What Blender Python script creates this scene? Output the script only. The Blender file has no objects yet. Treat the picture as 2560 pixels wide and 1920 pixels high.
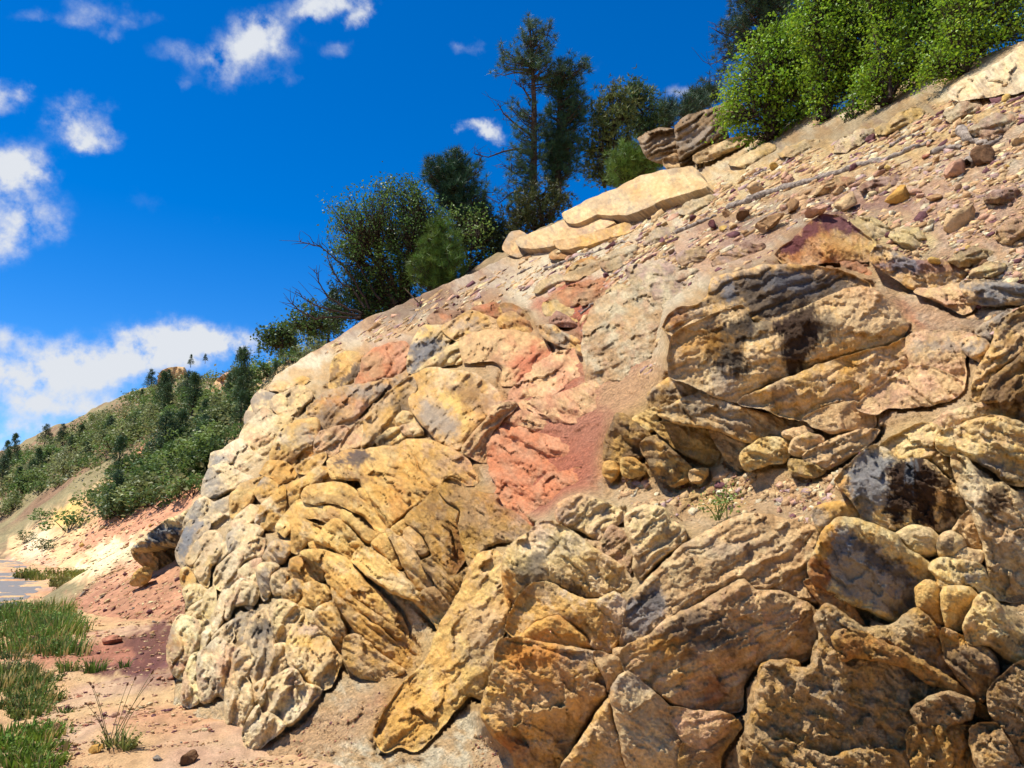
import bpy, math, random
import numpy as np
from mathutils import Vector, Matrix

# ------------------------------------------------------------------ camera, sky, sun, exposure
W0, H0, CX, CY = 2560.0, 1920.0, 1280.0, 960.0
HFOV = math.radians(66.0)
F = CX / math.tan(HFOV / 2)                     # focal length in pixels of the photograph
PITCH = math.radians(10.8)
CP, SP = math.cos(PITCH), math.sin(PITCH)
CAM = np.array([0.0, 0.0, 1.6])
scene = bpy.context.scene
col = scene.collection
cam_data = bpy.data.cameras.new('camera')
cam_data.sensor_width = 36.0
cam_data.lens = 18.0 / math.tan(HFOV / 2)
cam_data.clip_start = 0.05
cam_data.clip_end = 2000.0
cam = bpy.data.objects.new('camera', cam_data)
cam.location = CAM
cam.rotation_euler = (math.radians(90) + PITCH, 0, 0)
col.objects.link(cam)
scene.camera = cam

SUN_ELEV, SUN_AZ = math.radians(65.0), math.radians(-90.0)   # azimuth from +Y, clockwise positive (negative = to the left)
sun_dir = Vector((math.cos(SUN_ELEV) * math.sin(SUN_AZ), math.cos(SUN_ELEV) * math.cos(SUN_AZ), math.sin(SUN_ELEV)))
sd = bpy.data.lights.new('sun', 'SUN')
sd.energy = 5.0
sd.angle = math.radians(0.53)
sd.color = (1.0, 0.95, 0.86)
sun = bpy.data.objects.new('sun', sd)
sun.rotation_euler = sun_dir.to_track_quat('Z', 'Y').to_euler()
sun.location = (0, 0, 60)
col.objects.link(sun)

world = bpy.data.worlds.new('World')
scene.world = world
world.use_nodes = True
SKY_STRENGTH = 0.096


def build_sky():
    nt = world.node_tree
    nt.nodes.clear()
    N, L = nt.nodes, nt.links

    def node(t, **kw):
        n = N.new(t)
        for k, v in kw.items():
            setattr(n, k, v)
        return n

    def math_(op, a, b=None, c=None, clamp=False):
        n = node('ShaderNodeMath', operation=op, use_clamp=clamp)
        for i, v in enumerate((a, b, c)):
            if v is None:
                continue
            if isinstance(v, (int, float)):
                n.inputs[i].default_value = v
            else:
                L.new(v, n.inputs[i])
        return n.outputs[0]

    def dot(vec, const):
        n = node('ShaderNodeVectorMath', operation='DOT_PRODUCT')
        L.new(vec, n.inputs[0])
        n.inputs[1].default_value = const
        return n.outputs['Value']

    out = node('ShaderNodeOutputWorld')
    bg = node('ShaderNodeBackground')
    bg.inputs['Strength'].default_value = SKY_STRENGTH
    L.new(bg.outputs[0], out.inputs[0])
    sky = node('ShaderNodeTexSky', sky_type='NISHITA', sun_disc=False)
    sky.sun_elevation = SUN_ELEV
    sky.sun_rotation = SUN_AZ
    sky.altitude = 1900.0
    sky.air_density = 1.0
    sky.dust_density = 0.15
    sky.ozone_density = 3.5
    hsv = node('ShaderNodeHueSaturation')
    hsv.inputs['Hue'].default_value = 0.508
    hsv.inputs['Saturation'].default_value = 1.42
    hsv.inputs['Value'].default_value = 1.2
    L.new(sky.outputs[0], hsv.inputs['Color'])
    geo = node('ShaderNodeTexCoord')
    d = geo.outputs['Generated']
    # fixed axes in the world that the clouds are laid out along
    right, up, fwd = (1, 0, 0), (0, -SP, CP), (0, CP, SP)
    dr, du, df = dot(d, right), dot(d, up), dot(d, fwd)
    dfm = math_('MAXIMUM', df, 0.05)
    qx, qy = math_('DIVIDE', dr, dfm), math_('DIVIDE', du, dfm)
    nz = node('ShaderNodeTexNoise')
    nz.inputs['Scale'].default_value = 9.0
    nz.inputs['Detail'].default_value = 8.0
    nz.inputs['Roughness'].default_value = 0.62
    L.new(d, nz.inputs['Vector'])
    sep = node('ShaderNodeSeparateColor')
    L.new(nz.outputs['Color'], sep.inputs[0])
    qx = math_('MULTIPLY_ADD', math_('SUBTRACT', sep.outputs[0], 0.5), 0.16, qx)
    qy = math_('MULTIPLY_ADD', math_('SUBTRACT', sep.outputs[1], 0.5), 0.10, qy)
    blobs = [  # photo position, half widths, density
        (655, 75, 75, 50, 1.0), (560, 120, 115, 45, .75), (600, 180, 60, 40, .45), (700, 190, 40, 25, .3),
        (815, 10, 80, 28, 1.0), (885, 50, 26, 30, .85), (780, 40, 40, 16, .7),
        (140, 310, 55, 42, .8), (235, 335, 80, 45, .85), (190, 365, 60, 20, .6),
        (10, 430, 80, 62, .85), (-40, 450, 90, 70, .9), (60, 545, 90, 36, .7), (20, 600, 75, 50, .85),
        (240, 20, 110, 50, .45), (130, 55, 100, 22, .35), (290, 85, 45, 25, .4), (370, 30, 60, 30, .3),
        (0, 240, 40, 55, .75), (430, 850, 170, 44, 1.1), (560, 872, 130, 32, 1.1), (280, 895, 230, 50, 1.0), (60, 935, 190, 55, .95),
        (90, 1010, 180, 36, .9), (310, 1012, 100, 26, 1.0), (60, 1090, 200, 40, 1.0), (150, 1160, 260, 40, .8), (40, 840, 140, 30, .4),
        (1225, 325, 36, 18, .95), (1170, 340, 16, 12, .5), (1262, 345, 30, 16, .8), (1190, 135, 65, 18, .34), (1755, 228, 60, 24, .62),
        (835, 128, 50, 26, .38), (890, 457, 12, 10, .7), (700, 808, 26, 14, .7), (440, 505, 260, 45, .17), (1460, 150, 60, 25, .2), (450, 210, 45, 28, .34),
        # beyond the frame the same kind of scattered cloud goes on
        (-500, 300, 260, 90, .9), (-900, 700, 300, 120, .9), (-400, 900, 300, 80, 1.0), (300, -500, 220, 80, .8), (1200, -900, 300, 120, .8),
        (2300, -500, 240, 90, .8), (3200, 200, 240, 90, .9), (3400, 900, 320, 90, 1.0),
    ]
    tot = None
    for (bx, by, rx, ry, w) in blobs:
        ux = math_('MULTIPLY_ADD', qx, F / rx, -(bx - CX) / rx)
        uy = math_('MULTIPLY_ADD', qy, F / ry, -(CY - by) / ry)
        r2 = math_('MULTIPLY_ADD', uy, uy, math_('MULTIPLY', ux, ux))
        g = math_('MULTIPLY', math_('EXPONENT', math_('MULTIPLY', r2, -1.0)), w)
        tot = g if tot is None else math_('ADD', tot, g)
    nz2 = node('ShaderNodeTexNoise')
    nz2.inputs['Scale'].default_value = 25.0
    nz2.inputs['Detail'].default_value = 9.0
    nz2.inputs['Roughness'].default_value = 0.58
    L.new(d, nz2.inputs['Vector'])
    m = math_('MULTIPLY', tot, math_('MULTIPLY_ADD', nz2.outputs['Fac'], 4.6, -1.35))
    front = math_('GREATER_THAN', df, 0.06)
    rng = node('ShaderNodeMapRange', interpolation_type='SMOOTHSTEP')
    rng.inputs['From Min'].default_value = 0.10
    rng.inputs['From Max'].default_value = 1.35
    L.new(math_('MULTIPLY', m, front), rng.inputs['Value'])
    # scattered cloud behind the viewer
    nz3 = node('ShaderNodeTexNoise')
    nz3.inputs['Scale'].default_value = 4.0
    nz3.inputs['Detail'].default_value = 8.0
    L.new(d, nz3.inputs['Vector'])
    rng3 = node('ShaderNodeMapRange', interpolation_type='SMOOTHSTEP')
    rng3.inputs['From Min'].default_value = 0.56
    rng3.inputs['From Max'].default_value = 0.72
    L.new(nz3.outputs['Fac'], rng3.inputs['Value'])
    back = math_('MULTIPLY', rng3.outputs[0], math_('SUBTRACT', 1.0, front))
    cloud = math_('MAXIMUM', rng.outputs[0], back)
    mix = node('ShaderNodeMix', data_type='RGBA')
    L.new(cloud, mix.inputs['Factor'])
    L.new(hsv.outputs[0], mix.inputs[6])
    mix.inputs[7].default_value = (5.2, 5.45, 5.85, 1)
    L.new(mix.outputs[2], bg.inputs['Color'])


build_sky()
scene.view_settings.view_transform = 'Standard'
scene.view_settings.look = 'None'
scene.view_settings.exposure = 0.6
scene.view_settings.gamma = 1.0
scene.view_settings.use_curve_mapping = False
scene.cycles.use_denoising = True
scene.cycles.max_bounces = 6
scene.cycles.diffuse_bounces = 3
scene.cycles.transmission_bounces = 3
scene.cycles.transparent_max_bounces = 4

# ------------------------------------------------------------------ numeric helpers
rng = np.random.default_rng(7)
random.seed(7)


def _hash(ix, iy, seed):
    h = (ix.astype(np.int64) * 374761393 + iy.astype(np.int64) * 668265263 + seed * 974634777) & 0xFFFFFFFF
    h = ((h ^ (h >> 13)) * 1274126177) & 0xFFFFFFFF
    h = ((h ^ (h >> 16)) * 2246822519) & 0xFFFFFFFF
    return (h ^ (h >> 15)) & 0xFFFFFFFF


_tg = np.random.default_rng(99).uniform(0, 2 * math.pi, (256, 256))
_TC, _TS = np.cos(_tg).astype(np.float32).ravel(), np.sin(_tg).astype(np.float32).ravel()


def perlin(x, y, seed=0):
    x = np.asarray(x, np.float32); y = np.asarray(y, np.float32)
    fx0, fy0 = np.floor(x), np.floor(y)
    fx, fy = x - fx0, y - fy0
    ix, iy = fx0.astype(np.int32) + seed * 37, fy0.astype(np.int32) + seed * 91
    x0, x1 = (ix & 255) << 8, ((ix + 1) & 255) << 8
    y0, y1 = iy & 255, (iy + 1) & 255
    u = fx * fx * fx * (fx * (fx * 6 - 15) + 10)
    v = fy * fy * fy * (fy * (fy * 6 - 15) + 10)
    i = x0 | y0; n00 = _TC[i] * fx + _TS[i] * fy
    i = x1 | y0; n10 = _TC[i] * (fx - 1) + _TS[i] * fy
    i = x0 | y1; n01 = _TC[i] * fx + _TS[i] * (fy - 1)
    i = x1 | y1; n11 = _TC[i] * (fx - 1) + _TS[i] * (fy - 1)
    n0 = n00 + (n10 - n00) * u
    n1 = n01 + (n11 - n01) * u
    return (n0 + (n1 - n0) * v) * 1.5


def fbm(x, y, octaves=4, seed=0, gain=0.5):
    s, a, f = 0.0, 1.0, 1.0
    for o in range(octaves):
        s = s + a * perlin(x * f, y * f, seed + 17 * o)
        a *= gain
        f *= 2.03
    return s


def ridged(x, y, octaves=4, seed=0, gain=0.5):
    s, a, f = 0.0, 1.0, 1.0
    for o in range(octaves):
        s = s + a * (1 - 2 * np.abs(perlin(x * f, y * f, seed + 31 * o)))
        a *= gain
        f *= 2.07
    return s


def cells(x, y, seed=0, jit=0.9):
    """F1, F2 distances and a random value per nearest cell"""
    ix, iy = np.floor(x), np.floor(y)
    f1 = np.full(np.shape(x), 9.0); f2 = np.full(np.shape(x), 9.0); r = np.zeros(np.shape(x))
    for oy in (-1, 0, 1):
        for ox in (-1, 0, 1):
            hx = _hash(ix + ox, iy + oy, seed) / 4294967296.0
            hy = _hash(ix + ox, iy + oy, seed + 101) / 4294967296.0
            hr = _hash(ix + ox, iy + oy, seed + 202) / 4294967296.0
            d = np.hypot(ix + ox + .5 + jit * (hx - .5) - x, iy + oy + .5 + jit * (hy - .5) - y)
            near = d < f1
            f2 = np.where(near, f1, np.minimum(f2, d))
            r = np.where(near, hr, r)
            f1 = np.where(near, d, f1)
    return f1, f2, r


def chips(x, y, seed=0):
    """tilted facet height per cell: a broken, chiselled surface"""
    ix, iy = np.floor(x), np.floor(y)
    f1 = np.full(np.shape(x), 9.0); h = np.zeros(np.shape(x))
    for oy in (-1, 0, 1):
        for ox in (-1, 0, 1):
            a, b = ix + ox, iy + oy
            cx_ = a + .5 + .9 * (_hash(a, b, seed) / 4294967296.0 - .5); cy_ = b + .5 + .9 * (_hash(a, b, seed + 101) / 4294967296.0 - .5)
            gx = _hash(a, b, seed + 303) / 4294967296.0 - .5; gy = _hash(a, b, seed + 404) / 4294967296.0 - .5
            z = _hash(a, b, seed + 505) / 4294967296.0 - .5
            d = np.hypot(cx_ - x, cy_ - y)
            near = d < f1
            h = np.where(near, z * .7 + 2.0 * gx * (x - cx_) + 2.0 * gy * (y - cy_), h)
            f1 = np.where(near, d, f1)
    return h


def sstep(a, b, x):
    t = np.clip((x - a) / (b - a), 0, 1)
    return t * t * (3 - 2 * t)


def srgb(*c):
    c = np.array(c, float) / 255.0
    return np.where(c <= 0.04045, c / 12.92, ((c + 0.055) / 1.055) ** 2.4)


def rays(px, py):
    dx = (np.asarray(px, float) - CX) / F
    dz = (CY - np.asarray(py, float)) / F
    return np.stack([dx, CP - SP * dz, SP + CP * dz], -1)


def project(P):
    P = np.asarray(P, float) - CAM
    y = P[..., 1] * CP + P[..., 2] * SP
    z = -P[..., 1] * SP + P[..., 2] * CP
    return CX + F * P[..., 0] / y, CY - F * z / y


def at(px, py, t):
    return CAM + rays(px, py) * np.asarray(t, float)[..., None]


# the near slope: a bank that runs away to the left, steep at the foot and gentler above
PHI = math.radians(37.0)
NH = np.array([math.cos(PHI), math.sin(PHI), 0.0])          # horizontal direction into the hill
STRIKE = np.array([-math.sin(PHI), math.cos(PHI), 0.0])
DENTS = [  # photo position, radii, share of depth added (hollows) or taken away (bulges)
    (1330, 1130, 170, 150, .05), (1080, 1620, 120, 120, .07), (1250, 1790, 100, 90, .05), (1780, 1230, 170, 80, .05), (1420, 800, 200, 90, .03),
    (2200, 1160, 140, 70, .04), (700, 1350, 200, 200, -.05), (1600, 1600, 300, 200, -.04), (1800, 850, 250, 150, -.04),
]


def t_hill(px, py):
    r = rays(px, py)
    rb = r[..., 0] * NH[0] + r[..., 1] * NH[1]
    d1 = np.maximum(1.1 * rb - r[..., 2], 0.02)
    d2 = np.maximum(0.85 * rb - r[..., 2], 0.02)
    t1, t2 = 3.85 / d1, 3.21 / d2
    k = 1.2
    m = np.maximum(t1, t2)
    t = m + k * np.log(np.exp((t1 - m) / k) + np.exp((t2 - m) / k)) - .2
    t = 46.0 - 4 * np.log1p(np.exp(np.clip((46.0 - t) / 4, -50, 50))) * 1.0
    t = np.maximum(t, 1.2)
    for (x, y, rx, ry, a) in DENTS:
        t = t * (1 + a * np.exp(-((px - x) / rx) ** 2 - ((py - y) / ry) ** 2))
    return t


# the land beyond: bank, far hillside
PH2 = math.radians(41.0)
COS2, SIN2 = math.cos(PH2), math.sin(PH2)


def z_far(x, y):
    b = x * COS2 + y * SIN2
    a = -x * SIN2 + y * COS2
    b0 = 6.5 - 2.1 * sstep(9, 18, a) + 5.0 * sstep(22, 38, a) - 3.0 * sstep(45, 120, a)
    q = b - b0 + .5 * fbm(x * .12, y * .12, 3, 5)
    z = np.where(q < 3, .58 * q, 1.74 + .92 * (q - 3))
    z = np.where(q < 0, np.maximum(.3 * q, -1.5) - .04, z - .04)
    crest = 22 + 3.0 * fbm(a * .03, 0 * a + 3.3, 3, 9) - 4.5 * sstep(60, 260, a) - 9 * (1 - sstep(40, 105, a))
    z = np.where(z > crest, crest + .12 * (z - crest), z)
    z = z + .35 * fbm(x * .35, y * .35, 3, 11) * sstep(0, 3, q) + .04 * fbm(x * 1.7, y * 1.7, 3, 12)
    return z


def _march_far(px, py, tmax=330.0):
    """first hit of each ray with the far land, nan where it misses"""
    r = rays(px, py)
    ts = np.geomspace(9.0, tmax, 300)
    hit = np.full(r.shape[:-1], np.nan)
    pt, pg = None, None
    for t in ts:
        P = CAM + r * t
        g = P[..., 2] - z_far(P[..., 0], P[..., 1])
        if pg is not None:
            new = np.isnan(hit) & (g < 0) & (pg >= 0)
            w = pg / np.maximum(pg - g, 1e-9)
            hit = np.where(new, pt + (t - pt) * w, hit)
        pt, pg = t, g
    return hit


_fx, _fy = np.meshgrid(np.arange(-60, 900, 7.0), np.arange(700, 1640, 7.0))
_FAR = _march_far(_fx, _fy)


def t_far(px, py, tmax=330.0):
    u = (np.asarray(px, float) + 60) / 7; v = (np.asarray(py, float) - 700) / 7
    i = np.clip(np.floor(v).astype(int), 0, _FAR.shape[0] - 2); j = np.clip(np.floor(u).astype(int), 0, _FAR.shape[1] - 2)
    a, b = np.clip(v - i, 0, 1), np.clip(u - j, 0, 1)
    t = (_FAR[i, j] * (1 - a) + _FAR[i + 1, j] * a) * (1 - b) + (_FAR[i, j + 1] * (1 - a) + _FAR[i + 1, j + 1] * a) * b
    return np.where(t > tmax, np.nan, t)


# ------------------------------------------------------------------ mesh helpers
def make_mesh(name, verts, quads=None, tris=None, colors=None, mats=(), smooth=True, face_mat=None):
    me = bpy.data.meshes.new(name)
    verts = np.asarray(verts, np.float32)
    nq = 0 if quads is None else len(quads)
    ntr = 0 if tris is None else len(tris)
    parts, totals = [], []
    if nq:
        parts.append(np.asarray(quads, np.int32).ravel()); totals.append(np.full(nq, 4, np.int32))
    if ntr:
        parts.append(np.asarray(tris, np.int32).ravel()); totals.append(np.full(ntr, 3, np.int32))
    loops = np.concatenate(parts); totals = np.concatenate(totals)
    starts = np.concatenate([[0], np.cumsum(totals)[:-1]]).astype(np.int32)
    me.vertices.add(len(verts)); me.vertices.foreach_set('co', verts.ravel())
    me.loops.add(len(loops)); me.loops.foreach_set('vertex_index', loops)
    me.polygons.add(len(totals))
    me.polygons.foreach_set('loop_start', starts)
    me.polygons.foreach_set('loop_total', totals)
    if smooth:
        me.polygons.foreach_set('use_smooth', np.ones(len(totals), bool))
    for m in mats:
        me.materials.append(m)
    if face_mat is not None:
        me.polygons.foreach_set('material_index', np.asarray(face_mat, np.int32))
    me.update(calc_edges=True)
    if colors is not None:
        at_ = me.attributes.new('Col', 'FLOAT_COLOR', 'POINT')
        c = np.ones((len(verts), 4), np.float32)
        c[:, :3] = colors
        at_.data.foreach_set('color', c.ravel())
    return me


def link(name, me, parent=None, loc=(0, 0, 0)):
    o = bpy.data.objects.new(name, me)
    col.objects.link(o)
    o.location = loc
    if parent is not None:
        o.parent = parent
    return o


def tag(o, label, cat, group=None):
    o['label'] = label
    o['category'] = cat
    if group:
        o['group'] = group
    return o


def empty(name, loc, label, cat, group=None):
    o = bpy.data.objects.new(name, None)
    o.empty_display_size = 0.2
    o.location = loc
    col.objects.link(o)
    return tag(o, label, cat, group)


# ------------------------------------------------------------------ materials
def rock_material(name, bump=0.35, fine=38.0, coarse=7.0, rough=0.92, vary=0.3, crack=2.2):
    m = bpy.data.materials.new(name)
    m.use_nodes = True
    nt = m.node_tree
    N, L = nt.nodes, nt.links
    b = N['Principled BSDF']
    b.inputs['Roughness'].default_value = rough
    b.inputs['Specular IOR Level'].default_value = 0.15
    at_ = N.new('ShaderNodeAttribute'); at_.attribute_name = 'Col'
    geo = N.new('ShaderNodeNewGeometry')
    n1 = N.new('ShaderNodeTexNoise'); n1.inputs['Scale'].default_value = coarse; n1.inputs['Detail'].default_value = 10; n1.inputs['Roughness'].default_value = 0.66
    n2 = N.new('ShaderNodeTexNoise'); n2.inputs['Scale'].default_value = fine; n2.inputs['Detail'].default_value = 6; n2.inputs['Roughness'].default_value = 0.7
    L.new(geo.outputs['Position'], n1.inputs['Vector']); L.new(geo.outputs['Position'], n2.inputs['Vector'])
    r1 = N.new('ShaderNodeMapRange'); r1.inputs['From Min'].default_value = .3; r1.inputs['From Max'].default_value = .7
    r1.inputs['To Min'].default_value = 1 - vary * .55; r1.inputs['To Max'].default_value = 1 + vary * .4
    L.new(n1.outputs['Fac'], r1.inputs['Value'])
    r2 = N.new('ShaderNodeMapRange'); r2.inputs['From Min'].default_value = .3; r2.inputs['From Max'].default_value = .7
    r2.inputs['To Min'].default_value = 1 - vary; r2.inputs['To Max'].default_value = 1 + vary * .7
    L.new(n2.outputs['Fac'], r2.inputs['Value'])
    mu = N.new('ShaderNodeMath'); mu.operation = 'MULTIPLY'
    L.new(r1.outputs[0], mu.inputs[0]); L.new(r2.outputs[0], mu.inputs[1])
    hs = N.new('ShaderNodeHueSaturation')
    L.new(at_.outputs['Color'], hs.inputs['Color']); L.new(mu.outputs[0], hs.inputs['Value'])
    L.new(hs.outputs[0], b.inputs['Base Color'])
    ad = N.new('ShaderNodeMath'); ad.operation = 'MULTIPLY_ADD'; ad.inputs[1].default_value = 0.5
    L.new(n2.outputs['Fac'], ad.inputs[0]); L.new(n1.outputs['Fac'], ad.inputs[2])
    if crack:
        wv = N.new('ShaderNodeVectorMath'); wv.operation = 'MULTIPLY_ADD'
        L.new(n1.outputs['Color'], wv.inputs[0]); wv.inputs[1].default_value = (.5, .5, .5); L.new(geo.outputs['Position'], wv.inputs[2])
        vo = N.new('ShaderNodeTexVoronoi'); vo.feature = 'DISTANCE_TO_EDGE'; vo.inputs['Scale'].default_value = crack
        L.new(wv.outputs[0], vo.inputs['Vector'])
        rc = N.new('ShaderNodeMapRange'); rc.inputs['From Max'].default_value = .03; rc.inputs['To Min'].default_value = -.35; rc.inputs['To Max'].default_value = 0
        L.new(vo.outputs['Distance'], rc.inputs['Value'])
        a2 = N.new('ShaderNodeMath'); a2.operation = 'ADD'
        L.new(ad.outputs[0], a2.inputs[0]); L.new(rc.outputs[0], a2.inputs[1])
        ad = a2
    bp = N.new('ShaderNodeBump'); bp.inputs['Strength'].default_value = bump * 1.6; bp.inputs['Distance'].default_value = 0.12
    L.new(ad.outputs[0], bp.inputs['Height']); L.new(bp.outputs[0], b.inputs['Normal'])
    return m


def leaf_material(name, trans=0.3, rough=0.6):
    m = bpy.data.materials.new(name)
    m.use_nodes = True
    nt = m.node_tree
    N, L = nt.nodes, nt.links
    b = N['Principled BSDF']
    b.inputs['Roughness'].default_value = rough
    b.inputs['Specular IOR Level'].default_value = 0.25
    at_ = N.new('ShaderNodeAttribute'); at_.attribute_name = 'Col'
    L.new(at_.outputs['Color'], b.inputs['Base Color'])
    tr = N.new('ShaderNodeBsdfTranslucent')
    L.new(at_.outputs['Color'], tr.inputs['Color'])
    mx = N.new('ShaderNodeMixShader'); mx.inputs[0].default_value = trans
    L.new(b.outputs[0], mx.inputs[1]); L.new(tr.outputs[0], mx.inputs[2])
    L.new(mx.outputs[0], N['Material Output'].inputs['Surface'])
    return m


def bark_material(name, c1, c2, scale=14.0):
    m = bpy.data.materials.new(name)
    m.use_nodes = True
    nt = m.node_tree
    N, L = nt.nodes, nt.links
    b = N['Principled BSDF']
    b.inputs['Roughness'].default_value = 0.95
    b.inputs['Specular IOR Level'].default_value = 0.1
    geo = N.new('ShaderNodeNewGeometry')
    n1 = N.new('ShaderNodeTexNoise'); n1.inputs['Scale'].default_value = scale; n1.inputs['Detail'].default_value = 7
    L.new(geo.outputs['Position'], n1.inputs['Vector'])
    cr = N.new('ShaderNodeValToRGB')
    cr.color_ramp.elements[0].position = .35; cr.color_ramp.elements[1].position = .7
    cr.color_ramp.elements[0].color = (*srgb(*c1), 1); cr.color_ramp.elements[1].color = (*srgb(*c2), 1)
    L.new(n1.outputs['Fac'], cr.inputs[0]); L.new(cr.outputs[0], b.inputs['Base Color'])
    bp = N.new('ShaderNodeBump'); bp.inputs['Strength'].default_value = .6; bp.inputs['Distance'].default_value = .03
    L.new(n1.outputs['Fac'], bp.inputs['Height']); L.new(bp.outputs[0], b.inputs['Normal'])
    return m


M_ROCK = rock_material('sandstone', .36, 55, 11, vary=.24)
M_ROUGH = rock_material('crumbly_sandstone', .5, 70, 16, vary=.26)
M_SCREE = rock_material('scree', .6, 34, 10, vary=.4, crack=0)
M_DIRT = rock_material('dirt', .45, 60, 6, vary=.3, crack=0)
M_LAND = rock_material('far_land', .5, 6, 1.2, vary=.35, crack=0)
M_LEAF = leaf_material('oak_leaf', .34, .5)
M_NEEDLE = leaf_material('pine_needle', .12, .55)
M_GRASS = leaf_material('grass_blade', .3, .6)
M_BARK = bark_material('bark', (44, 36, 32), (92, 78, 66))
M_DEAD = bark_material('dead_wood', (96, 84, 74), (168, 154, 138), 22)
M_DEADDARK = bark_material('dark_dead_wood', (42, 34, 32), (88, 74, 66), 22)

PAL = {k: srgb(*v) for k, v in dict(
    white=(226, 208, 170), cream=(224, 198, 148), pale=(228, 204, 142), yellow=(222, 182, 102), ochre=(208, 158, 80), gold=(202, 144, 58), orange=(194, 122, 46),
    rust=(150, 84, 38), tan=(214, 178, 128), sand=(214, 172, 124), brown=(180, 140, 96), umber=(124, 92, 64), pink=(206, 160, 128), rose=(192, 130, 100),
    coral=(194, 106, 74), red=(160, 72, 52), maroon=(104, 60, 58), purple=(122, 82, 82), gray=(150, 138, 122), bluegray=(112, 116, 120), dark=(70, 62, 56), black=(44, 38, 36),
    lilac=(190, 158, 146), green=(72, 84, 46), olive=(128, 116, 82), soil=(122, 96, 72), lime=(226, 214, 164), varnish=(52, 34, 26)).items()}

# ------------------------------------------------------------------ rock bodies from traced outlines
K1 = 640 / 2212
TILES = {'A': (400, 840, K1), 'B': (400, 1300, K1), 'C': (800, 720, K1), 'D': (840, 1100, K1), 'E': (1440, 980, K1), 'F': (1920, 1000, K1), 'G': (1180, 1420, K1),
         'H': (1920, 1440, 640 / 1269), 'I': (1640, 620, 640 / 1269), 'J': (0, 1200, 480 / 1269), 'K': (1600, 0, 960 / 2212), 'L': (700, 0, 1000 / 2074),
         'M': (1500, 560, 1060 / 2212), 'N': (1500, 1200, 1060 / 2212), 'O': (0, 1350, 900 / 2212), 'P': (0, 760, 900 / 2018), 'Q': (1250, 380, 600 / 2212),
         'R': (1200, 1250, 900 / 2212), 'S': (400, 1400, 900 / 2212), 'X': (0, 0, 1.0)}


def tp(tile, pts):
    x0, y0, k = TILES[tile]
    return np.array([(x0 + k * x, y0 + k * y) for x, y in pts], float)


def smooth_poly(P, seg=7.0, jit=2.0, seed=0, corner=0.0, dil=0.0):
    """closed spline through the traced points, lightly roughened"""
    n = len(P)
    out = []
    for i in range(n):
        p0, p1, p2, p3 = P[i - 1], P[i], P[(i + 1) % n], P[(i + 2) % n]
        m = max(2, int(np.hypot(*(p2 - p1)) / seg))
        for j in range(m):
            t = j / m
            cr = .5 * ((2 * p1) + (-p0 + p2) * t + (2 * p0 - 5 * p1 + 4 * p2 - p3) * t * t + (-p0 + 3 * p1 - 3 * p2 + p3) * t ** 3)
            ln = p1 + (p2 - p1) * t
            out.append(cr * (1 - corner) + ln * corner)
    Q = np.array(out)
    if dil:
        tg = np.roll(Q, -1, 0) - np.roll(Q, 1, 0)
        tg /= np.linalg.norm(tg, axis=1)[:, None] + 1e-9
        area = np.sum(Q[:, 0] * np.roll(Q[:, 1], -1) - np.roll(Q[:, 0], -1) * Q[:, 1])
        nn = np.stack([tg[:, 1], -tg[:, 0]], -1) * np.sign(area)
        Q = Q + nn * dil
    Q = Q + jit * np.stack([fbm(Q[:, 0] / 26, Q[:, 1] / 26, 3, seed + 1), fbm(Q[:, 0] / 26, Q[:, 1] / 26, 3, seed + 2)], -1)
    return Q


def signed_dist(X, Y, Q):
    """distance to the outline, positive inside, and the nearest outline point"""
    best = np.full(X.shape, 1e9)
    bx = np.zeros(X.shape); by = np.zeros(X.shape)
    inside = np.zeros(X.shape, bool)
    n = len(Q)
    for i in range(n):
        x1, y1 = Q[i]; x2, y2 = Q[(i + 1) % n]
        dx, dy = x2 - x1, y2 - y1
        L2 = dx * dx + dy * dy + 1e-9
        u = np.clip(((X - x1) * dx + (Y - y1) * dy) / L2, 0, 1)
        qx, qy = x1 + u * dx, y1 + u * dy
        d = (X - qx) ** 2 + (Y - qy) ** 2
        m = d < best
        best = np.where(m, d, best); bx = np.where(m, qx, bx); by = np.where(m, qy, by)
        if dy != 0:
            c = ((y1 > Y) != (y2 > Y)) & (X < dx * (Y - y1) / dy + x1)
            inside ^= c
    d = np.sqrt(best)
    return np.where(inside, d, -d), bx, by


def line_dist(X, Y, pts):
    best = np.full(X.shape, 1e9)
    for (x1, y1), (x2, y2) in zip(pts[:-1], pts[1:]):
        dx, dy = x2 - x1, y2 - y1
        u = np.clip(((X - x1) * dx + (Y - y1) * dy) / (dx * dx + dy * dy + 1e-9), 0, 1)
        best = np.minimum(best, np.hypot(X - x1 - u * dx, Y - y1 - u * dy))
    return best


def blur(A, mask, n):
    A = A.copy()
    for _ in range(n):
        P = np.pad(A, 1, mode='edge'); Mk = np.pad(mask.astype(float), 1)
        s = np.zeros_like(A); w = np.zeros_like(A)
        for dy in (0, 1, 2):
            for dx in (0, 1, 2):
                k = Mk[dy:dy + A.shape[0], dx:dx + A.shape[1]] * (2 if dy == 1 and dx == 1 else 1)
                s += k * P[dy:dy + A.shape[0], dx:dx + A.shape[1]]; w += k
        A = np.where(mask, s / np.maximum(w, 1e-6), A)
    return A


def lattice(Q, step):
    x0, y0 = Q.min(0) - 2 * step; x1, y1 = Q.max(0) + 2 * step
    X, Y = np.meshgrid(np.arange(x0, x1, step), np.arange(y0, y1, step))
    d, bx, by = signed_dist(X, Y, Q)
    return X, Y, d, bx, by


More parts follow.
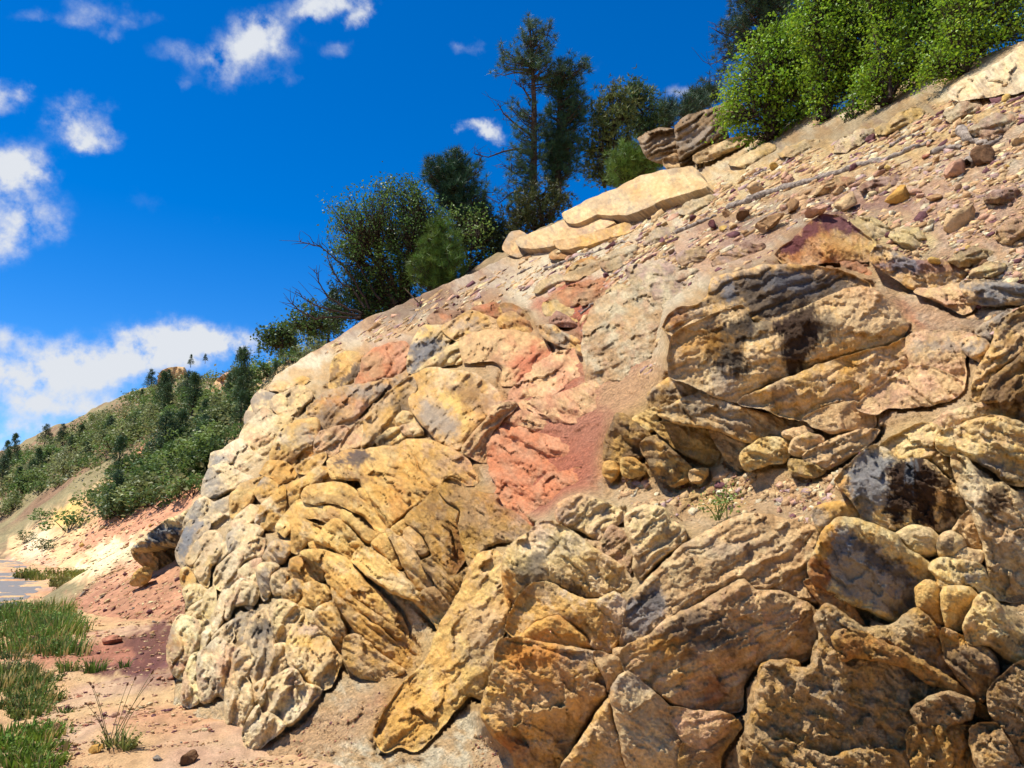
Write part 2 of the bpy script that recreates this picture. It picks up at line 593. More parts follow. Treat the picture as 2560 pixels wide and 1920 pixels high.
def grid_faces(keep):
    """quads of a kept lattice, index map, boundary edges"""
    idx = -np.ones(keep.shape, int)
    q = keep[:-1, :-1] & keep[1:, :-1] & keep[:-1, 1:] & keep[1:, 1:]
    used = np.zeros(keep.shape, bool)
    used[:-1, :-1] |= q; used[1:, :-1] |= q; used[:-1, 1:] |= q; used[1:, 1:] |= q
    idx[used] = np.arange(used.sum())
    a, b, c, e = idx[:-1, :-1][q], idx[1:, :-1][q], idx[1:, 1:][q], idx[:-1, 1:][q]
    quads = np.stack([a, b, c, e], -1)
    E = np.concatenate([quads[:, [0, 1]], quads[:, [1, 2]], quads[:, [2, 3]], quads[:, [3, 0]]])
    key = np.sort(E, 1)
    k = key[:, 0].astype(np.int64) * (used.sum() + 1) + key[:, 1]
    u, first, cnt = np.unique(k, return_index=True, return_counts=True)
    return quads, used, E[first[cnt == 1]]


def paint(colr, X, Y, tile, stains, seed, scale=1.0):
    """stains and mineral colours of the rock itself: (kind, points, colour, strength, softness px)"""
    for i, s in enumerate(stains):
        pts, cname, strength, soft = s[:4]
        mode = s[4] if len(s) > 4 else 'blot'
        c = PAL[cname]
        if len(pts) >= 3:
            Q = tp(tile, pts)
            d, _, _ = signed_dist(X, Y, Q)
        else:
            (x, y), (rx, ry) = pts
            x0, y0, k = TILES[tile]
            e = np.hypot((X - x0 - k * x) / (k * rx), (Y - y0 - k * y) / (k * ry))
            d = (1 - e) * k * min(rx, ry)
        if mode == 'streak':          # run-off: noise drawn out down the face
            n = fbm(X / 9, Y / 60, 4, seed + 50 + i) * 13 + fbm(X / 5, Y / 7, 3, seed + 90 + i) * 6 + 5
        else:
            n = fbm(X / 34, Y / 34, 4, seed + 50 + i, .6) * 16 + fbm(X / 8, Y / 8, 3, seed + 70 + i, .6) * 8 + 3
        w = sstep(-soft, soft, d + n) * strength
        if mode == 'speck':
            w = w * sstep(.0, .35, fbm(X / 7, Y / 7, 4, seed + 13 + i, .65))
        colr = colr * (1 - w[..., None]) + c * w[..., None]
    return colr


GRAIN, GRK = {}, {}
TINT = []
ROCKS = []          # every traced rock: (object, mesh data) kept for later use


def rock(parent, name, tile, pts, cols, H=.45, edge=None, flat=.36, lift=0.0, facets=7, fs=.55, strata=None, rough=1.0, knob=0.0, stains=(), cracks=(), seed=None,
         step=3.1, dil=3.5, jit=2.8, corner=.3, mat=None, top=0.0, side=0.0, plane_t=None, anchor=.5, bl=2, pock=0.0, skirt=None, skirt_col=None, patina=.24, cw=.36, far=False, veins=.6, chip=1.0, grain=-38, base=True, sink=0.0, label=None, cat=None, group=None):
    if seed is None:
        seed = len(ROCKS) * 13 + 5
    R = np.random.default_rng(seed)
    gs = sum(ord(ch) * (i_ + 3) for i_, ch in enumerate(parent.name)) % 700 if parent is not None else seed
    if parent is not None and parent.name in GRAIN:
        grain = GRAIN[parent.name]
    Q = smooth_poly(tp(tile, pts), 7.0 if not far else 3.0, jit, seed, corner, dil)
    X, Y, d, bx, by = lattice(Q, step)
    keep = d > -step * 1.15
    quads, used, border = grid_faces(keep)
    out = d < 0
    Xs, Ys = np.where(out, bx, X), np.where(out, by, Y)
    dd = np.maximum(d, 0)
    inr = max(dd.max(), 3.0)
    e = (inr * .8 if chip < .42 else min(inr * .62, 6 + .26 * inr)) if edge is None else min(edge, inr)
    Hpx = H * inr * (1 if chip < .42 else .9)
    u = np.clip(dd / e, 0, 1)
    h = Hpx * np.sqrt(np.maximum(1 - (1 - u) ** 2, 0))
    cen = Q.mean(0)
    span = Q.max(0) - Q.min(0)
    nx, ny = (X - cen[0]) / (span[0] * .5), (Y - cen[1]) / (span[1] * .5)
    # chisel with planes: a convex, faceted body
    if facets:
        for _ in range(facets):
            a = R.uniform(0, 2 * math.pi)
            g = fs * R.uniform(.35, 1.2)
            rr = R.uniform(.0, .65)
            cx_, cy_ = cen[0] + rr * math.cos(a) * span[0] * .5, cen[1] + rr * math.sin(a) * span[1] * .5
            wob = 5 * fbm(X / 60, Y / 60, 2, seed + int(a * 100))
            pl = Hpx * R.uniform(.8, 1.05) - g * ((X - cx_) * math.cos(a) + (Y - cy_) * math.sin(a)) + wob * .4
            k = 3.0
            h = np.minimum(h, pl) - k * np.exp(-np.abs(h - pl) / k) * .5
        h = np.maximum(h, -.25 * inr)
    h = h + Hpx * (-top * ny + side * nx)
    if sink:
        h = h - sink * (1 - sstep(0, min(inr * .7, 34), dd + 9 * fbm(X / 20, Y / 20, 3, seed + 15)))
    h = blur(h, keep, bl)
    wx = X + 11 * fbm(X / 80, Y / 80, 3, gs + 3); wy = Y + 11 * fbm(X / 80, Y / 80, 3, gs + 4)
    if strata:
        ang, per, amp = strata[:3]
        a = math.radians(ang)             # direction the layers run, in the picture, measured up from the right
        v = wx * math.sin(a) + wy * math.cos(a)
        L = v / per + .35 * fbm(X / 120, Y / 120, 2, gs + 8)
        li = np.floor(L); fr = L - li
        rv = _hash(li, li * 0 + 3, gs) / 4294967296.0
        rv2 = _hash(li + 1, li * 0 + 3, gs) / 4294967296.0
        body = 1 - np.abs(2 * fr - 1) ** 3
        amp = amp * 1.6
        h = h + amp * (body - .6) + amp * 1.2 * ((rv * (1 - sstep(.8, 1, fr)) + rv2 * sstep(.8, 1, fr)) - .5)
    sc = max(inr, 12)
    low = min(sc, 60)
    h = h + rough * (.10 * low * fbm(wx / (low * 1.3), wy / (low * 1.3), 2, seed + 20) + 1.8 * (ridged(wx / 30, wy / 30, 4, seed + 21, .55) - .6) + 1.3 * fbm(X / 7, Y / 7, 3, seed + 23, .6))
    ga = math.radians(strata[0] if strata else grain)
    gu, gv = wx * math.cos(ga) - wy * math.sin(ga), wx * math.sin(ga) + wy * math.cos(ga)
    cu, cv = gu + 7 * fbm(X / 22, Y / 22, 3, gs + 51), gv + 6 * fbm(X / 22, Y / 22, 3, gs + 52)
    h = h + chip * np.clip(inr / 40, .35, 1) * (18 * chips(cu / 88, cv / 40, gs + 53) + 5.5 * chips(cu / 40, cv / 13, gs + 54))
    gk = GRK.get(parent.name, 1.0) if parent is not None else .35
    h = h + chip * gk * (5.0 * (ridged(gu / 95, gv / 20, 4, gs + 25, .6) - .6) + 5.0 * fbm(gu / 150, gv / 34, 3, gs + 26) + (13 * (ridged(gu / 330, gv / 58, 2, gs + 27, .5) - .4) if parent is not None else 0))
    if knob:
        f1, f2, rv = cells(wx / 26, wy / 26, seed + 5)
        h = h + knob * (1 - np.minimum(f1 * 1.3, 1) ** 2) * (0.5 + rv) * 7 - knob * 3
    if pock:
        f1, f2, rv = cells(X / 13, Y / 13, seed + 6)
        h = h - pock * 3.5 * (rv > .55) * np.clip(1 - f1 * 2.0, 0, 1)
    if veins:                            # joints and cracks
        f1, f2, rv = cells((wx + 10 * fbm(X / 25, Y / 25, 3, gs + 31)) / 75, (wy + 10 * fbm(X / 25, Y / 25, 3, gs + 32)) / 60, gs + 9)
        g = sstep(.12, .45, fbm(X / 90, Y / 90, 2, gs + 33) + .25)
        h = h - veins * 5 * np.exp(-((f2 - f1) / .035) ** 2) * g + veins * 4 * (rv - .5) * g * sstep(0, .1, f2 - f1)
    for cpts, cw, cd in cracks:
        cp = tp(tile, cpts)
        ld = line_dist(X + 3.5 * fbm(X / 16, Y / 16, 3, seed + 41), Y + 3.5 * fbm(X / 16, Y / 16, 3, seed + 42), cp)
        h = h - cd * np.exp(-(ld / cw) ** 2)
    fade = np.clip(dd / 5, .25, 1) if not sink else 1.0
    # depth of the body
    ay = cen[1] + anchor * span[1] * .5
    if far:
        tb = t_far(Xs, Ys)
        tmed = np.nanmedian(tb)
        tb = np.where(np.isnan(tb), tmed * 1.05, tb)
        tb = np.minimum(tb, tmed * 1.25)
        ta = np.nanmedian(t_far(np.array([cen[0]]), np.array([ay])))
        if np.isnan(ta):
            ta = tmed
    else:
        tb = t_hill(Xs, Ys)
        ta = float(t_hill(np.array([cen[0]]), np.array([ay]))[0])
    if plane_t is not None:
        ta = plane_t
    t0 = tb ** (1 - flat) * ta ** flat
    lift = lift * 1.25 + (R.uniform(-6, 6) if base and chip >= .42 else 0)
    t = t0 - (h * fade + lift) * t0 / F
    P = at(Xs, Ys, t)
    # colour
    c1, c2 = PAL[cols[0]], PAL[cols[1]]
    c3 = PAL[cols[2]] if len(cols) > 2 else c2
    n1 = sstep(-.7, .7, fbm(X / 60, Y / 60, 5, 60, .65))
    n2 = sstep(.1, .7, fbm(X / 34 + 9, Y / 40, 5, 61, .65))
    C = c1 + (c2 - c1) * n1[..., None]
    C = C + (c3 - C) * (n2 * .6)[..., None]
    C = C * .78 + (PAL['cream'] * .4 + PAL['ochre'] * .6) * .22
    if strata:
        C = C * (1 + .22 * (rv_layer(L, gs) - .5))[..., None]
    C = C * (1 + .2 * fbm(X / 8, Y / 8, 3, 62, .7) + .16 * fbm(gu / 70, gv / 9, 3, 63, .6))[..., None]
    if patina:                           # grey weathering crust, in blotches that run on across the joints
        pt = sstep(.12, .62, fbm(X / 85, Y / 70, 5, 811, .66)) * patina * (.6 + .4 * np.clip(fbm(X / 11, Y / 11, 3, 812, .7) + .6, 0, 1))
        pc = PAL['gray'] * .62 + (PAL['dark'] - PAL['gray'] * .62) * sstep(-.2, .6, fbm(X / 50, Y / 50, 3, 813))[..., None]
        C = C * (1 - pt[..., None]) + pc * pt[..., None]
    cm = C[used].mean(0)
    C = paint(C, X, Y, tile, stains, seed)
    V = P[used]; Cv = np.clip(C[used], .005, .9)
    # the sides go back into the hill
    bv = np.unique(border)
    remap = -np.ones(len(V), int); remap[bv] = np.arange(len(bv))
    flatX, flatY, flatT = Xs[used][bv], Ys[used][bv], t[used][bv]
    if skirt is None:
        deep = np.maximum(tb[used][bv] + .25 - flatT, .25)
        inx, iny = (cen[0] - flatX) * .02, (cen[1] - flatY) * .02
        r1 = at(flatX + inx, flatY + iny, flatT + deep * .35)
        r2 = at(flatX + inx * 2, flatY + iny * 2, flatT + deep)
    else:
        s = np.array(skirt)
        nn = (.12 * fbm(flatX / 12, flatY / 12, 3, seed + 77))[:, None]
        r1 = V[bv] + s * (.5 + nn * .5); r2 = V[bv] + s * (1 + nn)
    n0, nb = len(V), len(bv)
    allV = np.concatenate([V, r1, r2]); allC = np.concatenate([Cv, Cv[bv], Cv[bv] * .98])
    if skirt_col:  # darker colour on the side walls, painted in as shade
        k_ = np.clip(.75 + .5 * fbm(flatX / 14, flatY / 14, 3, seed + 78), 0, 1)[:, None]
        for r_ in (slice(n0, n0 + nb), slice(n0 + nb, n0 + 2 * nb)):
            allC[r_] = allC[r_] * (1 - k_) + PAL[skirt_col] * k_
    a, b = border[:, 0], border[:, 1]
    q1 = np.stack([b, a, n0 + remap[a], n0 + remap[b]], -1)
    q2 = np.stack([n0 + remap[b], n0 + remap[a], n0 + nb + remap[a], n0 + nb + remap[b]], -1)
    quads = np.concatenate([quads, q1, q2])
    if parent is not None:
        org = np.array(parent.location)
    else:
        iy = np.argmax(V[:, 2] * -1)
        org = V[iy].copy()
    me = make_mesh(name, allV - org, quads=quads, colors=allC, mats=[mat or M_ROCK])
    if not far and plane_t is None:
        fx_, fy_ = X[used], Y[used]
        TINT.append((me, np.concatenate([fx_, fx_[bv], fx_[bv]]), np.concatenate([fy_, fy_[bv], fy_[bv]]), allC, cm, cw if parent is not None else cw * .5, len(V)))
    if parent is None:
        o = link(name, me, None, org)
    else:
        o = link(name, me, parent)
    if label:
        o['label'] = label
    if cat:
        o['category'] = cat
    if group:
        o['group'] = group
    ROCKS.append((X[used], Y[used], t[used], C[used]))
    if far or plane_t is not None or not base:
        ROCKS[-1] = None
    return o


def rv_layer(L, seed):
    return _hash(np.floor(L), np.floor(L) * 0 + 7, seed + 1) / 4294967296.0


def outcrop(name, tile, px, py, label, cat='rock outcrop', far=False, grain=-38, gk=1.0):
    p = tp(tile, [(px, py)])[0]
    t = t_hill(p[0], p[1]) if not far else float(np.nan_to_num(t_far(np.array([p[0]]), np.array([p[1]])), nan=90.0)[0])
    e = empty(name, tuple(at(p[0], p[1], t)), label, cat)
    GRAIN[e.name] = grain
    GRK[e.name] = gk
    return e


def bleed_colours():
    """mineral colour bleeds across the joints: each body leans toward the mean colour of its neighbourhood"""
    g = 8.0
    nx, ny = 290, 240
    A = np.zeros((ny, nx, 3)); Wt = np.zeros((ny, nx))
    def ij(x, y):
        return np.clip((y / g).astype(int), 0, ny - 1), np.clip(((x - 350) / g).astype(int), 0, nx - 1)
    for me, x, y, c, cm, w, n in TINT:
        i, j = ij(x[:n], y[:n])
        A[i, j] = cm; Wt[i, j] = 1
    def box(M, n):
        for ax in (0, 1):
            c = np.cumsum(np.pad(M, [(n + 1, n) if k == ax else (0, 0) for k in range(M.ndim)], mode='edge'), axis=ax)
            m_ = M.shape[ax]
            M = (np.take(c, np.arange(2 * n + 1, 2 * n + 1 + m_), ax) - np.take(c, np.arange(0, m_), ax)) / (2 * n + 1)
        return M
    Wb = box(box(Wt, 6), 5)
    Fd = box(box(A * Wt[..., None], 6), 5) / np.maximum(Wb, 1e-3)[..., None]
    for me, x, y, c, cm, w, n in TINT:
        i, j = ij(x, y)
        wob = .5 + .5 * np.clip(1 + fbm(x / 30, y / 30, 3, 888), .2, 1.6)
        ratio = Fd[i, j] / cm
        k = np.clip(w * wob, 0, 1)[:, None]
        cc = np.ones((len(c), 4), np.float32)
        cc[:, :3] = np.clip(c * (1 + k * (np.clip(ratio, .5, 2.0) - 1)), .004, .85)
        me.attributes['Col'].data.foreach_set('color', cc.ravel())

# ------------------------------------------------------------------ the setting: ground, road, near slope, far hillside
def sheet_hill():
    sky = [(690, 940), (740, 905), (800, 868), (850, 840), (905, 800), (960, 780), (1060, 735), (1150, 695), (1215, 668), (1291, 628), (1407, 565), (1537, 503), (1657, 452),
           (1720, 420), (1790, 380), (1850, 352), (1904, 335), (2034, 282), (2142, 262), (2251, 205), (2403, 158), (2560, 100), (2800, 5), (3200, -160), (3500, -300)]
    left = [(3500, 2120), (430, 2120), (432, 1800), (440, 1700), (462, 1560), (466, 1400), (500, 1330), (520, 1250), (545, 1180), (590, 1110), (620, 1060), (650, 1000)]
    Q = smooth_poly(np.array(sky + left, float), 12, 3, 3, .3)
    step = 4.6
    X, Y, d, bx, by = lattice(Q, step)
    keep = d > -step * 1.15
    quads, used, border = grid_faces(keep)
    out = d < 0
    Xs, Ys = np.where(out, bx, X), np.where(out, by, Y)
    wx = X + 14 * fbm(X / 90, Y / 90, 3, 301); wy = Y + 14 * fbm(X / 90, Y / 90, 3, 302)
    # scree above, compact dirt and bedrock below
    scree = sstep(60, -60, Y - np.interp(X, [700, 1100, 1300, 1500, 1700, 1900, 2150, 2560], [900, 820, 770, 900, 760, 700, 760, 850]))
    h = 7 * fbm(wx / 120, wy / 90, 3, 303) + 3.2 * (ridged(wx / 40, wy / 34, 4, 304, .55) - .6) + 1.4 * fbm(X / 9, Y / 8, 3, 305, .6)
    f1, f2, rv = cells((X * .86 + Y * .5) / 17 + .3 * fbm(X / 20, Y / 20, 2, 31), (-X * .5 + Y * .86) / 9 + .3 * fbm(X / 20, Y / 20, 2, 32), 306)
    h = h + scree * (4.0 * (1 - np.minimum(f1 * 1.2, 1) ** 2) * (rv > .35) * rv)
    f1, f2, rb = cells(wx / 110, wy / 80, 307)
    h = h + (1 - scree) * (10 * (rb - .5) * sstep(0, .25, f2 - f1) - 3 * np.exp(-((f2 - f1) / .05) ** 2))
    h = h + (1 - scree) * (9 * chips(wx / 85, wy / 62, 351) + 5 * chips(wx / 34, wy / 25, 352) + 6 * (ridged(wx / 70, wy / 46, 4, 353, .6) - .6))
    tb = t_hill(Xs, Ys)
    # the slope follows the bodies that grow out of it: their mean depth and colour, smoothed
    G = tb.copy(); GC = np.zeros(X.shape + (3,)); hasr = np.zeros(X.shape)
    for rec in ROCKS:
        if rec is None:
            continue
        rx, ry, rt, rc = rec
        ii = np.clip(np.round((ry - Y[0, 0]) / step).astype(int), 0, X.shape[0] - 1); jj = np.clip(np.round((rx - X[0, 0]) / step).astype(int), 0, X.shape[1] - 1)
        np.minimum.at(G, (ii, jj), rt)
        GC[ii, jj] = rc; hasr[ii, jj] = 1
    def box(Am, n):
        for ax in (0, 1):
            c = np.cumsum(np.pad(Am, [(n + 1, n) if k == ax else (0, 0) for k in range(Am.ndim)], mode='edge'), axis=ax)
            m_ = Am.shape[ax]
            Am = (np.take(c, np.arange(2 * n + 1, 2 * n + 1 + m_), ax) - np.take(c, np.arange(0, m_), ax)) / (2 * n + 1)
        return Am
    Gs = np.exp(box(box(np.log(G), 6), 5))
    w = box(box(hasr, 7), 6); CB = box(box(GC * hasr[..., None], 7), 6) / np.maximum(w, 1e-4)[..., None]
    tb = np.minimum(tb, Gs * (1 + 30 / F))
    Gd = np.where(hasr > 0, G, 0)
    for ax in (0, 1):
        Gd = np.maximum(Gd, np.maximum(np.roll(Gd, 1, ax), np.roll(Gd, -1, ax)))
    tb = np.maximum(tb, Gd * (1 + 34 / F))
    t = tb - h * tb / F + .05
    P = at(Xs, Ys, t)
    n1 = sstep(-.5, .5, fbm(wx / 60, wy / 40, 4, 310, .6))
    C = PAL['tan'] + (PAL['white'] - PAL['tan']) * n1[..., None]
    regions = [
        ([(760, 880), (900, 790), (1100, 700), (1250, 640), (1330, 700), (1250, 760), (1100, 780), (900, 850)], 'purple', .45, 30),
        ([(1250, 700), (1350, 640), (1500, 600), (1720, 640), (1700, 850), (1640, 930), (1500, 900), (1350, 860), (1330, 780)], 'white', .8, 40),
        ([(1330, 760), (1420, 690), (1520, 700), (1530, 740), (1450, 790), (1400, 820)], 'coral', .75, 26),
        ([(1480, 830), (1560, 850), (1620, 860), (1600, 920), (1540, 900)], 'coral', .75, 30),
        ([(1200, 990), (1300, 950), (1480, 920), (1650, 930), (1620, 1050), (1530, 1150), (1490, 1260), (1400, 1340), (1290, 1300), (1240, 1180), (1180, 1100)], 'rose', 1.0, 60),
        ([(1390, 700), (1470, 720), (1520, 830), (1460, 930), (1380, 1010), (1330, 960), (1420, 860), (1400, 780)], 'coral', .8, 40),
        ([(1240, 1130), (1330, 1080), (1480, 1120), (1470, 1230), (1390, 1300), (1270, 1220)], 'coral', .5, 60),
        ([(1480, 960), (1640, 900), (1700, 990), (1560, 1060), (1500, 1010)], 'sand', .8, 40),
        ([(1560, 1060), (1900, 1000), (2100, 1040), (2350, 1000), (2350, 1130), (2100, 1150), (2050, 1300), (1700, 1320), (1530, 1260), (1530, 1130)], 'sand', .75, 40),
        ([(1690, 1230), (1800, 1200), (1850, 1260), (1760, 1290)], 'yellow', .5, 30),
        ([(1940, 660), (2060, 640), (2130, 700), (2260, 760), (2330, 830), (2230, 800), (2120, 740), (2010, 690)], 'coral', .9, 14),
        ([(2150, 700), (2350, 760), (2560, 760), (2560, 900), (2400, 900), (2300, 820)], 'pink', .6, 30),
        ([(2010, 470), (2200, 440), (2560, 420), (2560, 640), (2300, 640), (2100, 560)], 'pink', .7, 60),
        ([(2120, 550), (2250, 540), (2340, 600), (2300, 660), (2150, 620)], 'pale', .8, 30),
        ([(2250, 440), (2400, 330), (2560, 240), (2560, 380), (2450, 400)], 'pink', .55, 40),
        ([(1700, 480), (1900, 400), (2200, 280), (2500, 200), (2560, 280), (2300, 400), (2000, 470), (1800, 560)], 'yellow', .45, 60),
        ([(1600, 620), (1750, 560), (1950, 580), (1900, 660), (1720, 690)], 'pink', .7, 40),
        ([(1750, 560), (1900, 500), (2100, 470), (2300, 500), (2250, 540), (2000, 560), (1850, 620)], 'purple', .5, 40),
        ([(900, 1740), (1000, 1690), (1100, 1660), (1000, 1800), (860, 1860), (560, 1960), (600, 1860)], 'sand', .9, 30),
        ([(930, 1760), (1010, 1700), (1060, 1700), (990, 1790)], 'rose', .5, 30),
        ([(1190, 1960), (1230, 1800), (1300, 1960)], 'sand', .8, 20),
        ([(930, 800), (1000, 750), (1100, 700), (1130, 740), (1020, 800)], 'soil', .7, 20),
        ([(2350, 290), (2100, 360), (1900, 390), (1900, 345), (2150, 285), (2330, 220)], 'soil', .5, 24),
    ]
    C = C * (1 + .2 * fbm(X / 9, Y / 8, 3, 311, .65))[..., None]
    C = paint(C, X, Y, 'X', regions, 320)
    wb = (sstep(.12, .75, w) * .8)[..., None]
    C = C * (1 - wb) + CB * wb * (1 + .2 * fbm(X / 9, Y / 8, 3, 312, .65))[..., None]
    spk = ((scree * (rv > .9))[..., None]) * .25
    C = C * (1 - spk) + PAL['purple'] * spk
    V = P[used]; Cv = np.clip(C[used], .005, .9)
    bv = np.unique(border)
    remap = -np.ones(len(V), int); remap[bv] = np.arange(len(bv))
    back = (NH * .75 + STRIKE * .66) * 1.0
    r1 = V[bv] + back * 1.2; r2 = V[bv] + back * 12.0
    n0, nb = len(V), len(bv)
    a, b = border[:, 0], border[:, 1]
    q1 = np.stack([b, a, n0 + remap[a], n0 + remap[b]], -1)
    q2 = np.stack([n0 + remap[b], n0 + remap[a], n0 + nb + remap[a], n0 + nb + remap[b]], -1)
    me = make_mesh('hillside', np.concatenate([V, r1, r2]), quads=np.concatenate([quads, q1, q2]), colors=np.concatenate([Cv, Cv[bv], Cv[bv]]), mats=[M_SCREE])
    o = link('hillside', me)
    o['kind'] = 'structure'
    # what a stone dropped there would rest on
    TOP = np.minimum(t, np.where(hasr > 0, G, 1e9))
    return (X[0, 0], Y[0, 0], step, t, TOP)


def sheet_ground():
    """one sheet to the horizon: dirt verge at the foot of the bank, finer near the viewer"""
    az = np.radians(np.concatenate([np.linspace(-180, -50, 40)[:-1], np.linspace(-50, 5, 300), np.linspace(5, 180, 50)[1:]]))
    rr = np.concatenate([[.3, .8, 1.5, 2.2], np.geomspace(3, 60, 210), np.geomspace(62, 1500, 40)])
    A, Rr = np.meshgrid(az, rr)
    x, y = Rr * np.sin(A), Rr * np.cos(A)
    z = z_ground(x, y)
    n = fbm(x * 1.1, y * 1.1, 4, 401, .6)
    C = PAL['sand'] + (PAL['tan'] - PAL['sand']) * sstep(-.4, .5, n)[..., None]
    C = C + (PAL['rose'] - C) * (.5 * sstep(.0, .6, fbm(x * .5 + 4, y * .5, 3, 402)))[..., None]
    C = C + (PAL['lilac'] - C) * (.35 * sstep(.1, .6, fbm(x * .9 + 4, y * .4, 3, 404)))[..., None]
    px, py = project(np.stack([x, y, z], -1))
    vis = (y > 1)
    px = np.where(vis, px, -9999); py = np.where(vis, py, 9999)
    reg = [([(190, 1640), (330, 1590), (460, 1540), (480, 1490), (470, 1640), (350, 1690), (250, 1690)], 'maroon', .9, 10),
           ([(80, 1640), (240, 1600), (330, 1620), (330, 1650), (90, 1670)], 'rose', .7, 10),
           ([(300, 1700), (440, 1640), (440, 1700), (360, 1720)], 'purple', .5, 14),
           ([(160, 1510), (270, 1490), (330, 1440), (340, 1460), (280, 1510), (170, 1525)], 'white', .8, 8)]
    near = Rr < 60
    C = np.where(near[..., None], paint(C, np.where(near, px, 0), np.where(near, py, 0), 'X', reg, 410), C)
    C = C * (1 + .2 * fbm(x * 7, y * 7, 3, 403, .65))[..., None]
    nr, nc = A.shape
    idx = np.arange(nr * nc).reshape(nr, nc)
    q = np.stack([idx[:-1, :-1], idx[:-1, 1:], idx[1:, 1:], idx[1:, :-1]], -1).reshape(-1, 4)
    me = make_mesh('ground', np.stack([x, y, z], -1).reshape(-1, 3), quads=q, colors=np.clip(C, .005, .9).reshape(-1, 3), mats=[M_DIRT])
    o = link('ground', me)
    o['kind'] = 'structure'
    return o


def z_ground(x, y):
    b = x * NH[0] + y * NH[1]
    r = np.hypot(x, y)
    fade = 1 - sstep(40, 200, r)
    z = .04 * np.maximum(b - 1.0, 0) * (1 - sstep(3, 7, b)) * fade
    z = z + (.05 * fbm(x * .8, y * .8, 3, 421) + .02 * fbm(x * 4, y * 4, 3, 422)) * fade - .06
    return z


def sheet_far():
    px = np.linspace(-420, 1500, 330)
    tt = np.geomspace(6, 420, 380)
    dx = (px - CX) / F
    DX, T = np.meshgrid(dx, tt)
    x, y = DX * T, T
    z = z_far(x, y)
    PX, PY = project(np.stack([x, y, z], -1))
    C = PAL['soil'] * 1.25 + (PAL['olive'] * 1.2 - PAL['soil'] * 1.25) * sstep(-.4, .4, fbm(x * .12, y * .12, 4, 431))[..., None]
    reg = [([(20, 1360), (150, 1270), (330, 1180), (420, 1090), (500, 1130), (470, 1200), (380, 1270), (500, 1200), (520, 1250), (430, 1420), (250, 1450), (100, 1450), (30, 1420)], 'tan', .95, 14),
           ([(150, 1270), (330, 1180), (420, 1100), (480, 1130), (380, 1190), (260, 1290), (160, 1330)], 'brown', .6, 16),
           ([(250, 1300), (400, 1230), (500, 1190), (480, 1280), (330, 1350), (180, 1380)], 'rose', .8, 16),
           ([(130, 1290), (210, 1250), (190, 1300), (140, 1310)], 'yellow', .8, 8),
           ([(20, 1400), (120, 1390), (160, 1440), (50, 1450)], 'pink', .8, 10),
           ([(60, 1340), (120, 1330), (110, 1380), (40, 1390)], 'white', .6, 10),
           ([(170, 1440), (260, 1360), (330, 1350), (330, 1400), (230, 1440)], 'lime', .85, 8),
           ([(150, 1520), (300, 1400), (460, 1360), (480, 1560), (300, 1560)], 'rose', .65, 20),
           ([(540, 1020), (620, 960), (700, 900), (740, 900), (640, 1000), (560, 1080)], 'tan', .6, 16),
           ([(350, 1130), (430, 1080), (430, 1110), (380, 1150)], 'rose', .85, 10)]
    on = (PY < 1600)
    C = paint(C, PX, PY, 'X', reg, 440)
    C = C * (1 + .2 * fbm(x * 1.2, y * 1.2, 4, 433, .65))[..., None]
    nr, nc = x.shape
    idx = np.arange(nr * nc).reshape(nr, nc)
    q = np.stack([idx[:-1, :-1], idx[:-1, 1:], idx[1:, 1:], idx[1:, :-1]], -1).reshape(-1, 4)
    me = make_mesh('far_hillside', np.stack([x, y, z], -1).reshape(-1, 3), quads=q, colors=np.clip(C, .005, .9).reshape(-1, 3), mats=[M_LAND])
    o = link('hill', me)
    o['kind'] = 'structure'
    return o


ground = sheet_ground()
far_hill = sheet_far()


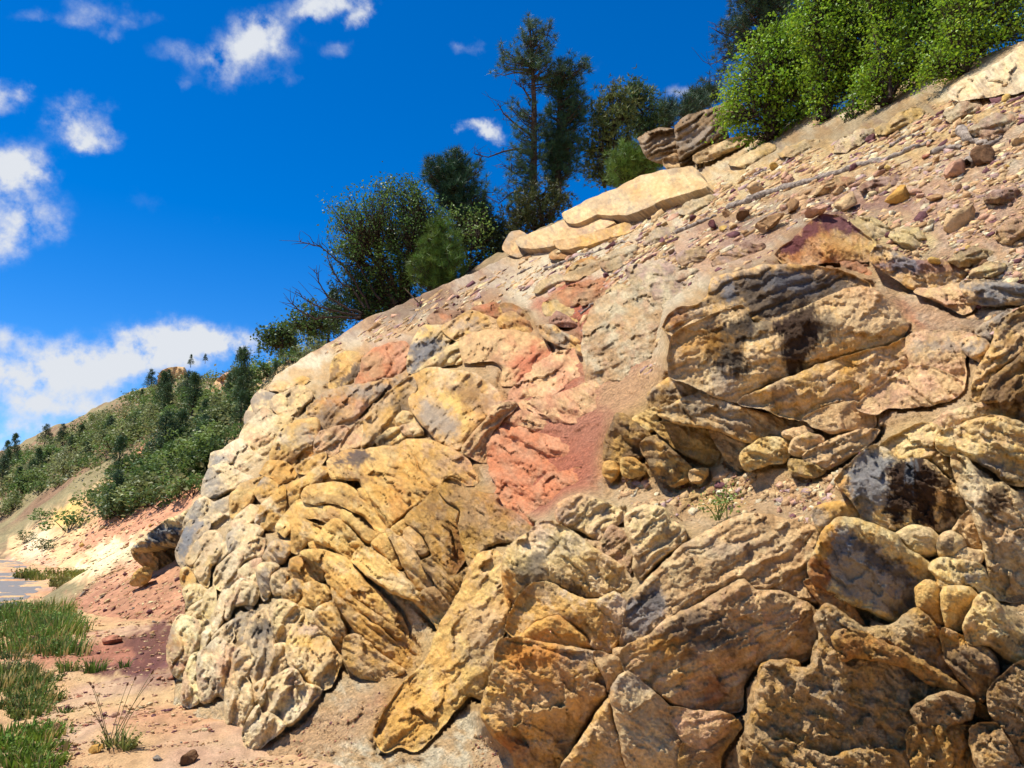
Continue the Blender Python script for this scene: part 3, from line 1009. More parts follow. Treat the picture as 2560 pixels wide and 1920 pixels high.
def build_road():
    m = bpy.data.materials.new('asphalt')
    m.use_nodes = True
    nt = m.node_tree; N, L = nt.nodes, nt.links
    b = N['Principled BSDF']; b.inputs['Roughness'].default_value = .85
    geo = N.new('ShaderNodeNewGeometry')
    n1 = N.new('ShaderNodeTexNoise'); n1.inputs['Scale'].default_value = 7.0; n1.inputs['Detail'].default_value = 10; n1.inputs['Roughness'].default_value = .7
    L.new(geo.outputs['Position'], n1.inputs['Vector'])
    cr = N.new('ShaderNodeValToRGB')
    cr.color_ramp.elements[0].position = .36; cr.color_ramp.elements[1].position = .66
    cr.color_ramp.elements[0].color = (*srgb(98, 95, 93), 1); cr.color_ramp.elements[1].color = (*srgb(122, 117, 112), 1)
    L.new(n1.outputs['Fac'], cr.inputs[0]); L.new(cr.outputs[0], b.inputs['Base Color'])
    # right edge of the carriageway, from photo points on the ground, then its other edge 7 m to the left
    edge = [(-140, 1760), (-40, 1600), (20, 1530), (75, 1490), (118, 1462), (112, 1440), (70, 1420), (40, 1390), (22, 1366), (12, 1352)]
    R = []
    for px, py in edge:
        r = rays(px, py); t = (.03 - CAM[2]) / r[2]
        R.append((CAM + r * t)[:2])
    R = [R[0] + (R[0] - R[1]) / np.linalg.norm(R[0] - R[1]) * 30.0] + R
    R = np.array(R)
    n = len(R)
    Rs = []
    for i in range(n - 1):
        for k in range(8):
            Rs.append(R[i] + (R[i + 1] - R[i]) * k / 8)
    Rs = np.array(Rs + [R[-1]])
    d = np.gradient(Rs, axis=0); d /= np.linalg.norm(d, axis=1)[:, None]
    for _ in range(6):
        d[1:-1] = (d[:-2] + d[1:-1] * 2 + d[2:]) / 4
    left = np.stack([-d[:, 1], d[:, 0]], -1)
    left = np.where(left[:, :1] > 0, -left, left)
    rows = [Rs + left * w for w in (0, 1.7, 3.5, 5.2, 7.0)]
    V, q = [], []
    for w, row in enumerate(rows):
        for i, p in enumerate(row):
            V.append((p[0], p[1], float(z_ground(p[0], p[1])) * .3 - .0 + .012 + .03 * math.sin(w / 4 * math.pi)))
    m_ = len(Rs)
    for w in range(4):
        for i in range(m_ - 1):
            q.append((w * m_ + i, w * m_ + i + 1, (w + 1) * m_ + i + 1, (w + 1) * m_ + i))
    o = link('road', make_mesh('road', V, quads=q, mats=[m]))
    o['kind'] = 'structure'
    return Rs, left


road_edge, road_left = build_road()

# ------------------------------------------------------------------ traced rocks
# 1. folded ribs in the middle
fold = outcrop('rock_outcrop', 'B', 1700, 1300, 'ochre sandstone outcrop with curved ribs slanting down to the dirt gully', grain=-42, gk=1.25)
OC = ('ochre', 'yellow', 'gold')
rock(fold, 'rock_block', 'D', [(-70, 190), (0, 140), (90, 95), (250, 95), (400, 60), (560, 60), (680, 150), (720, 260), (860, 400), (775, 490), (600, 640), (470, 760), (430, 720), (330, 560), (240, 420), (200, 350), (60, 330), (-40, 330)],
     ('ochre', 'gold', 'yellow'), H=.55, fs=.5, lift=14, stains=[([(110, 165), (110, 48)], 'dark', .85, 8), ([(180, 290), (70, 50)], 'umber', .6, 12), ([(540, 600), (60, 130)], 'orange', .5, 20)],
     cracks=[([(550, 130), (640, 270), (620, 420), (560, 640), (470, 760)], 1.8, 5), ([(640, 260), (780, 480)], 2, 6)], pock=.5)
rock(fold, 'rock_block', 'D', [(540, 50), (640, 0), (860, 20), (1010, 90), (1130, 170), (1190, 270), (1225, 370), (1130, 385), (1000, 310), (890, 400), (800, 360), (730, 240), (690, 140)],
     ('ochre', 'gold', 'brown'), H=.5, lift=8, stains=[([(1040, 160), (110, 70)], 'brown', .7, 14)], cracks=[([(900, 300), (1030, 230)], 2, 4)], knob=.3)
rock(fold, 'rock_block', 'D', [(880, 410), (970, 330), (1060, 360), (1120, 430), (1390, 480), (1390, 560), (1500, 610), (1700, 770), (1600, 860), (1380, 890), (1250, 960), (1160, 1110), (1110, 930), (1060, 780), (1080, 600), (960, 520)],
     ('ochre', 'brown', 'tan'), H=.28, lift=2, fs=.4, cracks=[([(1080, 600), (1160, 640), (1240, 720), (1250, 860)], 2, 6), ([(1060, 780), (1120, 900), (1230, 900)], 2, 5)], knob=.35, mat=M_ROUGH)
rock(fold, 'rock_block', 'D', [(600, 690), (770, 520), (870, 420), (960, 520), (1060, 590), (1050, 740), (1130, 930), (1080, 1080), (980, 1190), (880, 1080), (760, 820)],
     ('ochre', 'gold', 'tan'), H=.5, lift=8, strata=(-48, 30, 4), stains=[([(1060, 960), (70, 150)], 'rust', .6, 20), ([(830, 600), (60, 40)], 'umber', .6, 8)], mat=M_ROUGH)
rock(fold, 'rock_block', 'D', [(480, 770), (590, 690), (610, 760), (570, 840)], OC, flat=.64, H=.7)
rock(fold, 'rock_layer', 'A', [(1225, 1380), (1270, 1310), (1400, 1280), (1560, 1270), (1680, 1330), (1740, 1400), (1851, 1499), (1960, 1669), (1900, 1715), (1770, 1560), (1620, 1490), (1480, 1430), (1330, 1450), (1250, 1430)],
     ('yellow', 'ochre', 'pale'), H=.95, lift=16, cracks=[([(1290, 1400), (1440, 1340), (1600, 1370), (1720, 1450), (1850, 1590)], 2.6, 8)], stains=[([(1500, 1440), (180, 30)], 'umber', .5, 8)])
rock(fold, 'rock_layer', 'D', [(190, 430), (250, 420), (300, 510), (335, 600), (280, 560)], ('yellow', 'ochre'), chip=.5, flat=.64, H=1.22, lift=24)
rock(fold, 'rock_layer', 'A', [(1000, 1659), (1060, 1560), (1140, 1480), (1215, 1415), (1330, 1470), (1420, 1460), (1520, 1450), (1580, 1520), (1570, 1590), (1440, 1600), (1340, 1570), (1240, 1580), (1130, 1680), (1080, 1730)],
     ('yellow', 'ochre', 'pale'), H=.9, lift=14, stains=[([(1450, 1560), (90, 40)], 'brown', .6, 8)])
rock(fold, 'rock_layer', 'D', [(50, 610), (120, 640), (250, 750), (370, 830), (280, 890), (150, 760), (60, 680)], ('ochre', 'yellow'), chip=.5, flat=.64, H=1.22, lift=20)
rock(fold, 'rock_block', 'B', [(1140, 40), (1220, -5), (1300, 30), (1410, 80), (1350, 190), (1280, 190), (1240, 230), (1180, 290), (1130, 260), (1150, 150)], ('yellow', 'ochre', 'cream'), flat=.64, H=.8, lift=12)
rock(fold, 'rock_layer', 'B', [(1340, 185), (1410, 80), (1490, 0), (1560, 10), (1680, 130), (1760, 240), (1640, 355), (1480, 235)],
     ('yellow', 'ochre', 'pale'), H=.7, edge=24, lift=20, flat=.6, facets=5, corner=.5, stains=[([(1700, 260), (60, 30)], 'gold', .5, 8)])
rock(fold, 'rock_layer', 'D', [(310, 890), (420, 815), (500, 890), (530, 990), (585, 1095), (520, 1115), (400, 990)], ('ochre', 'yellow'), chip=.5, flat=.64, H=1.08, lift=22, corner=.4)
rock(fold, 'rock_layer', 'D', [(440, 780), (600, 880), (700, 1000), (730, 1070), (830, 1180), (845, 1270), (760, 1325), (680, 1260), (600, 1110), (520, 940)], ('ochre', 'tan', 'yellow'), chip=.5, flat=.64, H=0.94, lift=20, strata=(-50, 26, 3), corner=.4)
rock(fold, 'rock_layer', 'D', [(140, 1040), (230, 925), (400, 1010), (480, 1090), (640, 1230), (690, 1300), (740, 1330), (980, 1480), (900, 1640), (860, 1600), (700, 1410), (480, 1310), (300, 1190)],
     ('ochre', 'yellow', 'cream'), H=.85, lift=12, corner=.4, strata=(-38, 34, 3), stains=[([(560, 1250), (120, 60)], 'cream', .5, 14)])
rock(fold, 'rock_layer', 'B', [(1215, 285), (1340, 250), (1480, 290), (1600, 330), (1700, 430), (1780, 540), (1900, 640), (2090, 850), (2140, 1010), (2060, 980), (1920, 830), (1700, 690), (1500, 570), (1440, 450), (1300, 330)],
     ('ochre', 'yellow', 'tan'), H=.75, lift=9, corner=.3, strata=(-40, 30, 3))
rock(fold, 'rock_layer', 'B', [(1290, 200), (1380, 195), (1490, 260), (1340, 255)], ('gold', 'yellow'), chip=.5, flat=.64, H=1.22, lift=28)
rock(fold, 'rock_layer', 'D', [(590, 780), (700, 760), (800, 960), (720, 1000), (610, 890)], ('ochre', 'tan'), chip=.5, flat=.64, H=0.81, lift=12, strata=(-52, 22, 3))
rock(fold, 'rock_layer', 'D', [(735, 1060), (860, 1020), (980, 1190), (1160, 1120), (1080, 1290), (1000, 1450), (845, 1200)], ('brown', 'ochre', 'tan'), chip=.5, flat=.64, H=0.47, lift=4, strata=(-45, 20, 5), mat=M_ROUGH)
rock(fold, 'rock_layer', 'D', [(845, 1280), (1000, 1440), (960, 1500), (740, 1330)], ('tan', 'brown'), chip=.5, flat=.64, H=0.68, lift=8, strata=(-40, 20, 4), mat=M_ROUGH)
rock(fold, 'rock_layer', 'B', [(1440, 470), (1700, 700), (1920, 850), (2130, 1020), (2212, 1120), (2212, 1230), (1990, 1010), (1800, 850), (1600, 720), (1480, 580)], ('gold', 'ochre', 'tan'), chip=.5, flat=.64, H=0.81, lift=4, strata=(-38, 26, 5))
rock(fold, 'rock_layer', 'B', [(1480, 600), (1620, 740), (1800, 870), (2000, 1030), (2190, 1230), (2140, 1290), (1960, 1200), (1720, 980), (1580, 800)], ('gold', 'ochre', 'tan'), chip=.5, flat=.64, H=0.61, lift=-4, strata=(-40, 26, 5))
rock(fold, 'rock_layer', 'B', [(1620, 1000), (1740, 1010), (1900, 1160), (2100, 1290), (2020, 1350), (1860, 1380), (1680, 1330), (1580, 1180)], ('tan', 'ochre', 'sand'), chip=.5, flat=.64, H=0.41, lift=-12, strata=(-40, 30, 4), mat=M_DIRT)
KN = ('cream', 'yellow', 'tan')
rock(fold, 'rock_knob', 'B', [(1130, 340), (1210, 320), (1320, 350), (1420, 450), (1420, 520), (1300, 560), (1180, 500), (1130, 430)], ('ochre', 'gold', 'yellow'), flat=.64, H=.6, lift=10, knob=.8)
rock(fold, 'rock_knob', 'B', [(890, 330), (960, 200), (1050, 180), (1140, 200), (1130, 280), (1050, 375), (960, 370)], ('tan', 'ochre', 'gray'), flat=.64, H=.8, lift=10, stains=[([(1000, 280), (90, 60)], 'gray', .6, 12)])
rock(fold, 'rock_knob', 'B', [(830, 430), (880, 380), (960, 375), (1030, 400), (960, 470), (960, 600), (900, 690), (860, 560)], ('gray', 'cream', 'bluegray'), flat=.64, H=.8, lift=14)
rock(fold, 'rock_knob', 'B', [(970, 480), (1040, 435), (1105, 470), (1080, 560), (1060, 640), (990, 640), (960, 560)], ('cream', 'tan', 'gray'), flat=.64, H=.8, lift=16)
rock(fold, 'rock_knob', 'B', [(1070, 580), (1140, 510), (1230, 530), (1250, 660), (1200, 755), (1120, 720), (1060, 650)], ('tan', 'ochre', 'gray'), flat=.64, H=.7, lift=14, strata=(-65, 16, 3), stains=[([(1130, 640), (60, 40)], 'dark', .45, 10)])
rock(fold, 'rock_knob', 'B', [(1230, 560), (1330, 535), (1450, 590), (1470, 690), (1380, 740), (1330, 800), (1240, 785), (1205, 740), (1250, 660)], ('yellow', 'ochre', 'cream'), flat=.64, H=.65, lift=13, knob=.6)
rock(fold, 'rock_knob', 'B', [(1330, 800), (1400, 740), (1480, 720), (1520, 800), (1580, 900), (1620, 1030), (1600, 1110), (1560, 1140), (1500, 1060), (1420, 960), (1340, 870)], ('cream', 'ochre', 'tan'), flat=.64, H=.7, lift=15, knob=.5, stains=[([(1560, 1080), (50, 60)], 'gold', .5, 10)])
rock(fold, 'rock_knob', 'B', [(1205, 760), (1320, 800), (1340, 880), (1230, 890)], KN, flat=.64, H=.7, lift=10)
rock(fold, 'rock_knob', 'B', [(700, 545), (840, 580), (830, 640), (800, 760), (800, 800), (700, 700)], ('cream', 'tan', 'pink'), flat=.64, H=.5, lift=2)

# 2. pale columns at the foot, left of the fold
foot = outcrop('rock_outcrop', 'S', 560, 1150, 'cream knobbly sandstone buttress standing on the pink dirt verge', grain=64, gk=1.5)
CR = ('cream', 'white', 'tan')
rock(foot, 'rock_block', 'B', [(960, 760), (1040, 705), (1110, 705), (1215, 780), (1215, 870), (1140, 960), (1110, 1085), (1060, 1100), (990, 1000), (970, 880)], ('pale', 'cream', 'tan'), flat=.56, dil=5.5, H=0.72, lift=22, cracks=[([(980, 820), (1100, 840), (1190, 810)], 2, 6), ([(980, 900), (1080, 880), (1140, 890)], 2, 5)])
rock(foot, 'rock_block', 'B', [(1000, 1085), (1100, 1085), (1100, 1180), (1070, 1275), (1010, 1180)], ('tan', 'cream', 'gray'), flat=.56, dil=5.5, H=0.59, lift=12)
rock(foot, 'rock_block', 'B', [(750, 940), (810, 840), (880, 770), (960, 760), (975, 900), (980, 1020), (1010, 1150), (1060, 1275), (980, 1370), (880, 1450), (800, 1400), (780, 1250), (810, 1180), (730, 1080)],
     ('cream', 'tan', 'gray'), H=.75, lift=14, strata=(78, 34, 3), stains=[([(790, 940), (860, 860), (960, 830), (970, 1000), (860, 1020), (780, 980)], 'dark', .75, 8), ([(880, 1180), (100, 190)], 'gray', .5, 24)])
rock(foot, 'rock_block', 'B', [(650, 1150), (740, 1090), (815, 1180), (790, 1290), (740, 1385), (660, 1330)], ('cream', 'tan', 'gray'), flat=.56, dil=5.5, H=0.68, lift=22)
rock(foot, 'rock_block', 'B', [(650, 1100), (740, 1010), (745, 1080), (670, 1130)], ('bluegray', 'dark', 'gray'), flat=.56, dil=5.5, H=0.51, lift=8)
rock(foot, 'rock_block', 'S', [(415, 770), (470, 725), (530, 735), (570, 860), (560, 950), (500, 1060), (420, 1045), (410, 900)], ('cream', 'tan', 'white'), dil=5.5, H=0.64, lift=16, strata=(80, 36, 3), flat=.6)
rock(foot, 'rock_block', 'B', [(1120, 980), (1170, 920), (1260, 890), (1340, 890), (1420, 970), (1480, 1080), (1550, 1170), (1555, 1270), (1470, 1440), (1380, 1470), (1300, 1400), (1150, 1250), (1090, 1180), (1100, 1080)],
     ('cream', 'yellow', 'tan'), H=.6, lift=22, pock=.6, stains=[([(1380, 1130), (110, 90)], 'gold', .35, 24), ([(1520, 1280), (40, 110)], 'gold', .6, 14), ([(1240, 940), (90, 30)], 'lilac', .4, 10)])
rock(foot, 'rock_block', 'S', [(600, 910), (690, 740), (820, 670), (880, 760), (985, 800), (890, 930), (820, 1000), (760, 1015), (660, 950), (615, 990)], ('white', 'cream', 'lilac'), flat=.56, dil=5.5, H=0.64, lift=18, cracks=[([(690, 900), (760, 960), (840, 930)], 2.5, 7)])
rock(foot, 'rock_block', 'S', [(518, 1050), (560, 960), (600, 895), (620, 960), (660, 950), (765, 1015), (690, 1080), (620, 1145), (540, 1192), (520, 1120)], ('cream', 'white', 'tan'), dil=5.5, H=0.68, lift=22, flat=.6)
rock(foot, 'rock_block', 'S', [(618, 990), (665, 945), (765, 1015), (690, 1075), (625, 1060)], ('cream', 'white'), dil=5.5, H=0.51, lift=30, flat=.6)
rock(foot, 'rock_block', 'S', [(790, 620), (900, 690), (980, 780), (985, 810), (880, 770), (820, 670)], ('tan', 'cream'), flat=.56, dil=5.5, H=0.34, lift=8)
rock(foot, 'rock_block', 'B', [(340, 1160), (400, 1130), (480, 1030), (580, 1080), (585, 1300), (585, 1540), (500, 1500), (440, 1560), (360, 1560), (330, 1300)], ('white', 'cream', 'pink'), flat=.56, dil=5.5, H=0.51, lift=8, strata=(82, 38, 4), stains=[([(430, 1450), (80, 90)], 'gray', .4, 16), ([(540, 1250), (40, 120)], 'pink', .6, 14)])
rock(foot, 'rock_block', 'B', [(205, 1430), (250, 1230), (330, 1150), (350, 1300), (340, 1540), (240, 1610), (195, 1570)], ('lime', 'pale', 'white'), flat=.56, dil=5.5, H=0.42, lift=6, strata=(84, 30, 3), stains=[([(205, 1480), (25, 120)], 'pink', .6, 10)])
rock(foot, 'rock_block', 'B', [(70, 1120), (130, 900), (180, 830), (350, 890), (355, 1060), (250, 1230), (200, 1380), (110, 1300)], ('pale', 'lime', 'pink'), flat=.56, dil=5.5, H=0.42, lift=2, strata=(65, 26, 4), stains=[([(110, 1150), (50, 130)], 'purple', .6, 12), ([(180, 1050), (90, 50)], 'gold', .5, 12), ([(210, 1260), (50, 80)], 'rose', .6, 12)])
rock(foot, 'rock_block', 'B', [(540, 730), (600, 620), (700, 520), (850, 570), (840, 660), (800, 720), (640, 740), (590, 855), (540, 820)], ('cream', 'white', 'pink'), flat=.56, dil=5.5, H=0.64, lift=12)
rock(foot, 'rock_layer', 'B', [(500, 430), (560, 350), (700, 240), (830, 155), (895, 190), (870, 290), (740, 340), (690, 420), (690, 500), (580, 615), (480, 560), (470, 480)], ('cream', 'white', 'pink'), flat=.56, dil=5.5, H=0.68, lift=14, cracks=[([(540, 440), (700, 350), (860, 250)], 2.5, 7)])
rock(foot, 'rock_block', 'B', [(690, 440), (760, 380), (870, 340), (830, 430), (840, 570), (760, 540), (700, 510)], ('cream', 'pink', 'white'), flat=.56, dil=5.5, H=0.64, lift=8, cracks=[([(700, 500), (830, 460)], 2, 5)])
rock(foot, 'rock_layer', 'B', [(310, 400), (350, 330), (400, 250), (480, 210), (520, 240), (480, 330), (430, 420), (400, 575), (360, 540), (310, 470)], ('cream', 'tan', 'yellow'), flat=.56, dil=5.5, H=0.68, lift=16, cracks=[([(330, 420), (430, 400)], 2, 6), ([(350, 340), (470, 330)], 2, 6), ([(390, 270), (490, 280)], 2, 6)])
rock(foot, 'rock_layer', 'B', [(230, 350), (300, 230), (390, 130), (460, 95), (520, 150), (555, 225), (480, 215), (400, 250), (340, 330), (280, 390)], ('cream', 'tan', 'gray'), flat=.56, dil=5.5, H=0.68, lift=12, cracks=[([(300, 250), (400, 220), (470, 150)], 2, 5)])
rock(foot, 'rock_block', 'B', [(600, 130), (700, 60), (830, 45), (875, 100), (830, 165), (640, 285), (590, 260)], ('cream', 'white', 'gray'), flat=.56, dil=5.5, H=0.59, lift=8, knob=.5, stains=[([(620, 170), (50, 70)], 'gray', .7, 10)])
rock(foot, 'rock_block', 'B', [(490, 260), (590, 185), (600, 270), (520, 340), (480, 390)], CR, flat=.56, dil=5.5, H=0.68, lift=10)
rock(foot, 'rock_knob', 'B', [(210, 600), (290, 560), (395, 610), (370, 690), (290, 725), (240, 730)], ('cream', 'pale', 'white'), flat=.56, dil=5.5, H=0.77, lift=12)
rock(foot, 'rock_knob', 'B', [(260, 770), (370, 700), (380, 745), (330, 845), (280, 815)], CR, flat=.56, dil=5.5, H=0.77, lift=10)
rock(foot, 'rock_knob', 'B', [(390, 650), (460, 585), (475, 720), (440, 820), (390, 865), (375, 760)], ('pale', 'cream'), flat=.56, dil=5.5, H=0.68, lift=12)
rock(foot, 'rock_knob', 'B', [(225, 835), (270, 800), (305, 870), (260, 885)], CR, flat=.56, dil=5.5, H=0.77, lift=10)
rock(foot, 'rock_knob', 'B', [(300, 870), (370, 830), (380, 880), (330, 905)], ('pale', 'ochre'), flat=.56, dil=5.5, H=0.68, lift=8)
rock(foot, 'rock_layer', 'B', [(418, 960), (470, 800), (540, 640), (590, 605), (545, 800), (530, 870), (480, 1000), (425, 1010)], CR, flat=.56, dil=5.5, H=0.59, lift=12)
rock(foot, 'rock_layer', 'B', [(360, 1010), (410, 875), (430, 1000), (370, 1150)], ('white', 'pale', 'gray'), flat=.56, dil=5.5, H=0.51, lift=4)
rock(foot, 'rock_block', 'B', [(590, 900), (700, 850), (805, 795), (750, 920), (740, 1010), (640, 1105), (580, 1020)], ('cream', 'gray', 'tan'), flat=.56, dil=5.5, H=0.42, lift=4, stains=[([(680, 990), (60, 80)], 'bluegray', .6, 14)])
rock(foot, 'rock_block', 'B', [(460, 1020), (590, 895), (625, 1010), (590, 1100), (580, 1300), (500, 1090)], CR, flat=.56, dil=5.5, H=0.42, lift=6, strata=(75, 30, 3))
rock(foot, 'rock_block', 'B', [(570, 1110), (645, 1105), (650, 1330), (640, 1400), (585, 1520)], ('pink', 'tan', 'rose'), flat=.56, dil=5.5, H=0.34, lift=4, strata=(82, 30, 3))
rock(foot, 'rock_block', 'B', [(145, 300), (200, 130), (260, 20), (420, 10), (400, 100), (300, 220), (240, 330), (225, 440), (180, 390)], ('tan', 'gray', 'cream'), flat=.56, dil=5.5, H=0.42, lift=6, strata=(60, 24, 4), stains=[([(170, 280), (220, 100), (300, 20), (350, 30), (260, 150), (200, 330)], 'bluegray', .75, 8)])
rock(foot, 'rock_block', 'B', [(190, 440), (240, 420), (300, 520), (260, 590), (210, 590), (190, 500)], ('gold', 'yellow', 'cream'), flat=.56, dil=5.5, H=0.59, lift=4)
rock(foot, 'rock_block', 'B', [(560, 1040), (740, 930), (760, 1010), (655, 1110), (585, 1100)], ('gray', 'cream', 'bluegray'), flat=.56, dil=5.5, H=0.42, lift=3)
rock(foot, 'rock_block', 'B', [(820, 1430), (960, 1370), (1010, 1380), (960, 1480), (860, 1600), (800, 1659)], ('tan', 'cream'), flat=.56, dil=5.5, H=0.42, lift=6)

# 3. pale and ochre rocks of the upper left shoulder
shoulder = outcrop('rock_outcrop', 'A', 520, 1500, 'pale fractured sandstone shoulder against the wooded far hillside', grain=36)
rock(shoulder, 'rock_block', 'A', [(820, 690), (800, 560), (870, 470), (960, 500), (1020, 520), (975, 600), (960, 650), (880, 640)], ('gray', 'bluegray', 'cream'), flat=.72, H=.7, lift=4)
rock(shoulder, 'rock_block', 'A', [(990, 530), (1100, 480), (1200, 430), (1310, 490), (1300, 560), (1230, 620), (1190, 700), (1160, 745), (1040, 690), (970, 620)], ('pale', 'cream', 'gray'), flat=.72, H=.8, lift=8, cracks=[([(1010, 600), (1120, 610), (1220, 590)], 2, 5), ([(1090, 660), (1180, 650)], 2, 5)])
rock(shoulder, 'rock_block', 'A', [(740, 770), (800, 720), (900, 635), (1000, 690), (1160, 720), (1150, 765), (1040, 830), (1020, 900), (960, 1065), (850, 1040), (740, 960), (690, 890)], ('white', 'cream', 'pink'), flat=.72, H=.5, lift=4, strata=(38, 40, 4), cracks=[([(760, 820), (900, 820), (1010, 880)], 2, 6), ([(880, 760), (960, 690)], 2, 5), ([(790, 960), (900, 860), (960, 930)], 2, 6)])
rock(shoulder, 'rock_block', 'A', [(430, 1140), (450, 1020), (540, 980), (690, 895), (780, 980), (860, 1040), (960, 1070), (900, 1190), (800, 1225), (640, 1190), (560, 1110)], ('white', 'cream', 'pink'), flat=.72, H=.4, lift=2, strata=(30, 34, 4), stains=[([(490, 1060), (60, 50)], 'bluegray', .7, 10)])
rock(shoulder, 'rock_block', 'A', [(375, 1270), (420, 1160), (560, 1105), (700, 1190), (800, 1230), (700, 1320), (600, 1330), (480, 1410), (390, 1400), (360, 1330)], ('white', 'cream', 'gray'), flat=.72, H=.55, lift=6, stains=[([(430, 1230), (60, 80)], 'bluegray', .55, 12), ([(450, 1340), (80, 50)], 'gray', .6, 12)])
rock(shoulder, 'rock_block', 'A', [(205, 1640), (300, 1450), (380, 1395), (470, 1440), (620, 1390), (610, 1520), (570, 1680), (400, 1660)], ('white', 'cream', 'gray'), flat=.72, H=.5, lift=6, strata=(55, 30, 3), stains=[([(300, 1530), (60, 80)], 'bluegray', .6, 12), ([(500, 1460), (50, 50)], 'bluegray', .5, 12)])
rock(shoulder, 'rock_block', 'A', [(735, 730), (750, 660), (815, 680), (800, 725), (740, 765)], ('gray', 'bluegray', 'cream'), flat=.72, H=.8, lift=4)
rock(shoulder, 'rock_block', 'A', [(760, 650), (800, 590), (825, 650), (815, 690), (780, 680)], ('cream', 'tan'), flat=.72, H=.7, lift=2)
rock(shoulder, 'rock_block', 'A', [(1090, 400), (1200, 360), (1290, 380), (1210, 440), (1080, 475), (950, 460), (1010, 390)], ('ochre', 'tan', 'cream'), flat=.72, H=.7, lift=4)
rock(shoulder, 'rock_block', 'A', [(955, 1065), (1030, 830), (1150, 750), (1350, 715), (1375, 850), (1330, 950), (1345, 1040), (1190, 1145), (1080, 1100)], ('yellow', 'ochre', 'cream'), H=.55, lift=12, flat=.72, stains=[([(1220, 880), (120, 80)], 'gray', .55, 18), ([(1110, 1040), (100, 40)], 'umber', .6, 12), ([(1340, 1000), (20, 60)], 'orange', .7, 8)])
rock(shoulder, 'rock_block', 'A', [(870, 1190), (950, 1080), (1080, 1100), (1185, 1170), (1160, 1220), (1020, 1275), (960, 1215)], ('ochre', 'gold', 'yellow'), flat=.72, H=.5, lift=8)
rock(shoulder, 'rock_block', 'A', [(610, 1490), (620, 1370), (720, 1280), (880, 1225), (900, 1260), (820, 1350), (790, 1440), (640, 1580)], ('ochre', 'yellow', 'gold'), flat=.72, H=.75, lift=14)
rock(shoulder, 'rock_block', 'A', [(820, 1350), (910, 1230), (1015, 1290), (960, 1380), (900, 1445)], ('gray', 'ochre', 'tan'), flat=.72, H=.6, lift=8)
rock(shoulder, 'rock_block', 'A', [(880, 1470), (960, 1385), (1070, 1290), (1085, 1400), (1060, 1560), (1000, 1670), (900, 1670), (825, 1610)], ('gold', 'ochre', 'cream'), flat=.72, H=.6, lift=10, cracks=[([(890, 1480), (960, 1530), (1040, 1500)], 2, 5)], knob=.4)
rock(shoulder, 'rock_block', 'A', [(640, 1590), (780, 1460), (850, 1500), (820, 1600), (700, 1690), (600, 1680)], ('cream', 'white', 'pink'), flat=.72, H=.6, lift=6, knob=.6)
rock(shoulder, 'rock_block', 'A', [(1070, 1550), (1080, 1390), (1130, 1285), (1230, 1235), (1380, 1130), (1460, 1170), (1370, 1225), (1300, 1290), (1220, 1320), (1210, 1410), (1130, 1480)], ('ochre', 'yellow', 'cream'), flat=.72, H=.75, lift=10)
rock(shoulder, 'rock_layer', 'A', [(1300, 1290), (1440, 1160), (1580, 1110), (1760, 1150), (1800, 1240), (1700, 1320), (1560, 1265), (1400, 1275)], ('ochre', 'yellow', 'umber'), flat=.72, H=.6, lift=12, stains=[([(1420, 1210), (110, 50)], 'umber', .6, 12)])

# 4. sloping brown and pink slabs above the fold
slabs = outcrop('rock_outcrop', 'C', 700, 1250, 'grey-brown and ochre sloping sandstone slabs left of the pink hollow', grain=44, gk=1.25)
rock(slabs, 'rock_slab', 'A', [(1240, 700), (1360, 540), (1500, 465), (1700, 430), (1980, 385), (1860, 540), (1750, 650), (1640, 815), (1560, 780), (1380, 845), (1345, 760), (1360, 680)], ('brown', 'gray', 'ochre'), flat=.72, H=.4, lift=4, stains=[([(1560, 560), (120, 30)], 'orange', .5, 12), ([(1450, 680), (80, 70)], 'umber', .5, 18), ([(1800, 500), (140, 50)], 'gray', .6, 18), ([(1740, 650), (70, 80)], 'pink', .6, 18)])
rock(slabs, 'rock_slab', 'A', [(1345, 1010), (1340, 920), (1380, 840), (1560, 780), (1645, 810), (1600, 920), (1540, 1005), (1400, 1045)], ('brown', 'pink', 'gray'), flat=.72, H=.55, lift=8, knob=.3)
rock(slabs, 'rock_slab', 'A', [(1560, 980), (1640, 815), (1800, 680), (1855, 590), (1810, 770), (1760, 940), (1650, 965)], ('pink', 'tan', 'rose'), flat=.72, H=.4, lift=2, strata=(50, 30, 3))
rock(slabs, 'rock_block', 'A', [(1180, 1160), (1280, 1065), (1440, 1015), (1390, 1110), (1250, 1185)], ('ochre', 'tan'), flat=.72, H=.7, lift=8)
rock(slabs, 'rock_block', 'A', [(1865, 910), (1990, 805), (2130, 795), (2145, 860), (2040, 945), (1940, 965)], ('pale', 'ochre', 'dark'), flat=.72, H=.7, lift=12, stains=[([(1910, 890), (40, 40)], 'dark', .7, 6)])
rock(slabs, 'rock_knob', 'A', [(2040, 720), (2100, 655), (2200, 690), (2240, 760), (2100, 785)], ('pale', 'cream', 'yellow'), flat=.72, H=.9, lift=16, knob=.6)
rock(slabs, 'rock_knob', 'A', [(2080, 785), (2220, 765), (2270, 850), (2140, 860)], ('pink', 'cream'), flat=.72, H=.8, lift=14)
rock(slabs, 'rock_slab', 'A', [(1470, 450), (1500, 200), (1600, 145), (1740, 155), (1745, 240), (1735, 310), (1600, 435)], ('yellow', 'ochre', 'tan'), flat=.72, H=.5, lift=3, stains=[([(1560, 400), (1690, 260), (1720, 290), (1620, 420)], 'dark', .8, 6), ([(1510, 300), (25, 110)], 'dark', .6, 8)])
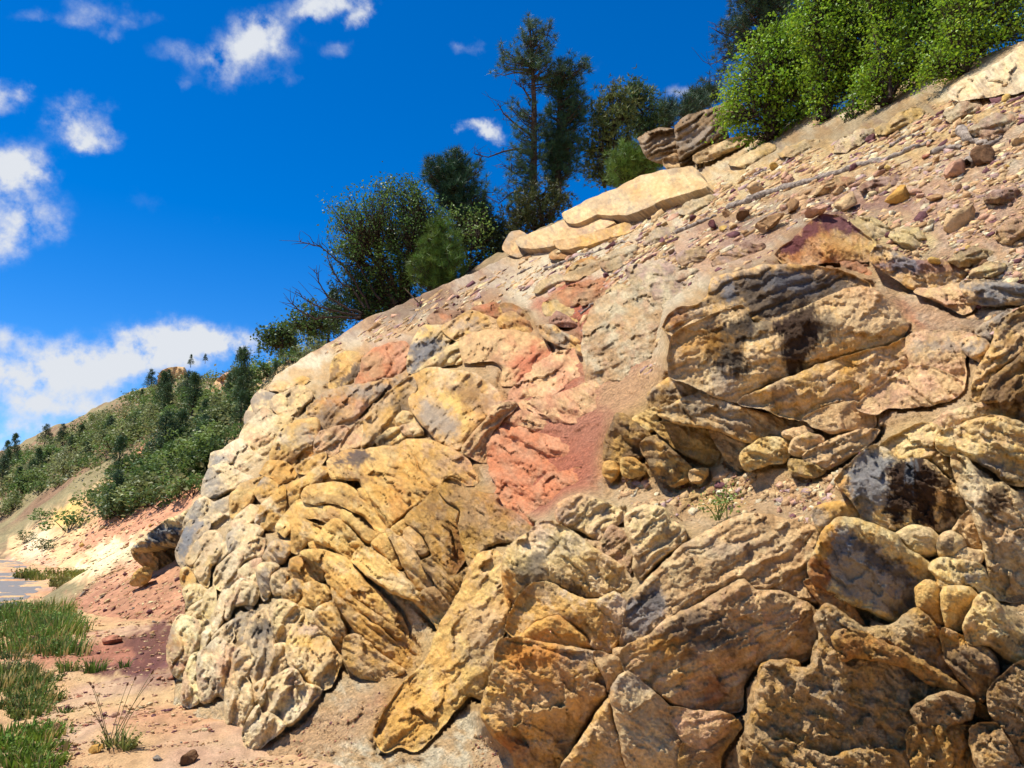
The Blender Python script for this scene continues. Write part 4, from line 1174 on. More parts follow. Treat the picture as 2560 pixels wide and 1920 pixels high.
rock(slabs, 'rock_slab', 'A', [(1690, 425), (1745, 300), (1750, 200), (1860, 115), (2000, 65), (2110, 55), (2155, 100), (2130, 290), (2060, 335), (1920, 395), (1780, 415)], ('coral', 'rose', 'red'), flat=.72, H=.5, lift=4, knob=.7, stains=[([(1850, 260), (70, 80)], 'brown', .5, 14), ([(2070, 230), (60, 100)], 'rose', .6, 14)], label='coral red knobbly slab of the sloping rocks')
rock(slabs, 'rock_slab', 'C', [(765, 610), (790, 490), (880, 345), (1000, 325), (1100, 355), (1135, 430), (1080, 525), (960, 600), (860, 705), (765, 730)], ('cream', 'yellow', 'gray'), flat=.72, H=.5, lift=8,  stains=[([(770, 560), (900, 440), (1080, 470), (960, 590), (860, 690), (770, 700)], 'bluegray', .85, 16)], label='blue-grey stained lens of rock')
rock(slabs, 'rock_slab', 'C', [(1060, 340), (1300, 205), (1480, 265), (1570, 330), (1450, 370), (1300, 395), (1180, 445), (1135, 425)], ('ochre', 'tan', 'yellow'), flat=.72, H=.4, lift=4, stains=[([(1290, 320), (70, 50)], 'gray', .6, 14)])
rock(slabs, 'rock_slab', 'C', [(1220, 445), (1390, 380), (1600, 365), (1800, 400), (1960, 490), (1995, 590), (1900, 705), (1750, 825), (1580, 835), (1590, 690), (1480, 620), (1250, 640), (1230, 580)],
     ('tan', 'sand', 'rose'), H=.4, lift=4, stains=[([(1650, 640), (1850, 500), (1980, 560), (1900, 700), (1740, 820), (1700, 760)], 'coral', .75, 24), ([(1320, 560), (130, 60)], 'brown', .5, 18)], cracks=[([(1310, 510), (1600, 510)], 1.6, 5), ([(1640, 580), (1760, 540)], 1.6, 4)])
rock(slabs, 'rock_layer', 'C', [(830, 725), (960, 620), (1190, 470), (1250, 560), (1230, 640), (1100, 665), (950, 690)], ('pale', 'tan', 'gray'), flat=.72, H=.5, lift=6, strata=(32, 18, 6))
rock(slabs, 'rock_slab', 'C', [(400, 1120), (540, 960), (700, 820), (790, 775), (835, 870), (770, 960), (820, 1090), (835, 1190), (700, 1210), (580, 1225), (490, 1330), (370, 1375), (380, 1250)], ('tan', 'ochre', 'gray'), flat=.72, H=.4, lift=6, strata=(55, 40, 4), stains=[([(680, 900), (820, 900), (780, 1060), (640, 1080), (620, 1000)], 'dark', .65, 18), ([(470, 1150), (60, 120)], 'tan', .5, 20)])
rock(slabs, 'rock_slab', 'C', [(790, 775), (960, 695), (1300, 740), (1420, 800), (1605, 970), (1500, 1080), (1290, 1290), (1210, 1425), (1050, 1355), (940, 1235), (840, 1120), (770, 960), (835, 870)],
     ('ochre', 'tan', 'gold'), H=.42, lift=9, facets=5, stains=[([(880, 1000), (1100, 1000), (1180, 1180), (1120, 1320), (980, 1250), (850, 1130)], 'gray', .75, 22), ([(1120, 850), (1300, 820), (1500, 960), (1400, 1080), (1240, 1000)], 'umber', .6, 20), ([(1020, 900), (1180, 960), (1290, 1180), (1260, 1240), (1200, 1080), (1060, 980)], 'yellow', .8, 8)],
     cracks=[([(1080, 800), (1060, 900)], 1.6, 5), ([(1240, 1000), (1400, 1020)], 1.4, 3)])
rock(slabs, 'rock_slab', 'C', [(1230, 1410), (1300, 1290), (1480, 1085), (1600, 990), (1700, 1010), (1560, 1160), (1460, 1300), (1500, 1480), (1400, 1500)], ('brown', 'tan', 'rose'), flat=.72, H=.35, lift=2)
rock(slabs, 'rock_slab', 'C', [(20, 930), (180, 870), (320, 860), (560, 810), (760, 740), (540, 930), (440, 1000), (330, 980), (160, 1000), (60, 1050)], ('brown', 'gray', 'ochre'), flat=.72, H=.4, lift=-2)
ledge = outcrop('rock_ledge', 'C', 1700, 400, 'dark rust-brown broken ledge capping the pink hollow', 'rock ledge', grain=-22)
rock(ledge, 'rock_block', 'C', [(1300, 195), (1450, 140), (1560, 150), (1640, 200), (1560, 260), (1430, 250)], ('umber', 'red', 'ochre'), flat=.72, H=.6, lift=6, strata=(-15, 16, 4))
rock(ledge, 'rock_block', 'C', [(1560, 150), (1660, 140), (1780, 220), (1800, 290), (1680, 260), (1600, 210)], ('umber', 'rust', 'purple'), flat=.72, H=.6, lift=8, strata=(-25, 16, 4))
rock(ledge, 'rock_block', 'C', [(1540, 260), (1640, 210), (1800, 300), (1830, 400), (1700, 380), (1560, 330)], ('rust', 'ochre', 'brown'), flat=.72, H=.5, lift=4, strata=(-25, 18, 4))
rock(ledge, 'rock_block', 'C', [(1900, 330), (2000, 325), (2120, 400), (2230, 460), (2212, 540), (2080, 500), (1930, 420)], ('brown', 'gray', 'ochre'), flat=.72, H=.6, lift=6, strata=(-28, 16, 4))
rock(ledge, 'rock_block', 'C', [(2230, 500), (2340, 540), (2420, 610), (2330, 620), (2220, 560)], ('umber', 'gray', 'ochre'), flat=.72, H=.6, lift=6, strata=(-25, 16, 3))
rock(ledge, 'rock_block', 'C', [(2040, 210), (2150, 260), (2212, 330), (2100, 330), (1990, 300)], ('maroon', 'purple', 'red'), flat=.72, H=.6, lift=6)
rock(ledge, 'rock_block', 'C', [(930, 270), (1050, 180), (1180, 210), (1260, 260), (1150, 320), (1000, 330)], ('maroon', 'purple', 'red'), flat=.72, H=.5, lift=4, knob=.7)

# 5. the great stained boulder
big = outcrop('stained_boulder', 'M', 900, 1000, 'largest boulder, tan face with black streaks under a dark eroded crown', 'boulder', grain=14, gk=0.22)
rock(big, 'boulder_crown', 'M', [(325, 540), (400, 440), (500, 430), (560, 380), (600, 280), (760, 245), (850, 220), (1050, 220), (1250, 245), (1400, 315), (1420, 380), (1300, 370), (1110, 430), (930, 520), (800, 540), (740, 450), (600, 490), (420, 580)],
     ('tan', 'ochre', 'gray'), H=.6, chip=.7, lift=66, flat=.72, anchor=1.0, strata=(20, 30, 6), knob=.5, stains=[([(680, 380), (780, 250), (1000, 240), (1340, 300), (1280, 370), (1000, 470), (820, 520), (760, 430)], 'dark', .9, 18), ([(560, 400), (620, 290), (760, 250), (740, 400)], 'dark', .7, 14), ([(620, 330), (700, 270), (680, 400)], 'bluegray', .6, 10), ([(380, 480), (60, 50)], 'rust', .6, 12), ([(1000, 300), (130, 50)], 'bluegray', .5, 14)])
rock(big, 'boulder_face', 'M', [(362, 790), (372, 600), (430, 550), (600, 470), (740, 430), (800, 520), (930, 500), (1060, 440), (1150, 400), (1300, 340), (1440, 350), (1600, 520), (1560, 600), (1480, 640), (1340, 665), (1180, 715), (990, 795), (880, 825), (720, 925), (620, 905), (480, 835)],
     ('tan', 'cream', 'ochre'), H=.42, lift=62, flat=.8, anchor=.8, facets=6, fs=.4, edge=60,
     stains=[([(560, 560), (790, 500), (800, 560), (740, 640), (760, 760), (700, 800), (660, 720), (640, 800), (560, 660)], 'black', .92, 12, 'streak'), ([(740, 450), (900, 500), (1000, 470), (940, 560), (800, 560)], 'dark', .7, 12), ([(920, 530), (1060, 440), (1120, 430), (1130, 620), (1080, 680), (1010, 800), (970, 740), (960, 600)], 'varnish', .95, 9, 'streak'),
             ([(1180, 540), (40, 60)], 'dark', .7, 8, 'streak'), ([(470, 620), (170, 60)], 'gold', .6, 20), ([(1380, 480), (150, 80)], 'tan', .6, 20), ([(1140, 660), (1340, 600), (1300, 650), (1150, 710)], 'ochre', .7, 10), ([(640, 830), (60, 70)], 'gray', .5, 12, 'streak')],
     cracks=[([(620, 900), (900, 820)], 1.8, 6), ([(860, 670), (880, 740), (980, 790)], 2, 6), ([(740, 740), (860, 770), (890, 830)], 1.8, 5), ([(1330, 450), (1240, 560)], 2, 5)])
rock(big, 'boulder_base', 'M', [(720, 930), (900, 840), (1000, 800), (1180, 725), (1350, 675), (1500, 640), (1605, 600), (1625, 740), (1560, 800), (1420, 905), (1330, 945), (1250, 935), (1100, 975), (1060, 1025), (930, 995), (880, 965)],
     ('tan', 'ochre', 'sand'), H=.3, lift=26, flat=.75, facets=3, edge=40, stains=[([(930, 880), (50, 40)], 'umber', .6, 10), ([(1280, 730), (90, 40)], 'gold', .6, 18)], cracks=[([(920, 840), (900, 900), (930, 990)], 2, 6), ([(1300, 920), (1600, 740)], 1.8, 6), ([(1000, 940), (1080, 980)], 1.6, 5)])
rock(big, 'boulder_base', 'M', [(1060, 1020), (1150, 965), (1260, 940), (1350, 935), (1430, 1000), (1420, 1060), (1200, 1085)], ('tan', 'brown', 'sand'), chip=.45, H=.5, lift=8, flat=.7, cracks=[([(1250, 950), (1280, 1070)], 1.6, 5)])
rock(big, 'boulder_base', 'M', [(1340, 945), (1600, 760), (1720, 745), (1900, 830), (1850, 905), (1700, 945), (1500, 960), (1430, 990)], ('tan', 'pink', 'sand'), chip=.45, H=.2, lift=-2, flat=.5, strata=(-45, 30, 4))
rock(big, 'boulder_base', 'M', [(1600, 600), (1700, 560), (1960, 580), (1900, 700), (1900, 830), (1730, 740), (1630, 740)], ('pink', 'tan', 'brown'), chip=.45, H=.3, lift=-2, flat=.4, knob=.6, stains=[([(1800, 640), (120, 20)], 'gray', .6, 8)])

# 6. stepped blocks below it
steps_ = outcrop('rock_outcrop', 'M', 700, 1250, 'stepped tan and yellow blocks below the largest boulder', grain=-24)
rock(steps_, 'rock_block', 'M', [(300, 985), (510, 890), (700, 940), (880, 995), (1000, 1015), (1170, 1090), (1205, 1115), (1100, 1125), (960, 1115), (900, 1135), (760, 1135), (590, 1065), (440, 1045)], ('tan', 'gray', 'ochre'), flat=.66, H=.55, lift=27, edge=26, stains=[([(560, 990), (130, 30)], 'gray', .6, 18), ([(800, 1070), (110, 25)], 'umber', .55, 12), ([(430, 960), (40, 25)], 'dark', .6, 8)], cracks=[([(830, 1000), (820, 1060)], 1.5, 4)])
rock(steps_, 'rock_block', 'M', [(250, 890), (370, 800), (480, 840), (510, 885), (400, 945), (280, 965)], ('ochre', 'tan', 'gray'), flat=.66, H=.7, lift=23, stains=[([(340, 900), (80, 40)], 'dark', .5, 14)])
rock(steps_, 'rock_block', 'M', [(280, 1045), (480, 1040), (590, 1080), (625, 1200), (560, 1255), (420, 1185), (330, 1105)], ('yellow', 'ochre', 'tan'), flat=.66, H=.4, lift=4, mat=M_ROUGH, rough=0.9, knob=.4)
rock(steps_, 'rock_block', 'M', [(575, 1070), (700, 1120), (840, 1140), (780, 1180), (730, 1240), (740, 1290), (660, 1230)], ('brown', 'tan'), flat=.66, H=.35, lift=0, mat=M_ROUGH, rough=0.9)
rock(steps_, 'rock_block', 'M', [(210, 1155), (260, 1112), (330, 1140), (470, 1270), (475, 1330), (380, 1372), (290, 1295)], ('umber', 'dark', 'ochre'), flat=.66, H=.5, edge=12, lift=36, facets=3, corner=.4, stains=[([(440, 1320), (50, 50)], 'ochre', .6, 12), ([(370, 1240), (30, 20)], 'pale', .4, 6)], label='dark brown slanting slab of the stepped blocks')
rock(steps_, 'rock_block', 'M', [(22, 1230), (30, 1130), (90, 985), (170, 1030), (270, 1110), (220, 1155), (240, 1200), (170, 1250), (110, 1300), (60, 1260)], ('umber', 'ochre', 'dark'), flat=.66, H=.5, lift=27, mat=M_ROUGH, rough=1.1, knob=.5)
rock(steps_, 'rock_block', 'M', [(20, 1250), (70, 1235), (100, 1290), (60, 1340), (25, 1310)], ('ochre', 'gold'), flat=.66, H=.8, lift=27)
rock(steps_, 'rock_block', 'M', [(110, 1230), (170, 1220), (240, 1290), (190, 1320), (125, 1310)], ('gold', 'yellow'), flat=.66, H=.7, lift=32)
rock(steps_, 'rock_block', 'M', [(730, 1210), (790, 1150), (870, 1115), (980, 1130), (992, 1190), (960, 1240), (880, 1250), (770, 1285)], ('yellow', 'pale', 'ochre'), flat=.66, H=.6, lift=23)
rock(steps_, 'rock_block', 'M', [(992, 1190), (1000, 1130), (1090, 1095), (1165, 1120), (1100, 1185), (1040, 1210)], ('tan', 'sand', 'yellow'), flat=.66, H=.6, lift=18)
rock(steps_, 'rock_block', 'M', [(950, 1090), (1060, 1060), (1110, 1085), (1000, 1125)], ('tan', 'sand', 'gray'), flat=.66, H=.6, lift=27)
rock(steps_, 'rock_slab', 'M', [(1060, 1210), (1200, 1130), (1350, 1078), (1455, 1078), (1380, 1165), (1250, 1245), (1180, 1275), (1100, 1240)], ('tan', 'sand', 'gray'), flat=.66, H=.4, lift=13, strata=(25, 26, 4))
rock(steps_, 'rock_block', 'M', [(190, 1000), (290, 960), (300, 1040), (250, 1090), (170, 1030)], ('pale', 'yellow'), flat=.66, H=.5, lift=13)
rock(steps_, 'rock_block', 'M', [(990, 1230), (1100, 1250), (1180, 1280), (1110, 1320), (1000, 1300)], ('tan', 'yellow'), flat=.66, H=.4, lift=4, mat=M_ROUGH, rough=1.0)
rock(steps_, 'rock_block', 'M', [(470, 1290), (560, 1280), (540, 1340), (480, 1340)], ('ochre', 'tan'), flat=.66, H=.6, lift=13)

# 7. purple-capped boulder and the ledge to its right
o = rock(None, 'boulder', 'M', [(912, 155), (1000, 90), (1070, 20), (1150, -40), (1250, -35), (1350, 30), (1432, 100), (1412, 185), (1300, 195), (1180, 195), (1040, 215), (960, 205)], ('rust', 'brown', 'ochre'), chip=.45, H=.5, lift=50, flat=.7, anchor=.9,
     stains=[([(900, 160), (1000, 80), (1080, 10), (1150, -60), (1260, -50), (1360, 40), (1290, 50), (1200, 20), (1100, 60), (1060, 130), (980, 150)], 'maroon', .95, 10), ([(1280, 130), (110, 50)], 'ochre', .5, 18)], cracks=[([(1240, 130), (1330, 180)], 1.6, 4)])
tag(o, 'rust-brown boulder with a dark purple cap above the red dirt streak', 'boulder')
led2 = outcrop('rock_ledge', 'M', 1700, 350, 'tan and grey-violet ledge right of the purple-capped boulder', 'rock ledge', grain=-12)
rock(led2, 'rock_block', 'M', [(1410, 190), (1450, 115), (1560, 155), (1650, 195), (1780, 190), (1910, 205), (1912, 250), (1880, 300), (1760, 330), (1640, 340), (1560, 290)], ('tan', 'ochre', 'bluegray'), H=.5, lift=12, flat=.65, stains=[([(1700, 215), (180, 40)], 'purple', .7, 12), ([(1580, 210), (60, 40)], 'bluegray', .7, 10)])
rock(led2, 'rock_block', 'M', [(1880, 315), (1950, 290), (2100, 310), (2250, 330), (2250, 405), (2060, 425), (1940, 405), (1900, 375)], ('tan', 'bluegray', 'gray'), H=.5, lift=12, flat=.65, stains=[([(2050, 350), (160, 40)], 'bluegray', .7, 12)])
rock(led2, 'rock_block', 'M', [(1640, 350), (1760, 335), (1880, 310), (1900, 380), (1960, 420), (1900, 470), (1760, 400)], ('pink', 'tan'), H=.3, lift=0)

# 8. yellow ridge and dark-varnished boulder at the right
o = rock(None, 'boulder', 'F', [(585, 690), (720, 540), (800, 470), (920, 395), (1000, 415), (1130, 515), (1340, 515), (1430, 560), (1560, 700), (1640, 760), (1735, 950), (1590, 1125), (1450, 1155), (1300, 1110), (1120, 1140), (820, 1055), (800, 990), (720, 850), (660, 790)],
     ('tan', 'cream', 'yellow'), H=.45, edge=50, lift=26, flat=.8, anchor=.8, facets=5, fs=.4,
     stains=[([(720, 600), (800, 480), (930, 440), (1080, 520), (1040, 620), (1030, 900), (820, 970), (740, 860), (680, 760)], 'bluegray', .85, 14), ([(1030, 640), (1080, 560), (1160, 520), (1320, 530), (1420, 580), (1440, 700), (1430, 860), (1450, 1060), (1440, 1110), (1270, 1080), (1250, 930), (1210, 920), (1200, 1080), (1040, 980), (1050, 760)], 'varnish', .97, 7),
             ([(1420, 560), (1500, 620), (1580, 740), (1500, 720), (1440, 620)], 'varnish', .9, 7), ([(1510, 800), (1600, 830), (1620, 950), (1560, 1110), (1500, 1060)], 'varnish', .85, 9), ([(900, 420), (110, 30)], 'white', .7, 10), ([(630, 700), (50, 90)], 'gold', .6, 12), ([(1220, 620), (30, 70)], 'bluegray', .6, 6, 'streak')],
     cracks=[([(810, 980), (1040, 910)], 1.5, 5), ([(980, 940), (1130, 1120)], 1.5, 5), ([(1440, 780), (1640, 740)], 1.5, 5)])
tag(o, 'boulder with a square dark brown varnish patch and blue-grey left side', 'boulder')
ridge = outcrop('rock_outcrop', 'F', 1700, 1500, 'smooth yellow sandstone ridge running down the right edge', grain=-36, gk=0.45)
YE = ('yellow', 'pale', 'tan')
rock(ridge, 'rock_hump', 'F', [(960, 400), (1100, 305), (1300, 215), (1420, 205), (1495, 260), (1455, 330), (1455, 430), (1560, 500), (1645, 730), (1560, 650), (1430, 545), (1340, 512), (1130, 515), (1010, 430)], ('yellow', 'pale', 'tan'), H=.6, lift=32, flat=.6, facets=4, strata=(20, 40, 3), stains=[([(1390, 370), (50, 40)], 'brown', .6, 10)], cracks=[([(1090, 350), (1120, 500)], 1.6, 4)])
rock(ridge, 'rock_hump', 'F', [(1460, 410), (1470, 300), (1600, 245), (1850, 155), (2000, 145), (2240, 230), (2260, 420), (2260, 720), (2060, 720), (1960, 620), (1780, 520), (1620, 475), (1530, 475)], YE, H=.5, lift=59, flat=.6, facets=4, fs=.35, strata=(-22, 36, 4), stains=[([(1900, 600), (130, 60)], 'bluegray', .7, 16), ([(2080, 660), (100, 60)], 'dark', .6, 16), ([(2060, 350), (120, 30)], 'brown', .5, 10)], cracks=[([(1900, 390), (2080, 450), (2212, 460)], 3, 9), ([(1960, 330), (2130, 390)], 3, 8)])
rock(ridge, 'rock_hump', 'F', [(1430, 200), (1560, 100), (1750, 55), (1960, -5), (2045, 120), (2095, 160), (1850, 150), (1600, 235), (1490, 250)], ('cream', 'pink', 'pale'), H=.5, lift=13, flat=.5, facets=4)
rock(ridge, 'rock_slab', 'F', [(1580, 490), (1700, 495), (1780, 600), (1900, 740), (2060, 730), (2260, 1020), (2260, 1700), (1930, 1700), (1900, 1500), (1860, 1250), (1775, 1000), (1650, 750)],
     ('tan', 'cream', 'brown'), H=.4, lift=18, flat=.7, facets=5, fs=.35, stains=[([(1860, 780), (2050, 720), (2070, 930), (1920, 980), (1850, 860)], 'varnish', .85, 9), ([(1770, 740), (70, 180)], 'white', .5, 24), ([(2050, 1100), (120, 90)], 'brown', .5, 20), ([(2080, 1300), (140, 90)], 'gray', .45, 24)], cracks=[([(1780, 600), (1900, 780), (1960, 940)], 1.8, 5), ([(1990, 620), (2100, 880), (2212, 1070)], 2.6, 9)])
rock(ridge, 'rock_slab', 'F', [(1590, 1130), (1740, 960), (1800, 1100), (1855, 1260), (1760, 1280), (1660, 1180)], ('tan', 'brown', 'umber'), H=.4, lift=32, flat=.7)
rock(ridge, 'rock_hump', 'F', [(1110, 1150), (1240, 1095), (1400, 1115), (1485, 1200), (1485, 1320), (1380, 1355), (1240, 1315), (1180, 1245)], ('cream', 'pale', 'tan'), H=.9, lift=59, flat=.8, facets=2, rough=.7, chip=.25)
rock(ridge, 'rock_hump', 'F', [(1480, 1180), (1580, 1135), (1660, 1180), (1705, 1260), (1600, 1365), (1480, 1350)], ('cream', 'tan', 'pale'), H=.9, lift=59, flat=.8, facets=2, rough=.7, chip=.25, stains=[([(1530, 1260), (60, 70)], 'dark', .75, 10)])
rock(ridge, 'rock_hump', 'F', [(1540, 1390), (1650, 1300), (1730, 1280), (1870, 1330), (1820, 1415), (1640, 1420)], ('tan', 'cream'), H=.7, lift=41, flat=.7, facets=3)
rock(ridge, 'rock_hump', 'F', [(1390, 1440), (1490, 1370), (1700, 1390), (1830, 1425), (1905, 1560), (1925, 1680), (1700, 1720), (1480, 1700), (1460, 1540)], ('yellow', 'pale', 'cream'), H=.6, lift=69, flat=.8, facets=4, pock=.7, stains=[([(1770, 1540), (50, 30)], 'bluegray', .6, 8)])
rock(ridge, 'rock_hump', 'H', [(860, 90), (900, 50), (1000, 60), (1045, 110), (1030, 175), (960, 265), (880, 245)], ('yellow', 'ochre', 'pale'), H=.85, lift=101, flat=.85, facets=2, rough=.8, chip=.3, pock=.5)
rock(ridge, 'rock_hump', 'H', [(740, 140), (735, 60), (800, 20), (850, 70), (872, 245), (800, 205)], ('yellow', 'ochre', 'gold'), H=.8, lift=78, flat=.85, facets=2, rough=.8, chip=.3)
rock(ridge, 'rock_hump', 'H', [(1045, 95), (1110, 100), (1200, 220), (1300, 340), (1300, 430), (1220, 435), (1100, 345), (1000, 335), (970, 245)], ('yellow', 'pale', 'tan'), H=.7, lift=82, flat=.8, facets=4, stains=[([(1180, 340), (80, 40)], 'dark', .5, 12)], cracks=[([(980, 220), (1000, 320)], 2, 6)])
rock(ridge, 'rock_slab', 'H', [(865, 265), (960, 300), (1110, 380), (1145, 480), (1090, 575), (1060, 625), (960, 525), (880, 405)], ('brown', 'ochre', 'umber'), H=.6, lift=59, flat=.8, strata=(-40, 34, 4), stains=[([(1000, 440), (110, 90)], 'dark', .65, 20), ([(960, 310), (100, 25)], 'gold', .7, 10)])
rock(ridge, 'rock_slab', 'H', [(740, 190), (860, 260), (870, 400), (790, 300)], ('tan', 'umber', 'brown'), H=.6, lift=46, flat=.8)
rock(ridge, 'rock_slab', 'H', [(1095, 570), (1220, 445), (1320, 445), (1320, 980), (1240, 880), (1180, 780), (1100, 680)], ('tan', 'brown', 'ochre'), H=.4, lift=23, flat=.8, knob=.4, mat=M_ROUGH)
# edge rocks above the ridge
edge_ = outcrop('rock_outcrop', 'M', 2150, 900, 'ochre weathered outcrop with grey caps at the right edge above the yellow ridge', grain=42)
rock(edge_, 'rock_block', 'M', [(1940, 900), (1960, 780), (2040, 640), (2100, 500), (2250, 430), (2250, 640), (2150, 720), (2050, 800), (1990, 920)], ('ochre', 'tan', 'yellow'), H=.5, lift=41, flat=.6, stains=[([(2150, 500), (80, 60)], 'dark', .6, 14), ([(2160, 620), (60, 50)], 'umber', .6, 12)], strata=(40, 40, 4))
rock(edge_, 'rock_block', 'M', [(1990, 920), (2050, 805), (2160, 720), (2260, 640), (2260, 1020), (2120, 1000), (2080, 930)], ('ochre', 'umber', 'tan'), H=.5, lift=32, flat=.65, knob=.6, stains=[([(2160, 880), (90, 90)], 'umber', .65, 20)], mat=M_ROUGH)
rock(edge_, 'rock_block', 'M', [(1880, 620), (1960, 590), (2030, 630), (2000, 720), (1930, 690)], ('tan', 'bluegray', 'ochre'), H=.6, lift=23)
rock(edge_, 'rock_block', 'M', [(1960, 560), (2060, 490), (2150, 450), (2110, 520), (2040, 600)], ('gray', 'bluegray', 'tan'), H=.5, lift=23)

# 9. boulder with the slanting blue-grey face
o = rock(None, 'boulder', 'X', [(2022, 1414), (2042, 1365), (2060, 1325), (2082, 1305), (2105, 1293), (2134, 1297), (2180, 1311), (2235, 1335), (2261, 1366), (2322, 1410), (2342, 1445), (2347, 1478), (2337, 1532), (2300, 1550), (2230, 1555), (2170, 1525), (2110, 1505), (2060, 1475), (2030, 1452)],
     ('yellow', 'pale', 'gold'), H=.4, edge=34, lift=48, flat=.88, anchor=.9, facets=4, fs=.3, strata=(-42, 60, 2), stains=[([(2058, 1400), (2085, 1340), (2120, 1330), (2180, 1362), (2235, 1410), (2290, 1450), (2300, 1510), (2230, 1535), (2150, 1500), (2085, 1470)], 'gray', .85, 8), ([(2110, 1335), (2160, 1345), (2210, 1390), (2270, 1430), (2290, 1470), (2240, 1450), (2170, 1400)], 'dark', .75, 9), ([(2100, 1355), (30, 30)], 'bluegray', .7, 10), ([(2040, 1440), (35, 40)], 'rust', .8, 10), ([(2060, 1345), (22, 35)], 'gold', .7, 8)])
tag(o, 'yellow-rimmed boulder with a slanting blue-grey and black face', 'boulder')
o = rock(None, 'boulder', 'F', [(388, 980), (430, 915), (600, 880), (690, 865), (780, 930), (815, 1055), (640, 1030), (540, 1105), (455, 1145), (405, 1060)], ('gray', 'ochre', 'brown'), H=.8, lift=69, flat=.8, facets=3, rough=.7, chip=.4, stains=[([(600, 900), (150, 30)], 'ochre', .7, 10)])
tag(o, 'small round grey and ochre boulder wedged under the dark-varnished one', 'boulder')
o = rock(None, 'boulder', 'H', [(182, 30), (260, 10), (330, 60), (420, 160), (480, 260), (400, 250), (330, 200), (290, 160), (240, 110), (200, 60)], ('rust', 'orange', 'umber'), chip=.45, H=.6, lift=92, flat=.85)
tag(o, 'thin rust-orange flake jutting left under the blue-grey faced boulder', 'rock flake')

# 10. crumbly outcrop in the bottom right corner
crum = outcrop('rock_outcrop', 'H', 500, 950, 'crumbly ochre outcrop filling the bottom right corner', grain=-38, gk=0.55)
rock(crum, 'rock_mass', 'H', [(230, 200), (300, 140), (480, 260), (620, 240), (740, 160), (880, 320), (960, 520), (1130, 720), (1200, 800), (1300, 980), (-60, 990), (-60, 600), (0, 430), (180, 460), (230, 420), (260, 300)], ('tan', 'ochre', 'brown'), H=.15, edge=60, lift=0, flat=.75, facets=0, rough=1.4, knob=1.0, mat=M_ROUGH, stains=[([(430, 250), (250, 60)], 'cream', .5, 20)])
CB = ('ochre', 'tan', 'gold')
for i, (pts, cols_, kw) in enumerate([
    ([(320, 300), (400, 258), (560, 320), (700, 390), (860, 480), (1060, 640), (1135, 722), (1060, 700), (900, 570), (780, 520), (700, 460), (600, 430), (440, 400), (370, 420)], ('gold', 'orange', 'ochre'), dict(H=.7, lift=88)),
    ([(715, 665), (800, 600), (900, 575), (1015, 620), (1005, 705), (900, 745), (760, 745)], ('tan', 'brown', 'cream'), dict(H=.7, lift=80, knob=.6)),
    ([(575, 445), (700, 440), (815, 480), (825, 575), (720, 625), (640, 565), (590, 505)], ('tan', 'gray', 'ochre'), dict(H=.5, lift=60, knob=.5)),
    ([(-30, 435), (130, 418), (172, 490), (120, 555), (-30, 565)], ('ochre', 'brown', 'gold'), dict(H=.6, lift=68, knob=.5)),
    ([(190, 500), (300, 455), (425, 500), (440, 600), (645, 660), (600, 765), (400, 865), (280, 765), (200, 625)], ('gray', 'tan', 'ochre'), dict(H=.45, lift=52, knob=.8)),
    ([(-30, 585), (190, 590), (270, 725), (335, 850), (200, 885), (60, 805), (-30, 705)], ('ochre', 'tan', 'brown'), dict(H=.45, lift=56, knob=.8)),
    ([(-40, 835), (80, 820), (300, 900), (420, 865), (700, 875), (745, 990), (-40, 990)], ('ochre', 'tan', 'cream'), dict(H=.4, lift=52, knob=.9)),
    ([(1000, 765), (1130, 735), (1250, 930), (1280, 990), (1060, 990)], ('tan', 'brown', 'ochre'), dict(H=.5, lift=52, knob=.6)),
    ([(700, 755), (1000, 748), (1080, 830), (1060, 990), (740, 990)], ('ochre', 'gold', 'tan'), dict(H=.3, lift=32, knob=.6, strata=(85, 44, 3))),
    ([(640, 292), (740, 310), (870, 425), (820, 440), (700, 380)], ('tan', 'ochre', 'rose'), dict(H=.5, lift=72)),
    ([(240, 330), (330, 320), (370, 430), (300, 470), (220, 460)], ('tan', 'cream', 'ochre'), dict(H=.5, lift=52, knob=.5)),
]):
    rock(crum, 'rock_block', 'H', pts, cols_, flat=.8, rough=1.2, mat=M_ROUGH, facets=5, jit=4, **kw)

# 11. the big brown dome in the lower middle
dome = outcrop('dome_boulder', 'R', 1200, 1200, 'broad brown dome-shaped boulder with dark stains on its lower left', 'boulder', grain=26, gk=0.4)
rock(dome, 'boulder_top', 'R', [(960, 565), (1100, 420), (1250, 280), (1500, 140), (1640, 90), (1800, 98), (2090, 190), (2050, 330), (2030, 520), (2090, 640), (1850, 580), (1700, 570), (1600, 510), (1420, 580), (1200, 710), (1060, 840), (880, 915), (868, 840), (910, 640)],
     ('tan', 'brown', 'cream'), H=.35, lift=10, flat=.6, facets=5, fs=.3, strata=(28, 44, 4), rough=0.9, stains=[([(900, 640), (1120, 540), (1130, 700), (1000, 820), (880, 880)], 'bluegray', .75, 16), ([(1300, 440), (150, 60)], 'olive', .25, 24), ([(1500, 300), (200, 50)], 'gray', .4, 20), ([(1040, 610), (60, 50)], 'dark', .7, 14)])
